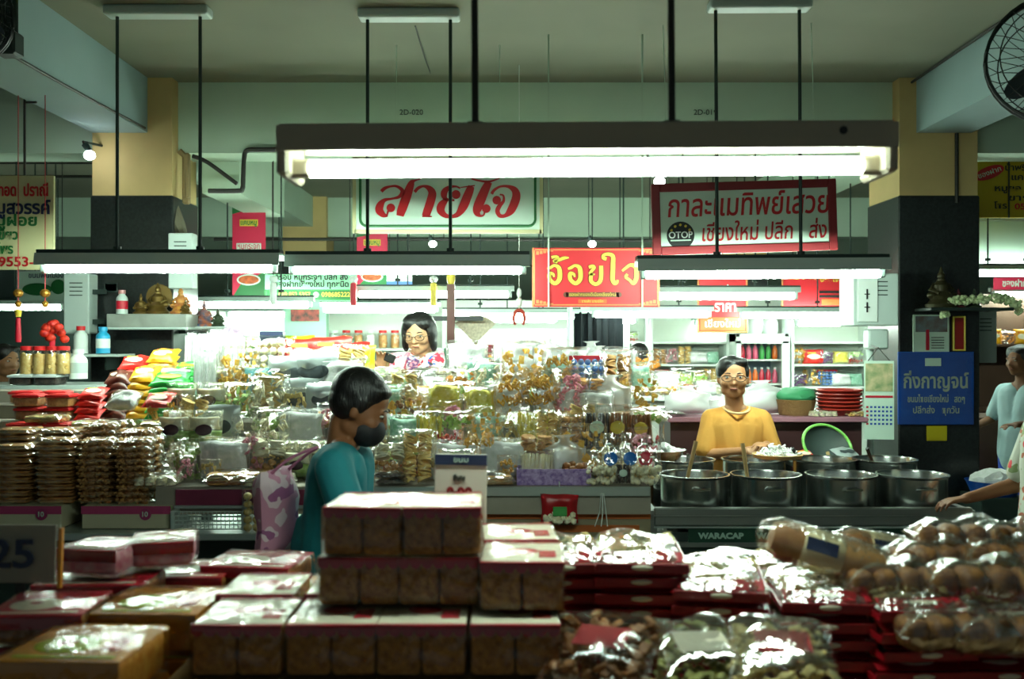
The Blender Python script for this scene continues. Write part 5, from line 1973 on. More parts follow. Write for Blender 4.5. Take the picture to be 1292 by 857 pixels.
PT2 = pot(.15, .30, 'brown')
for i, (px, w_) in enumerate(((862, 'back row, leftmost, behind the wooden spoon pot'), (951, 'back row, in front of the orange blouse'), (1040, 'back row, right of the white noodles'), (1116, 'back row, rightmost'))):
    place(PT2, (P(px, 0, 4.93).x, 4.93, .711), 'steel cooking pot, %s' % w_, 'pot', (0, 0, R(90)), 1, GP)
M_spoon = mat('pale_wood', '#c4a26a', .6)
def stick_tool(name, label, a, b, m, r, cat, bowl=None):
    a, b = Vector(a), Vector(b)
    root = thing(name, label, cat, a)
    mb = MB()
    mb.tube([(0, 0, 0), tuple((b - a) * .5), tuple(b - a)], [r * .8, r * .9, r], seg=8)
    mb.build('handle', m, root)
    mb = MB()
    mb.ball((0, 0, -.01), (.03, .012, .035), sub=2)
    mb.build('bowl', bowl or m, root)
a = P(866, 600, 4.62)
stick_tool('wooden_spoon', 'wooden spoon standing in the leftmost front pot', (a.x, 4.62, .935), P(878, 557, 4.68), M_spoon, .010, 'spoon')
a = P(944, 598, 4.6)
stick_tool('wooden_spoon', 'wooden paddle standing in the second front pot', (a.x, 4.6, .935), P(937, 560, 4.66), M_spoon, .011, 'spoon')
stick_tool('ladle', 'black handled ladle leaning in the back pot right of noodles', (P(1018, 0, 4.95).x, 4.95, .95), P(1000, 566, 4.9), M_black, .009, 'ladle', M_pot)
stick_tool('ladle', 'steel ladle in the leftmost back pot', (P(866, 0, 5).x, 4.98, .96), P(868, 572, 4.98), M_pot, .008, 'ladle', M_pot)
stick_tool('ladle', 'dark ladle in the rightmost back pot', (P(1100, 0, 5).x, 4.96, .96), P(1094, 566, 4.92), M_black, .009, 'ladle', M_pot)
# noodles on a round tray over the back pots
c = P(981, 583, 4.95)
root = thing('round_tray', 'round woven tray of white shredded coconut over the pots', 'tray', (c.x, 4.95, 1.013))
mb = MB()
mb.lathe([(0, 0), (.115, 0), (.125, .018), (.12, .02), (.11, .008), (0, .008)], seg=28)
mb.build('tray', M_spoon, root)
mb = MB()
r_ = random.Random(5)
for i in range(90):
    t, q = r_.uniform(0, 6.28), r_.random() ** .5 * .1
    z = .012 + (.1 - q) * .75 * r_.random()
    pts = [(q * math.cos(t) + r_.uniform(-.018, .018), q * math.sin(t) + r_.uniform(-.018, .018), max(.01, z + r_.uniform(-.012, .014))) for k in range(5)]
    mb.tube(spline_pts(pts, 3), .005, seg=5)
o = mb.build('shredded_coconut', food('white'), root)
o['kind'] = 'stuff'
# second white heap at the left of pots
root = thing('bowl', 'steel bowl of white tapioca left of the orange blouse', 'bowl', (P(834, 0, 5.1).x, 5.12, .96))
mb = MB()
mb.lathe([(0, 0), (.07, 0), (.13, .07), (.135, .075), (.128, .075), (.068, .008), (0, .008)], seg=28)
mb.build('bowl', M_pot, root)
mb = MB()
for i in range(40):
    t, q = r_.uniform(0, 6.28), r_.random() ** .5 * .105
    mb.ball((q * math.cos(t), q * math.sin(t), .065 + (.1 - q) * .5 * r_.random()), (.02, .018, .014), sub=1, rot=(r_.random(), r_.random(), 0))
o = mb.build('tapioca', food('white'), root)
o['kind'] = 'stuff'
box_thing('small carton under the white tapioca bowl', 'box', (P(834, 0, 5.1).x - .1, 5.02, .711), (P(834, 0, 5.1).x + .1, 5.2, .959), M_card)
# back shelf behind the woman
xa, xb = P(838, 0, 5.85).x, P(1084, 0, 5.85).x
root = thing('back_counter', 'maroon back counter behind the woman in orange', 'counter', ((xa + xb) / 2, 5.95, 0))
mb = MB()
mb.box((0, 0, 1.14), (xb - xa, .5, .03), bev=.004)
mb.build('counter_top', mat('pink_top', '#9a6a78', .5), root, smooth=False)
mb = MB()
mb.box((0, .02, .56), (xb - xa - .04, .44, 1.12))
mb.build('body', mat('maroon_wood', '#3a1c1e', .5), root, smooth=False)
for i, (px, sc, w_) in enumerate(((868, 1.05, 'left of the woman in orange'), (962, 1.25, 'right of the woman in orange'), (914, .75, 'directly behind the woman in orange'))):
    r0, ph, s0 = PRT['white']
    place(r0, (P(px, 0, 5.9).x, 5.9, 1.157), 'big white plastic bag %s' % w_, 'bag', (-.1, 0, .3 * i), (1.35 * sc, 1.2, .8 * sc), 'white bags on the back counter')
root = thing('basket', 'brown woven basket with green cloth on the back counter', 'basket', (P(1005, 0, 5.85).x, 5.87, 1.157))
mb = MB()
mb.lathe([(0, 0), (.10, 0), (.125, .09), (.12, .092), (.095, .01), (0, .01)], seg=24)
for v in mb.bm.verts:
    v.co.x *= .95
mb.build('basket', mat('woven_brown', '#7a5a32', .7, bump=.6, bscale=120), root)
mb = MB()
mb.ball((0, 0, .11), (.115, .1, .05), sub=3)
for v in mb.bm.verts:
    v.co += noise.noise_vector(v.co * 18) * .02
mb.build('green_cloth', mat('green_cloth', '#2f7d52', .7), root)
RBK = raw('red_basket')
mb = MB()
mb.lathe([(0, 0), (.10, 0), (.13, .035), (.125, .037), (.095, .006), (0, .006)], seg=24)
mb.build('bowl', mat('red_plastic', '#7c1a14', .4), RBK)
mb = MB()
mb.tube([(.128 * math.cos(t), .128 * math.sin(t), .036) for t in [k * PI / 12 for k in range(24)]], .005, seg=5, closed=True)
mb.build('rim', mat('red_plastic_rim', '#a2281c', .4), RBK)
for k in range(6):
    place(RBK, (P(1060, 0, 5.85).x, 5.87, 1.157 + k * .022), 'red plastic basket, %s of the stack on the back counter' % ('topmost' if k == 5 else VORD[k]), 'basket', (0, 0, k), 1, 'stacked red baskets')
for i, (px, fk, w_) in enumerate(((1035, 'flatwhite', 'left of red baskets'), (1078, 'flatrice', 'right of red baskets'), (850, 'flatdark', 'at the left end'))):
    r0, ph, s0 = PRT[fk]
    place(r0, (P(px, 0, 5.8).x, 5.78, 1.157), 'small pack on the back counter, %s' % w_, 'snack pack', (0, 0, .2), .7)
# green rimmed round sieve leaning
root = thing('food_cover', 'round dark mesh cover with green rim leaning behind pots', 'cover', P(1047, 572, 5.45), (R(-38), 0, R(8)))
mb = MB()
mb.tube([(.135 * math.cos(t), 0, .135 * math.sin(t) + .05) for t in [k * PI / 18 for k in range(36)]], .009, seg=6, closed=True)
mb.build('rim', mat('rim_green', '#7fc45a', .45), root)
mb = MB()
mb.lathe([(.135, 0), (.11, .03), (.06, .05), (0, .056)], seg=24, c=(0, 0, .05), rot=(R(-90), 0, 0))
mb.build('mesh', mat('dark_mesh', '#2c3a36', .6), root)
mb = MB()
mb.cone((0, .04, -.09), (0, .02, .02), .01)
mb.build('prop', M_spoon, root)
# a side table behind pots to carry odds
root = thing('side_table', 'low side table with odds behind the right pots', 'table', (P(1062, 0, 5.45).x, 5.42, 0))
mb = MB()
mb.box((0, 0, .93), (.6, .3, .03), bev=.004)
mb.build('top', M_dark, root, smooth=False)
for sx in (-.27, .27):
    for sy in (-.12, .12):
        mb = MB()
        mb.box((sx, sy, .46), (.03, .03, .91))
        mb.build('leg', M_dark, root, smooth=False)
for i, (px, key, sc, w_) in enumerate(((1020, 'fred', .6, 'red foil bag lying at left of side table'), (1075, 'fsilver', .7, 'silver bag lying at right of side table'))):
    r0, ph, s0 = PRT[key]
    place(r0, (P(px, 0, 5.4).x, 5.38, .95), w_, 'snack bag', (-1.2, 0, .3), sc)
# right cabinet on the post
e, w, h = ebox('large grey electric cabinet in front of right column', 1077, 1134, 345, 411, 5.9, .26)
mb = MB()
mb.box((-w * .2, -.006, h * .5), (w * .45, .012, h * .86), bev=.004)
mb.build('door', M_white, e, smooth=False)
for z in (.35, .6):
    mb = MB()
    mb.box((-w * .22, -.014, h * z), (.008, .012, .06))
    mb.box((-w * .22, -.014, h * z), (.03, .012, .006))
    mb.build('handle', M_black, e, smooth=False)
mb = MB()
mb.cone((0, .1, -.02), (0, .1, -1.6 + .25), .02)
mb.box((0, .1, -e.location.z + .01), (.2, .2, .02))
mb.cone((0, .1, -1.3), (0, .1, -e.location.z), .02)
mb.box((w * .1, .08, -.08), (.12, .1, .12), bev=.01)
mb.build('post', M_grey, e)
# calendar
root = thing('calendar', 'long wall calendar with picture hanging beside blue sign', 'calendar', P(1109, 505, 5.7), (0, 0, R(-8)))
mb = MB()
mb.box((0, 0, 0), (.165, .006, .45))
mb.build('sheet', M_signw, root, smooth=False)
mb = MB()
mb.box((0, -.004, .13), (.15, .003, .16))
mb.build('picture', mat('calendar_picture', '#6a8a5a', .5, col2='#c8b890', vscale=18), root, smooth=False)
mb = MB()
for i in range(7):
    for j in range(5):
        mb.box((-.065 + i * .0217, -.004, -.04 - j * .024), (.012, .002, .011))
mb.build('date_grid', M_blues, root, smooth=False)
mb = MB()
for j in range(5):
    mb.box((-.065, -.0055, -.04 - j * .024), (.012, .002, .011))
mb.box((0, -.004, .02), (.15, .002, .012))
mb.build('red_dates', M_redp, root, smooth=False)
mb = MB()
mb.tube([(-.06, 0, .225), (0, .02, .30), (.06, 0, .225)], .003, seg=5)
mb.tube([(0, .02, .30), (0, .2, .31)], .004, seg=5)
mb.build('string', M_cable, root)
# blue sign and yellow note on right column
c = P(1181, 490, 6.46)
root = thing('sign', 'blue plastic sign with pale Thai lettering on dark column', 'sign', c)
s = 6.46 / FPX
mb = MB()
mb.box((0, .006, 0), (96 * s, .012, 92 * s), bev=.003)
mb.build('board', M_blues, root, smooth=False)
M_ptx = mat('pale_gold_print', '#9fae9c', .5)
text('กิ่งกาญจน์', .13, M_ptx, root, (0, -.002, 8 * s), width=82 * s, bold=.02)
text('ขนมไทยเชียงใหม่ - สดๆ', .06, M_ptx, root, (0, -.002, -14 * s), width=72 * s, bold=.01)
text('ปลีกส่ง - ทุกวัน', .06, M_ptx, root, (0, -.002, -28 * s), width=58 * s, bold=.01)
mb = MB()
mb.box((-4 * s, -.003, 33 * s), (20 * s, .004, 10 * s))
mb.build('white_tape', M_signw, root, smooth=False)
mb = MB()
mb.pillow(94 * s, 90 * s, .012, 12, 12, (0, -.008, -45 * s), wr=.002, seed=90)
mb.build('plastic_cover', film('cover_film', .02, .25, .15, bscale=8, bstr=.5), root)
root = thing('note', 'yellow paper note below the blue sign', 'note', P(1182, 547, 6.475))
board(root, 26 * s, 19 * s, mat('note_yellow', '#b8a80e', .6), th=.004)
root = thing('notice', 'white notice sheet with red pen mark above the blue sign', 'notice', P(1175, 421, 6.47))
board(root, 46 * s, 48 * s, M_signw, th=.01)
mb = MB()
mb.box((0, -.002, 12 * s), (40 * s, .004, 20 * s))
mb.build('photo', mat('dim_photo', '#6f7f86', .5, col2='#5d4238', vscale=14), root, smooth=False)
mb = MB()
mb.box((-5 * s, -.004, -8 * s), (4 * s, .006, 26 * s))
mb.build('red_bar', M_redp, root, smooth=False)
mb = MB()
for k in range(5):
    mb.box((8 * s, -.002, (-5 - 3.3 * k) * s), (16 * s, .004, 1 * s))
mb.build('print_lines', M_ink, root, smooth=False)
root = thing('plaque', 'tall red and gold prayer plaque right of the notice', 'plaque', P(1210, 421, 6.47))
board(root, 16 * s, 44 * s, mat('plaque_red', '#8e1a18', .5), M_gold, fw=2 * s, th=.02)
# small altar with garland
root = thing('garland', 'pale green flower garland draped along the little altar', 'garland', P(1234, 385, 6.3))
pts = [P(px, py, 6.3) - P(1234, 385, 6.3) for px, py in ((1192, 396), (1196, 384), (1210, 379), (1234, 378), (1260, 377), (1278, 380), (1284, 392))]
mb = MB()
r_ = random.Random(8)
for q in spline_pts([tuple(p) for p in pts], 14):
    for k in range(3):
        mb.ball(Vector(q) + Vector((r_.uniform(-.02, .02), r_.uniform(-.02, .02), r_.uniform(-.025, .025))), r_.uniform(.01, .018), sub=1)
o = mb.build('flowers', mat('garland_flowers', '#a9c38a', .7, col2='#dfe6b8', vscale=40), root)
o['kind'] = 'stuff'
c = P(1205, 388, 6.3)
root = thing('altar_shelf', 'little dark altar shelf on the right column', 'shelf', (c.x + .08, 6.36, c.z - .012))
mb = MB()
mb.box((0, 0, 0), (.52, .26, .02), bev=.003)
mb.build('board', M_dark, root, smooth=False)
figure('dark gold statuette standing on the little altar', P(1190, 0, 6.33).x, 6.36, c.z, .26, mat('dark_gold', '#3f3a22', .4, metal=.4))
figure('reddish statuette right on the little altar', P(1212, 0, 6.33).x, 6.36, c.z, .12, mat('dark_red_figure', '#5a1e26', .5))
figure('tiny green statuette at right end of altar', P(1232, 0, 6.33).x, 6.36, c.z, .12, mat('jade_dark', '#2b3a26', .4))
e, w, h = ebox('pale electric box under the garland right of column', 1229, 1258, 392, 458, 6.8, .12)
mb = MB()
mb.box((-w / 2 - .05, .06, h * .5), (.12, .03, .03))
mb.build('bracket', M_dark, e, smooth=False)
# ================================================================== people
M_skin = mat('skin', '#a9764f', .55, var=.06, vscale=6)
M_skin2 = mat('skin_pale', '#c79a74', .55, var=.05, vscale=6)
M_skind = mat('skin_deep', '#7d4f30', .55, var=.06, vscale=6)
M_hair = mat('black_hair', '#0d0b0b', .4, bump=.5, bscale=60, stretch=(3, 3, .4))
M_lip = mat('lips', '#8e4a3e', .5)
M_eye = mat('eye_white', '#d9d4c8', .3)
M_iris = mat('iris_dark', '#120d0a', .2)
M_wire = mat('glasses_wire', '#4a3f34', .35, metal=.5)
M_dkcloth = mat('dark_trousers', '#1d2026', .8)

def remeshed(mb, name, m, parent, vox, smooth=3, ang=180):
    me = bpy.data.meshes.new('tmp')
    bmesh.ops.recalc_face_normals(mb.bm, faces=mb.bm.faces)
    mb.bm.to_mesh(me)
    mb.bm.free()
    o = bpy.data.objects.new('tmp', me)
    COL.objects.link(o)
    md = o.modifiers.new('r', 'REMESH')
    md.mode = 'VOXEL'
    md.voxel_size = vox
    md.use_smooth_shade = True
    ms = o.modifiers.new('s', 'SMOOTH')
    ms.iterations = smooth
    ms.factor = .5
    bpy.context.view_layer.update()
    dg = bpy.context.evaluated_depsgraph_get()
    out = bpy.data.meshes.new_from_object(o.evaluated_get(dg))
    out.name = name
    bpy.data.objects.remove(o)
    bpy.data.meshes.remove(me)
    out.materials.clear()
    out.materials.append(m)
    out.polygons.foreach_set('use_smooth', [True] * len(out.polygons))
    ob = bpy.data.objects.new(name, out)
    COL.objects.link(ob)
    ob.parent = parent
    return ob

def cap(mb, a, b, r0, r1=None):
    r1 = r0 if r1 is None else r1
    a, b = Vector(a), Vector(b)
    mb.ball(a, r0, sub=2)
    mb.ball(b, r1, sub=2)
    if (b - a).length > 1e-4:
        mb.cone(a, b, r0, r1, seg=14)

def hand(mb, wrist, d, n, side, curl=.5, spread=.22, s=1.0):
    """palm and five fingers: d pointing direction, n back-of-hand normal, side +1 / -1 = thumb side"""
    d = Vector(d).normalized()
    n = Vector(n)
    n = (n - d * n.dot(d)).normalized()
    t = d.cross(n).normalized() * side
    w = Vector(wrist)
    for k in range(4):
        u = (k - 1.5) * .0195 * s
        cap(mb, w + t * u * .6, w + d * .075 * s + t * u, .013 * s, .0105 * s)
    for k, L in enumerate((.068, .078, .072, .056)):
        u = (1.5 - k) * .0195 * s
        base = w + d * .078 * s + t * u
        ang = curl * .45
        dirv = (d + t * (1.5 - k) * spread * .5)
        dirv.normalize()
        p = base
        r = .0088
        for seg_, f in enumerate((.45, .32, .26)):
            dirv = (dirv * math.cos(ang) - n * math.sin(ang)).normalized()
            q = p + dirv * L * f * s
            cap(mb, p, q, r * s, (r - .001) * s)
            p = q
            r -= .001
            ang = curl * .75
    base = w + d * .022 * s + t * .026 * s
    p = base
    dirv = (d * .75 + t * .65 - n * .25).normalized()
    for f, r in ((.036, .0115), (.03, .0098), (.024, .0088)):
        q = p + dirv * f * s
        cap(mb, p, q, r * s, r * .9 * s)
        p = q
        dirv = (dirv + d * .22 - n * .15 * curl - t * .12).normalized()

def head(mb, c, H, M):
    """skull, jaw, nose, ears, lips as overlapping volumes; M head rotation; face towards -y"""
    def b(p, r):
        rr = bmesh.ops.create_icosphere(mb.bm, subdivisions=3, radius=1)
        bmesh.ops.transform(mb.bm, matrix=Matrix.Translation(c) @ M @ Matrix.Translation(Vector(p) * H) @ Matrix.Diagonal((*[x * H for x in r], 1)), verts=rr['verts'])
    b((0, .06, .14), (.335, .40, .36))
    b((0, -.06, -.03), (.312, .31, .35))
    b((0, -.14, -.30), (.185, .20, .165))
    b((0, -.22, -.38), (.11, .10, .085))
    for s in (-1, 1):
        b((s * .17, -.22, -.10), (.12, .12, .11))
        b((s * .17, -.04, -.25), (.11, .20, .14))
        b((s * .345, .02, -.03), (.035, .07, .115))
        b((s * .15, -.335, .09), (.10, .035, .028))
    b((0, -.36, -.05), (.04, .06, .11))
    b((0, -.40, -.11), (.062, .06, .045))
    for s in (-1, 1):
        b((s * .05, -.365, -.12), (.035, .035, .03))
    b((0, -.345, -.225), (.10, .035, .022))
    b((0, -.335, -.265), (.085, .04, .026))

def face(root, c, H, M, glasses=True, eyes=True, skin=None, lookdown=0):
    def pt(p):
        return Vector(c) + M @ (Vector(p) * H)
    for s in (-1, 1):
        mb = MB()
        mb2 = MB()
        mb3 = MB()
        mb.ball(pt((s * .145, -.318, .035)), (.05 * H, .03 * H, (.022 if lookdown else .03) * H), sub=2)
        mb2.ball(pt((s * .145, -.348, .03 - lookdown * .01)), (.022 * H, .008 * H, .022 * H), sub=2)
        pts = [pt((s * (.07 + .035 * k), -.375 + .012 * k, .115 + (.016 * math.sin(k * .8)))) for k in range(5)]
        mb3.tube(pts, [.008 * H, .013 * H, .013 * H, .011 * H, .006 * H], seg=6)
        eo = mb.build('eye', M_eye, root)
        mb2.build('iris', M_iris, eo)
        mb3.build('eyebrow', M_hair, root)
    mb = MB()
    pts = [pt((-.10 + .05 * k, -.372 + .012 * abs(k - 2), -.243 + .006 * (k in (1, 3)))) for k in range(5)]
    pts[0].z -= .012 * H
    pts[4].z -= .012 * H
    mb.tube(pts, [.006 * H, .018 * H, .02 * H, .018 * H, .006 * H], seg=6)
    mb.build('lips', M_lip, root)
    if glasses:
        g = thing_part('glasses', root)
        mb = MB()
        for s in (-1, 1):
            mb.tube([pt((s * .155 + .12 * math.cos(t), -.43, .01 + .075 * math.sin(t) * (1 if math.sin(t) < 0 else .85))) for t in [k * PI / 8 for k in range(16)]], 0.002, seg=5, closed=True)
            mb.tube([pt((s * .26, -.425, .03)), pt((s * .35, -.2, .035)), pt((s * .355, .02, .03))], 0.002, seg=5)
        mb.tube([pt((-.05, -.43, .02)), pt((0, -.435, .035)), pt((.05, -.43, .02))], 0.002, seg=5)
        mb.build('glasses_frame', M_wire, g)
        for s in (-1, 1):
            mb = MB()
            mb.cone(pt((s * .155, -.428, .015)), pt((s * .155, -.432, .015)), .098 * H, seg=16)
            mb.build('lens', film('lens_glass', .015, .06, .05, bscale=2, bstr=.05), g)

def thing_part(name, parent):
    o = bpy.data.objects.new(name, None)
    COL.objects.link(o)
    o.parent = parent
    o.empty_display_size = .05
    return o

def hair(root, c, H, M, style, vox=.007):
    mb = MB()
    def b(p, r):
        rr = bmesh.ops.create_icosphere(mb.bm, subdivisions=3, radius=1)
        bmesh.ops.transform(mb.bm, matrix=Matrix.Translation(c) @ M @ Matrix.Translation(Vector(p) * H) @ Matrix.Diagonal((*[x * H for x in r], 1)), verts=rr['verts'])
    b((-.03 if style == 'tied' else 0, .10, .20), (.375, .41, .365))
    if style == 'tied':
        b((-.2, -.09, .27), (.17, .2, .2))
        b((0, .16, .02), (.365, .34, .33))
        for s in (-1, 1):
            b((s * .15, -.09, .38), (.2, .2, .12))
            b((s * .30, .0, .17), (.075, .17, .19))
        b((0, .5, .02), (.13, .13, .13))
    elif style == 'bob':
        b((0, .18, -.02), (.40, .33, .40))
        for s in (-1, 1):
            b((s * .34, .02, .04), (.12, .24, .36))
            b((s * .37, -.02, -.22), (.09, .17, .24))
            b((s * .17, -.0, .30), (.24, .31, .22))

    elif style == 'short':
        b((0, .14, .04), (.365, .34, .3))
        b((0, -.12, .34), (.28, .2, .12))
        for s in (-1, 1):
            b((s * .33, .0, .1), (.05, .12, .16))
    elif style == 'pony':
        b((0, .15, .05), (.37, .34, .33))
        b((0, .5, .02), (.12, .12, .14))
        b((0, .58, -.3), (.12, .12, .34))
        b((.03, .55, -.6), (.08, .09, .26))
    return remeshed(mb, 'hair', M_hair, root, vox, 4)

def person(label, loc, rz, hgt, skin, top_m, hair_style, arms, hands, legs_m=M_dkcloth, head_tilt=(0, 0, 0), head_off=(0, 0, 0), lean=0, glasses=False, vox=.007, sleeve=.6, H=None, wide=1.0, faced=True, mask=None, neckline=None, group=None, steps=0):
    """standing figure facing -y, feet on z = 0 of its root"""
    root = thing('person', label, 'person', loc, (0, 0, rz), group)
    k = hgt / 1.55
    H = H or .222 * k
    V = lambda x, y, z: Vector((x * wide, y - lean * max(0, z - .85 * k) * 1.0, z))
    sh = 1.245 * k
    hip = .80 * k
    mb = MB()
    cap(mb, V(0, .0, hip), V(0, .01, hip + .14 * k), .125 * k, .118 * k)
    for s in (-1, 1):
        cap(mb, V(s * .06, 0, hip), V(s * .055, .0, hip + .25 * k), .095 * k, .09 * k)
        cap(mb, V(s * .055, 0, hip + .25 * k), V(s * .085, .01, sh - .06), .092 * k, .085 * k)
        cap(mb, V(s * .04, .01, sh + .005), V(s * .155, .01, sh - .035), .045 * k, .048 * k)
        cap(mb, V(s * .085, 0, hip - .02), V(s * .085, -.01 + s * steps, hip * .55), .085 * k, .055 * k)
        cap(mb, V(s * .085, -.01 + s * steps, hip * .55), V(s * .085, .015 + s * steps * 1.8, .07), .055 * k, .036 * k)
        cap(mb, V(s * .085, .015 + s * steps * 1.8, .035), V(s * .095, -.13 + s * steps * 1.8, .028), .034 * k, .028 * k)
    hc = V(0, -.02, sh + .155 * k) + Vector(head_off) + Vector((0, 0, .04 * k))
    M = Euler(head_tilt).to_matrix().to_4x4()
    cap(mb, V(0, .02, sh - .02), hc + M @ Vector((0, .035, -.25 * H)), .055 * k, .048 * k)
    head(mb, hc, H, M)
    for (sx, el, wr), hd in zip(arms, hands):
        s_ = V(sx * .165, .01, sh - .035)
        cap(mb, s_, el, .043 * k, .034 * k)
        cap(mb, el, wr, .035 * k, .023 * k)
        if hd:
            hand(mb, wr, *hd, s=.92 * k)
    remeshed(mb, 'body', skin, root, vox, 3)
    # top
    mb = MB()
    g = .014
    cap(mb, V(0, .0, hip - .06), V(0, .01, hip + .14 * k), .14 * k + g, .122 * k + g)
    for s in (-1, 1):
        cap(mb, V(s * .06, 0, hip - .05), V(s * .055, .0, hip + .25 * k), .102 * k + g, .092 * k + g)
        cap(mb, V(s * .055, 0, hip + .25 * k), V(s * .085, .01, sh - .06), .094 * k + g, .086 * k + g)
        cap(mb, V(s * .07, .01, sh - .012), V(s * .155, .01, sh - .035), .046 * k + g * .6, .05 * k + g)
    for (sx, el, wr) in arms:
        s_ = V(sx * .165, .01, sh - .035)
        e_ = s_ + (Vector(el) - s_) * min(1, sleeve)
        cap(mb, s_, e_, .05 * k + g, .05 * k + g * .7)
        if sleeve > 1:
            cap(mb, Vector(el), Vector(el) + (Vector(wr) - Vector(el)) * (sleeve - 1), .043 * k + g * .6, .034 * k + g * .6)
    o = remeshed(mb, 'shirt', top_m, root, vox, 3)
    for v in o.data.vertices:
        v.co += noise.noise_vector(Vector((v.co.x * 9, v.co.y * 9, v.co.z * 5))) * .006
    if neckline:
        mb = MB()
        mb.tube([V(.092 * math.cos(t) * k, .0 + .075 * math.sin(t) * k, sh + .034 * k - .03 * k * max(0, -math.sin(t))) for t in [q * PI / 12 for q in range(24)]], .008, seg=6, closed=True)
        mb.build('neckline', neckline, root)
    mb = MB()
    for s in (-1, 1):
        cap(mb, V(s * .08, 0, hip + .0), V(s * .087, -.01 + s * steps, hip * .55), .1 * k, .075 * k)
        cap(mb, V(s * .087, -.01 + s * steps, hip * .55), V(s * .087, .015 + s * steps * 1.8, .12), .075 * k, .06 * k)
    remeshed(mb, 'trousers', legs_m, root, max(vox, .010), 2)
    hair(root, hc, H, M, hair_style, max(vox, .007))
    if faced:
        face(root, hc, H, M, glasses, lookdown=1 if head_tilt[0] > .1 else 0)
    if mask:
        mb = MB()
        rr = bmesh.ops.create_icosphere(mb.bm, subdivisions=4, radius=1)
        bmesh.ops.transform(mb.bm, matrix=Matrix.Translation(hc) @ M @ Matrix.Translation(Vector((0, -.19, -.22)) * H) @ Matrix.Diagonal((.29 * H, .27 * H, .25 * H, 1)), verts=rr['verts'])
        mb.build('face_mask', mask, root)
    return root, hc, M, H

M_orangec = mat('orange_linen', '#c98f3e', .85, var=.05, vscale=10, bump=.15, bscale=220)
M_pipe = mat('pale_piping', '#d9b684', .8)
M_teal = mat('teal_cloth', '#0c6f78', .8, var=.08, vscale=5)
def floral(name, base, cols, scale):
    if name in MATS:
        return MATS[name]
    m = mat(name, base, .8)
    nt = m.node_tree
    b = nt.nodes['Principled BSDF']
    tc = nt.nodes.new('ShaderNodeTexCoord')
    prev = None
    for i, (c, th) in enumerate(cols):
        n = nt.nodes.new('ShaderNodeTexNoise')
        n.inputs['Scale'].default_value = scale
        n.inputs['Detail'].default_value = 1.5
        mp = nt.nodes.new('ShaderNodeMapping')
        mp.inputs['Location'].default_value = (i * 3.7, i * 1.9, i * 5.1)
        nt.links.new(tc.outputs['Object'], mp.inputs[0])
        nt.links.new(mp.outputs[0], n.inputs['Vector'])
        g = nt.nodes.new('ShaderNodeMath')
        g.operation = 'GREATER_THAN'
        g.inputs[1].default_value = th
        nt.links.new(n.outputs['Fac'], g.inputs[0])
        mx = nt.nodes.new('ShaderNodeMix')
        mx.data_type = 'RGBA'
        nt.links.new(g.outputs[0], mx.inputs[0])
        if prev is None:
            mx.inputs[6].default_value = lin(base)
        else:
            nt.links.new(prev, mx.inputs[6])
        mx.inputs[7].default_value = lin(c)
        prev = mx.outputs[2]
    nt.links.new(prev, b.inputs['Base Color'])
    return m
M_flor = floral('floral_red_white', '#dfe3dc', [('#c8324a', .56), ('#e58aa0', .6), ('#3a5ca8', .66), ('#2c2f38', .7)], 22)
M_flor2 = floral('floral_grey_red', '#b9bcae', [('#a8563a', .6), ('#7a8a5c', .6), ('#c9343c', .66)], 18)

# woman in orange behind the pots
person('woman in orange blouse and glasses standing behind the pots', (P(929, 0, 5.38).x, 5.38, 0), R(-4), 1.495, M_skin, M_orangec, 'tied',
       [(-1, (-.18, -.06, .98), (.02, -.19, 1.02)), (1, (.195, -.03, .98), (.13, -.17, 1.05))],
       [((1, -.25, .1), (0, -.6, .8), 1, .6), ((-.5, -.8, .1), (.2, 0, 1), -1, .7)], glasses=True, vox=.006, sleeve=.85, neckline=M_pipe, H=.23, wide=.78, head_tilt=(R(-2), 0, R(-6)), head_off=(-.02, 0, .0))
# woman in floral blouse behind the snacks
root = thing('platform', 'low wooden platform under the woman in floral blouse', 'platform', (-.52, 6.02, 0))
mb = MB()
mb.box((0, 0, .09), (.9, .5, .02))
mb.box((0, -.22, .04), (.86, .03, .08))
mb.box((0, .22, .04), (.86, .03, .08))
mb.build('boards', M_wood, root, smooth=False)
r, hc, M, H = person('woman in red and white floral blouse and glasses, looking down', (P(531, 0, 5.98).x, 5.98, .10), R(-6), 1.73, M_skin2, M_flor, 'bob',
       [(-1, (-.27, -.12, 1.13), (-.175, -.26, 1.32)), (1, (.26, -.06, 1.10), (.16, -.27, 1.12))],
       [((.15, -.3, .9), (0, .8, .3), 1, .9), ((-.4, -.8, -.1), (0, 0, 1), -1, .7)], glasses=True, vox=.006, sleeve=.7, H=.236, head_tilt=(R(14), 0, R(-8)), head_off=(0, -.03, -.075))
p = P(492, 452, 5.68)
root = thing('label_tool', 'black topped tool with wooden handle held up by floral woman', 'tool', p)
mb = MB()
mb.box((0, 0, 0), (.06, .035, .05), rot=(0, .4, 0), bev=.006)
mb.build('head', M_black, root, smooth=False)
mb = MB()
mb.cone((-.01, 0, -.02), (-.025, 0, -.15), .01, .012)
mb.build('handle', M_wood, root)
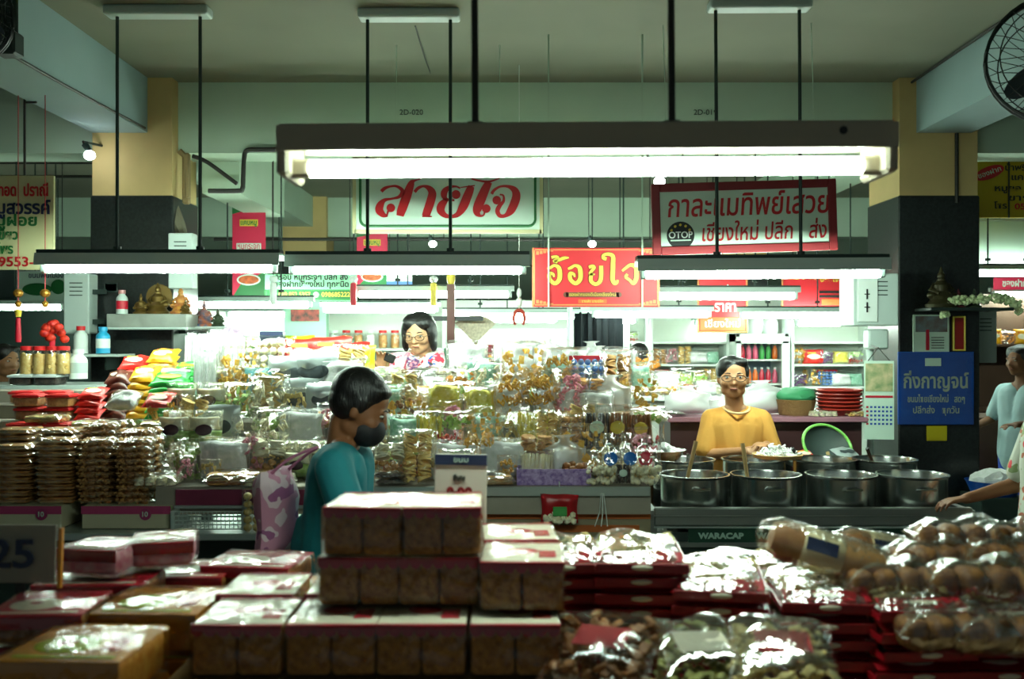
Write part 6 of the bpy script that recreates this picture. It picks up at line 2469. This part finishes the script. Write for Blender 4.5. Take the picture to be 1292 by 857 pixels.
# passerby
r, hc, M, H = person('man in teal shirt and dark mask walking past, bag behind him', (P(417, 0, 3.36).x, 3.36, 0), R(90), 1.53, M_skind, M_teal, 'short',
       [(-1, (-.25, -.12, 1.0), (-.2, -.30, .92)), (1, (.235, .05, .98), (.2, -.12, .80))],
       [((0, -.25, -1), (-1, 0, 0), 1, .5), ((0, .1, -1), (1, 0, 0), 1, .8)], vox=.007, sleeve=1.8, H=.245, lean=.15, head_tilt=(R(24), 0, 0), head_off=(0, .0, -.055), mask=mat('black_mask', '#15151a', .7), wide=1.08, steps=.06)
p = P(366, 640, 3.36)
root = thing('tote_bag', 'pink and white bag hanging behind the man in teal', 'bag', (p.x - .055, 3.40, .86), (0, 0, R(72)))
mb = MB()
mb.pillow(.2, .30, .11, 12, 12, (0, 0, 0), wr=.006, seed=80)
mb.build('bag', floral('pink_plaid', '#c98aa6', [('#e3c9d3', .52), ('#9a5a86', .6)], 14), root)
mb = MB()
mb.tube(spline_pts([(-.05, 0, .28), (-.03, -.07, .34), (.01, -.15, .375), (.05, -.08, .34), (.06, .0, .28)], 5), .0055, seg=6)
mb.build('strap', mat('strap_pink', '#b9708f', .8), root)
# shopper at right edge
person('shopper in grey floral shirt at right edge, hand on the counter', (2.23, 4.08, 0), R(-90), 1.56, M_skind, M_flor2, 'tied',
       [(-1, (-.23, -.05, .97), (-.2, -.28, .915)), (1, (.24, .03, .99), (.2, -.1, .80))],
       [((.1, -1, -.1), (0, 0, 1), 1, .7), ((-.1, -.3, -1), (1, 0, 0), -1, .9)], vox=.006, sleeve=.75)
# background people
person('person in pale shirt and blue trousers far right behind column', (P(1288, 0, 7.3).x, 7.3, 0), R(-70), 1.55, M_skind, mat('pale_blue_cloth', '#9fbcc0', .8), 'tied',
       [(-1, (-.24, -.03, 1.0), (-.2, -.25, .95)), (1, (.24, -.03, 1.0), (.2, -.26, 1.0))], [((0, -1, 0), (0, 0, 1), 1, .6), ((0, -1, 0), (0, 0, 1), -1, .6)], legs_m=mat('blue_trousers', '#1c3fa0', .8), vox=.011, sleeve=.8)
person('girl with black ponytail facing away by the dark curtain', (P(806, 0, 8.3).x, 8.3, 0), R(150), 1.56, M_skin2, mat('white_cloth', '#cfd6d2', .8), 'pony',
       [(-1, (-.22, 0, .98), (-.2, -.22, 1.0)), (1, (.22, 0, .98), (.2, -.22, 1.0))], [((0, -1, 0), (0, 0, 1), 1, .6), ((0, -1, 0), (0, 0, 1), -1, .6)], vox=.011, sleeve=.8)
person('dark haired vendor in blue behind the far left jars', (P(6, 0, 6.7).x, 6.7, 0), R(60), 1.56, M_skin, mat('blue_cloth', '#3c5a70', .8), 'tied',
       [(-1, (-.22, 0, .98), (-.2, -.22, 1.0)), (1, (.22, 0, .98), (.2, -.22, 1.0))], [((0, -1, 0), (0, 0, 1), 1, .6), ((0, -1, 0), (0, 0, 1), -1, .6)], vox=.011, sleeve=.8)
# ================================================================== behind the stalls
M_pale = mat('pale_board', '#d3dbd0', .6, var=.05, vscale=2)
M_glassy = mat('case_white', '#dfe8e2', .3)
# low partition far back that the rear shops stand against
slab('wall_partition', (-6.5, 10.7, 0), (6.5, 10.8, 2.02), M_pale)
# counter with bags behind the back counter
xa, xb = P(700, 0, 7.0).x, P(905, 0, 7.0).x
root = thing('counter', 'white counter of wrapped goods in the next aisle', 'counter', ((xa + xb) / 2, 7.2, 0))
mb = MB()
mb.box((0, 0, 1.19), (xb - xa, .7, .03), bev=.004)
mb.build('counter_top', M_glassy, root, smooth=False)
mb = MB()
mb.box((0, .02, .58), (xb - xa - .04, .6, 1.17))
mb.build('body', M_pale, root, smooth=False)
seq = ['white2', 'flatrice', 'white2', 'green', 'redhead', 'white2', 'candy', 'cream', 'orange', 'flatwhite', 'white2']
for i in range(11):
    px = 712 + i * 18
    r0, ph, s0 = PRT[seq[i]]
    fl = ph.startswith('flat')
    place(r0, (P(px, 0, 6.95).x, 6.95, 1.207), '%s on next aisle counter, %s' % (ph, nth(i)), 'snack bag', (0 if fl else -.3, 0, rnd.uniform(-.2, .2)), .68, 'goods on the next aisle counter')
    r0, ph, s0 = PRT[seq[(i * 3 + 1) % 11]]
    fl = ph.startswith('flat')
    place(r0, (P(px + 5, 0, 7.25).x, 7.25, 1.207), '%s at back of next aisle counter, %s' % (ph, nth(i)), 'snack bag', (0 if fl else -.2, 0, rnd.uniform(-.2, .2)), 1.0, 'goods on the next aisle counter')
# dark curtain
a, b = P(724, 402, 7.75), P(786, 470, 7.75)
root = thing('curtain', 'dark navy curtain hanging behind the middle stall', 'curtain', ((a.x + b.x) / 2, 7.75, 0))
mb = MB()
n = 28
w = b.x - a.x
top, bot = a.z + .05, .4
rows = []
for z in (top, (top + bot) / 2, bot):
    rows.append([mb.bm.verts.new((-w / 2 + w * i / n, .018 * math.sin(i * 1.3) + .008 * math.sin(i * 2.9), z)) for i in range(n + 1)])
for r0, r1 in zip(rows, rows[1:]):
    for i in range(n):
        mb.bm.faces.new((r0[i], r0[i + 1], r1[i + 1], r1[i]))
bmesh.ops.solidify(mb.bm, geom=mb.bm.faces[:], thickness=.006)
mb.build('cloth', mat('navy_curtain', '#10171d', .9), root, ang=80)
mb = MB()
for s in (-1, 1):
    mb.cone((s * (w / 2 + .03), 0, 0), (s * (w / 2 + .03), 0, top + .04), .022, seg=8)
mb.cone((-w / 2 - .03, 0, top), (w / 2 + .03, 0, top), .012, seg=8)
mb.build('pole_frame', M_grey, root)
# shelf units with snack packs
def shelf_unit(label, px0, px1, d, zs, top=None):
    a, b = P(px0, 0, d).x, P(px1, 0, d).x
    root = thing('shelf_unit', label, 'shelf', ((a + b) / 2, d, 0))
    w = b - a
    for z in zs:
        mb = MB()
        mb.box((0, .16, z - .01), (w, .34, .02), bev=.002)
        mb.build('shelf_board', M_glassy, root, smooth=False)
    mb = MB()
    mb.box((0, .34, (zs[-1] + .35) / 2), (w, .02, zs[-1] + .35))
    mb.build('back_panel', M_pale, root, smooth=False)
    for s in (-1, 1):
        mb = MB()
        mb.box((s * w / 2, .16, (zs[-1] + .35) / 2), (.025, .34, zs[-1] + .35))
        mb.build('side_panel', M_glassy, root, smooth=False)
    return a, b
ZS = (.95, 1.16, 1.37, 1.58)
POOL = ['goldchips', 'pink', 'yellow', 'cream', 'candy', 'twist', 'orange', 'green', 'redhead', 'crackers', 'fred', 'flime', 'fyellow', 'white2', 'purple', 'nuts', 'mint', 'browncrk']
rs = random.Random(21)
def fill_shelf(where, px0, px1, d, zs, step, pool, gname, sc=1.0):
    a, b = P(px0, 0, d).x, P(px1, 0, d).x
    n = int((b - a - .06) / step)
    for j, z in enumerate(zs):
        for i in range(n):
            key = pool[(i * 5 + j * 7 + rs.randint(0, 3)) % len(pool)]
            r0, ph, s0 = PRT[key]
            place(r0, (a + .03 + step * (i + .5), d + .10, z + .002), '%s on %s, %s shelf, %s' % (ph, where, ['lowest', 'second', 'third', 'top'][j], nth(i)), 'snack bag', (-.06, 0, rs.uniform(-.15, .15)), (sc, sc * .9, sc * .78), gname)
shelf_unit('long pale shelf unit of snacks behind the ponytail girl', 822, 918, 9.3, ZS)
fill_shelf('shelves left of fridge', 822, 918, 9.3, ZS[:3], .12, POOL, 'snacks on the far shelves left of the fridge')
shelf_unit('pale shelf unit of snacks right of the fridge', 1000, 1100, 9.3, ZS)
fill_shelf('shelves right of fridge', 1000, 1100, 9.3, ZS[:3], .13, POOL[6:] + POOL[:6], 'snacks on the far shelves right of the fridge')
shelf_unit('narrow shelf unit of colourful packs beside the curtain', 788, 820, 9.75, ZS)
fill_shelf('narrow shelves by curtain', 788, 820, 9.75, ZS, .11, ['orange', 'fred', 'pink', 'candy', 'fyellow'], 'packs on the narrow shelves', .75)
shelf_unit('long pale shelf of white jars behind the woman in floral', 405, 560, 8.9, (1.05, 1.30, 1.52))
JW = jar('white', M_white, .042, .15, 'balls')
JC = jar('nut', M_lidred, .042, .15, 'balls')
a, b = P(405, 0, 8.9).x, P(560, 0, 8.9).x
for j, z in enumerate((1.30, 1.52)):
    for i in range(9):
        place(JW if j == 0 or i % 3 == 0 else JC, (a + .1 + i * .11, 9.0, z + .002), 'jar on the %s shelf behind the floral woman, %s' % (['lower', 'upper'][j], nth(i)), 'jar', (0, 0, i), 1.0, 'jars on the far shelf')
shelf_unit('pale shelf of cream boxes at left behind the egg rolls', 262, 362, 9.2, (1.05, 1.30, 1.52))
fill_shelf('far left shelves', 262, 362, 9.2, (1.05, 1.30, 1.52), .14, ['cream', 'flatwhite', 'white2', 'crackers', 'yellow'], 'packs on the far left shelves', .8)
shelf_unit('low bright display case behind the middle display', 575, 716, 8.4, (1.05, 1.34))
fill_shelf('bright middle case', 575, 716, 8.4, (1.05, 1.34), .12, ['white2', 'cream', 'flatwhite', 'white', 'yellow', 'mint'], 'packs in the bright case', .8)
# fridge
a, b = P(929, 0, 9.0).x, P(996, 0, 9.0).x
ft = P(0, 421, 9.0).z
root = thing('fridge', 'white drinks fridge with glass door in the background', 'fridge', ((a + b) / 2, 9.0, 0))
w = b - a
mb = MB()
mb.box((0, .53, ft / 2), (w, .03, ft))
for s in (-1, 1):
    mb.box((s * (w / 2 - .02), .27, ft / 2), (.04, .5, ft), bev=.004)
mb.box((0, .27, ft - .04), (w, .5, .08), bev=.004)
mb.box((0, .27, .12), (w, .5, .24), bev=.004)
mb.build('cabinet', M_white, root, smooth=False)
SZ = (.95, 1.2, 1.42)
for z in SZ:
    mb = MB()
    mb.box((0, .28, z - .008), (w - .08, .44, .016))
    mb.build('shelf', M_white, root, smooth=False)
mb = MB()
mb.box((0, .51, ft * .55), (w - .08, .01, ft * .8))
mb.build('inner_back', mat('fridge_inside', '#8fa9c0', .5), root, smooth=False)
mb = MB()
mb.box((-w / 2 + .02, .0, ft * .55), (.04, .03, ft * .82))
mb.box((w / 2 - .035, .0, ft * .55), (.07, .03, ft * .82), bev=.003)
mb.box((0, .0, ft - .06), (w, .03, .06))
mb.box((0, .0, ft * .16), (w, .03, .06))
mb.build('door_frame', M_white, root, smooth=False)
mb = MB()
mb.box((0, .0, ft * .55), (w - .11, .006, ft * .78))
mb.build('door_glass', film('door_glass', .05, .3, .05, bscale=1, bstr=.05), root, smooth=False)
def small_bottle(m, capm):
    r_ = raw('drink_bottle')
    mb = MB()
    mb.lathe([(0, 0), (.024, 0), (.026, .01), (.026, .09), (.012, .125), (.012, .135), (0, .135)], seg=12)
    mb.build('body', m, r_)
    mb = MB()
    mb.cone((0, 0, .133), (0, 0, .15), .014)
    mb.build('cap', capm, r_)
    return r_
BT = [small_bottle(mat('drink_' + n_, c_, .3), M_white) for n_, c_ in (('red', '#c2203a'), ('orange', '#e06a1c'), ('green', '#3f9a4a'), ('pink', '#d85a7a'))]
for j, z in enumerate(SZ):
    for i in range(6):
        place(BT[(i * 3 + j * 2 + i // 2) % 4] if not BT[(i * 3 + j * 2 + i // 2) % 4].get('_none') else BT[0], ((a + b) / 2 + (i - 2.5) * .06, 9.16, z + .001), 'drink bottle in the fridge, %s shelf, %s' % (['lowest', 'middle', 'top'][j], nth(i)), 'bottle', (0, 0, 0), .95, 'bottles in the fridge')
for i, px in enumerate((952, 972)):
    root = thing('water_jug', 'white round jug on top of the fridge, %s one' % ('left', 'right')[i], 'jug', (P(px, 0, 9.2).x, 9.2, ft), (0, 0, 0), 'jugs on the fridge')
    mb = MB()
    mb.lathe([(0, 0), (.06, 0), (.07, .03), (.07, .1), (.05, .15), (.02, .17), (0, .17)], seg=18)
    mb.build('body', M_white, root)
# odds in the middle distance
root = thing('fan', 'striped straw fan standing behind the white bags', 'fan', P(600, 428, 6.6))
mb = MB()
for k in range(9):
    t = R(-38 + k * 9.5)
    mb.prism([(-.004, 0), (.004, 0), (.024, .19), (-.024, .19)], .004, Matrix.Translation((0, k * .0006, -.03)) @ Euler((0, t, 0)).to_matrix().to_4x4())
mb.build('fan_blade', mat('straw_stripe', '#d8cfb8', .7, col2='#b5ab95', vscale=60), root, smooth=False)
mb = MB()
mb.cone((0, 0, -.02), (0, 0, -1.0), .012)
mb.cone((0, 0, -1.0), (0, 0, -root.location.z), .012)
mb.build('stick', M_wood, root)
root = thing('wreath', 'red horseshoe shaped ornament hanging above white bags', 'ornament', P(655, 402, 6.2))
mb = MB()
mb.tube([(.034 * math.cos(t), 0, .05 * math.sin(t)) for t in [R(-50 + k * 14) for k in range(21)]], [.008 + .005 * math.sin(PI * k / 20) for k in range(21)], seg=8)
mb.build('horseshoe', mat('wreath_red', '#a8341f', .5), root)
mb = MB()
mb.cone((0, 0, .05), (0, 0, CEIL - root.location.z - (CEIL - 2.84) * 0), .0025, seg=5)
mb.ball((0, 0, .10), (.02, .02, .035), sub=2)
mb.ball((0, 0, .16), (.016, .016, .03), sub=2)
mb.build('cord', M_white, root)
root = thing('post', 'brown post with gilded top behind the floral woman', 'post', (P(569, 0, 6.5).x, 6.5, 0))
mb = MB()
mb.box((0, 0, .98), (.05, .05, 1.96))
mb.build('shaft', mat('red_brown_wood', '#5a2418', .5), root, smooth=False)
mb = MB()
mb.ball((0, 0, 2.0), (.03, .03, .05), sub=2)
mb.ball((0, 0, 1.93), (.024, .024, .02), sub=2)
mb.build('gilded_top', M_gold, root)
mb = MB()
mb.box((.0, .02, P(0, 402, 6.5).z), (.42, .02, .03))
mb.build('cross_bar', M_black, root, smooth=False)
root = thing('pillar', 'pale green pillar with dark framed picture behind left stall', 'pillar', (P(387, 0, 8.6).x, 8.6, 0))
mb = MB()
mb.box((0, 0, 1.0), (.36, .12, 2.0))
mb.build('body', mat('mint_paint', '#9fd0b4', .6), root, smooth=False)
mb = MB()
mb.box((.0, -.07, P(0, 398, 8.5).z), (.24, .02, .1))
mb.build('picture', mat('dark_picture', '#3a2a22', .5, col2='#b8483a', vscale=20), root, smooth=False)
for i, (px, m_, w_) in enumerate(((395, M_redp, 'red charm hanging right of green sign'), (345, M_white, 'white lantern charm hanging at left of green sign'), (547, M_gold, 'gold charm hanging over the floral woman'))):
    p = P(px if px != 395 else 446, 365, 6.9)
    root = thing('hanging_charm', w_, 'charm', p)
    mb = MB()
    mb.cone((0, 0, .04), (0, 0, 2.84 - p.z + (.47 if p.y < 6.62 or p.y > 6.94 else 0)), .0025, seg=5)
    mb.build('cord', M_cable, root)
    mb = MB()
    mb.lathe([(0, .05), (.02, .04), (.024, 0), (.022, -.09), (.018, -.11), (0, -.11)], seg=12)
    mb.build('body', m_, root)
    mb = MB()
    mb.ball((0, 0, .07), (.03, .03, .026), sub=2)
    mb.build('knot', M_white, root)
# far left background
root = thing('counter', 'dim counter with blue goods at the far left', 'counter', (P(-10, 0, 7.2).x, 7.3, 0))
mb = MB()
mb.box((0, 0, .6), (1.6, .6, 1.2), bev=.006)
mb.build('body', M_blue, root, smooth=False)
for i, (px, key) in enumerate(((2, 'flime'), (18, 'fteal'), (32, 'fdkgreen'), (45, 'fteal'))):
    r0, ph, s0 = PRT[key]
    place(r0, (P(px, 0, 7.1).x, 7.1, 1.203), '%s on the dim far left counter, %s' % (ph, nth(i)), 'snack bag', (-.5, 0, .2), .8)
root = thing('poster', 'pale landscape poster behind the far left charms', 'poster', P(55, 362, 8.0))
board(root, .42, .26, M_signw, M_grey, fw=.012, th=.01)
mb = MB()
mb.ball((-.05, -.004, -.02), (.12, .004, .05), sub=3)
mb.ball((.12, -.004, .0), (.06, .004, .06), sub=3)
mb.build('green_picture', M_green, root)
text('ขนมพื้นเมือง', .06, M_navy, root, (.02, -.003, .09), width=.28)
wires(root, (-.15, .15), .12, CEIL - root.location.z, y=.0)
slab('wall_panel_left', (-6.4, 9.5, 0), (-3.2, 9.6, 1.95), M_dark)
# far right background
root = thing('counter', 'dim wooden counter at the far right', 'counter', (P(1300, 0, 7.8).x + .3, 7.9, 0))
mb = MB()
mb.box((0, 0, .5), (1.6, .5, 1.0), bev=.006)
mb.build('body', mat('dim_wood', '#4a3324', .6), root, smooth=False)
root = thing('basin', 'blue basin of white packets right of the dark column', 'basin', (P(1254, 0, 6.3).x, 6.3, .62))
mb = MB()
mb.lathe([(0, 0), (.13, 0), (.17, .09), (.175, .09), (.165, .085), (.12, .01), (0, .01)], seg=24)
mb.build('basin', M_blues, root)
mb = MB()
mb.ball((0, 0, .09), (.14, .13, .07), sub=3)
for v in mb.bm.verts:
    v.co += noise.noise_vector(v.co * 25) * .03
mb.build('packets', F_milk if False else food('white'), root)
root2, sz = box_thing('dark stool box under the blue basin', 'box', (P(1254, 0, 6.3).x - .15, 6.15, 0), (P(1254, 0, 6.3).x + .15, 6.45, .619), M_dark)
root = thing('shelf_unit', 'dark shelf with golden packs at the far right', 'shelf', (P(1300, 0, 8.4).x, 8.4, 0))
mb = MB()
mb.box((0, .2, 1.55), (.9, .3, .02))
mb.box((0, .2, 1.0), (.9, .3, .02))
mb.box((0, .36, 1.0), (.9, .02, 2.0))
for s in (-1, 1):
    mb.box((s * .44, .2, 1.0), (.02, .3, 2.0))
mb.build('frame', mat('dim_wood', '#4a3324', .6), root, smooth=False)
for i, px in enumerate((1254, 1272, 1290)):
    r0, ph, s0 = PRT['fyellow' if i != 1 else 'orange']
    place(r0, (P(px, 0, 8.5).x, 8.5, 1.562), '%s on the dark far right shelf, %s' % (ph, nth(i)), 'snack bag', (-.1, 0, 0), .75)
root = thing('banner', 'crimson banner under far right lamps with white letters', 'banner', P(1292, 358, 8.2))
board(root, .5, .1, M_pink, th=.01)
text('ของฝาก', .08, M_signw, root, (-.08, -.003, 0), width=.2, bold=.02)
wires(root, (-.2, .2), .05, CEIL - root.location.z, y=.0)
# wall fans
def wall_fan(label, c, r, face_rz, pitch, mount):
    root = thing('wall_fan', label, 'fan', c, (0, 0, 0))
    Mx = Euler((pitch, 0, face_rz)).to_matrix().to_4x4()
    mb = MB()
    M_fan = mat('fan_dark', '#16221f', .5)
    for q, y in ((1, 0), (1, -.03), (.82, -.075), (.5, -.1), (.2, -.11), (.8, .07), (.4, .09)):
        mb.tube([Mx @ Vector((r * q * math.cos(t), y, r * q * math.sin(t))) for t in [k * PI / 18 for k in range(36)]], .008 if q == 1 else .003, seg=5, closed=True)
    for k in range(28):
        t = k * 2 * PI / 28
        mb.tube([Mx @ Vector((r * q * math.cos(t + .2 * (1 - q)), y, r * q * math.sin(t + .2 * (1 - q)))) for q, y in ((.2, -.11), (.5, -.1), (.82, -.075), (1, -.03), (1, 0), (.8, .07), (.4, .09))], .002, seg=4)
    mb.build('guard', M_fan, root)
    mb = MB()
    vs = mb.cone((0, .08, 0), (0, .24, 0), .07, .06, seg=16) + mb.cone((0, -.105, 0), (0, -.12, 0), .055, seg=16)
    bmesh.ops.transform(mb.bm, matrix=Mx, verts=vs)
    mb.build('motor', M_fan, root)
    for k in range(3):
        mb = MB()
        vs = mb.ball((r * .48, -.01, 0), (r * .42, .006, r * .24), sub=3, rot=(R(22), 0, 0))
        bmesh.ops.transform(mb.bm, matrix=Mx @ Euler((0, k * 2 * PI / 3 + .4, 0)).to_matrix().to_4x4(), verts=vs)
        mb.build('blade', mat('fan_blade_grey', '#2f3d45', .4), root)
    mb = MB()
    q = Mx @ Vector((0, .2, 0))
    mb.tube([q, Vector((q.x, q.y, mount.z)), mount], .018, seg=8)
    mb.build('bracket', M_fan, root)
    return root
c = P(1336, 75, 4.3)
wall_fan('dark caged wall fan at the top right corner', c, .29, R(-20), R(-8), Vector((2.66 - c.x, .2, 3.06 - c.z)))
c = P(-52, 20, 4.0)
wall_fan('dark caged wall fan mostly out of frame at top left', c, .2, R(20), R(0), Vector((-2.42 - c.x, .2, 3.02 - c.z)))
root = thing('junction_box', 'dark box hanging from the beam at the top left', 'box', P(11, 56, 4.6))
mb = MB()
mb.box((0, 0, 0), (.10, .1, .11), bev=.01)
mb.build('box', M_dark, root, smooth=False)
for dx in (-.03, .0, .03):
    mb = MB()
    mb.cone((dx, 0, .05), (dx, 0, CEIL - root.location.z), .014, seg=8)
    mb.build('pipe', M_dark, root)

# prototypes that found no use
for o in [o for o in bpy.data.objects if o.get('_free')]:
    for ch in list(o.children):
        bpy.data.objects.remove(ch)
    bpy.data.objects.remove(o)
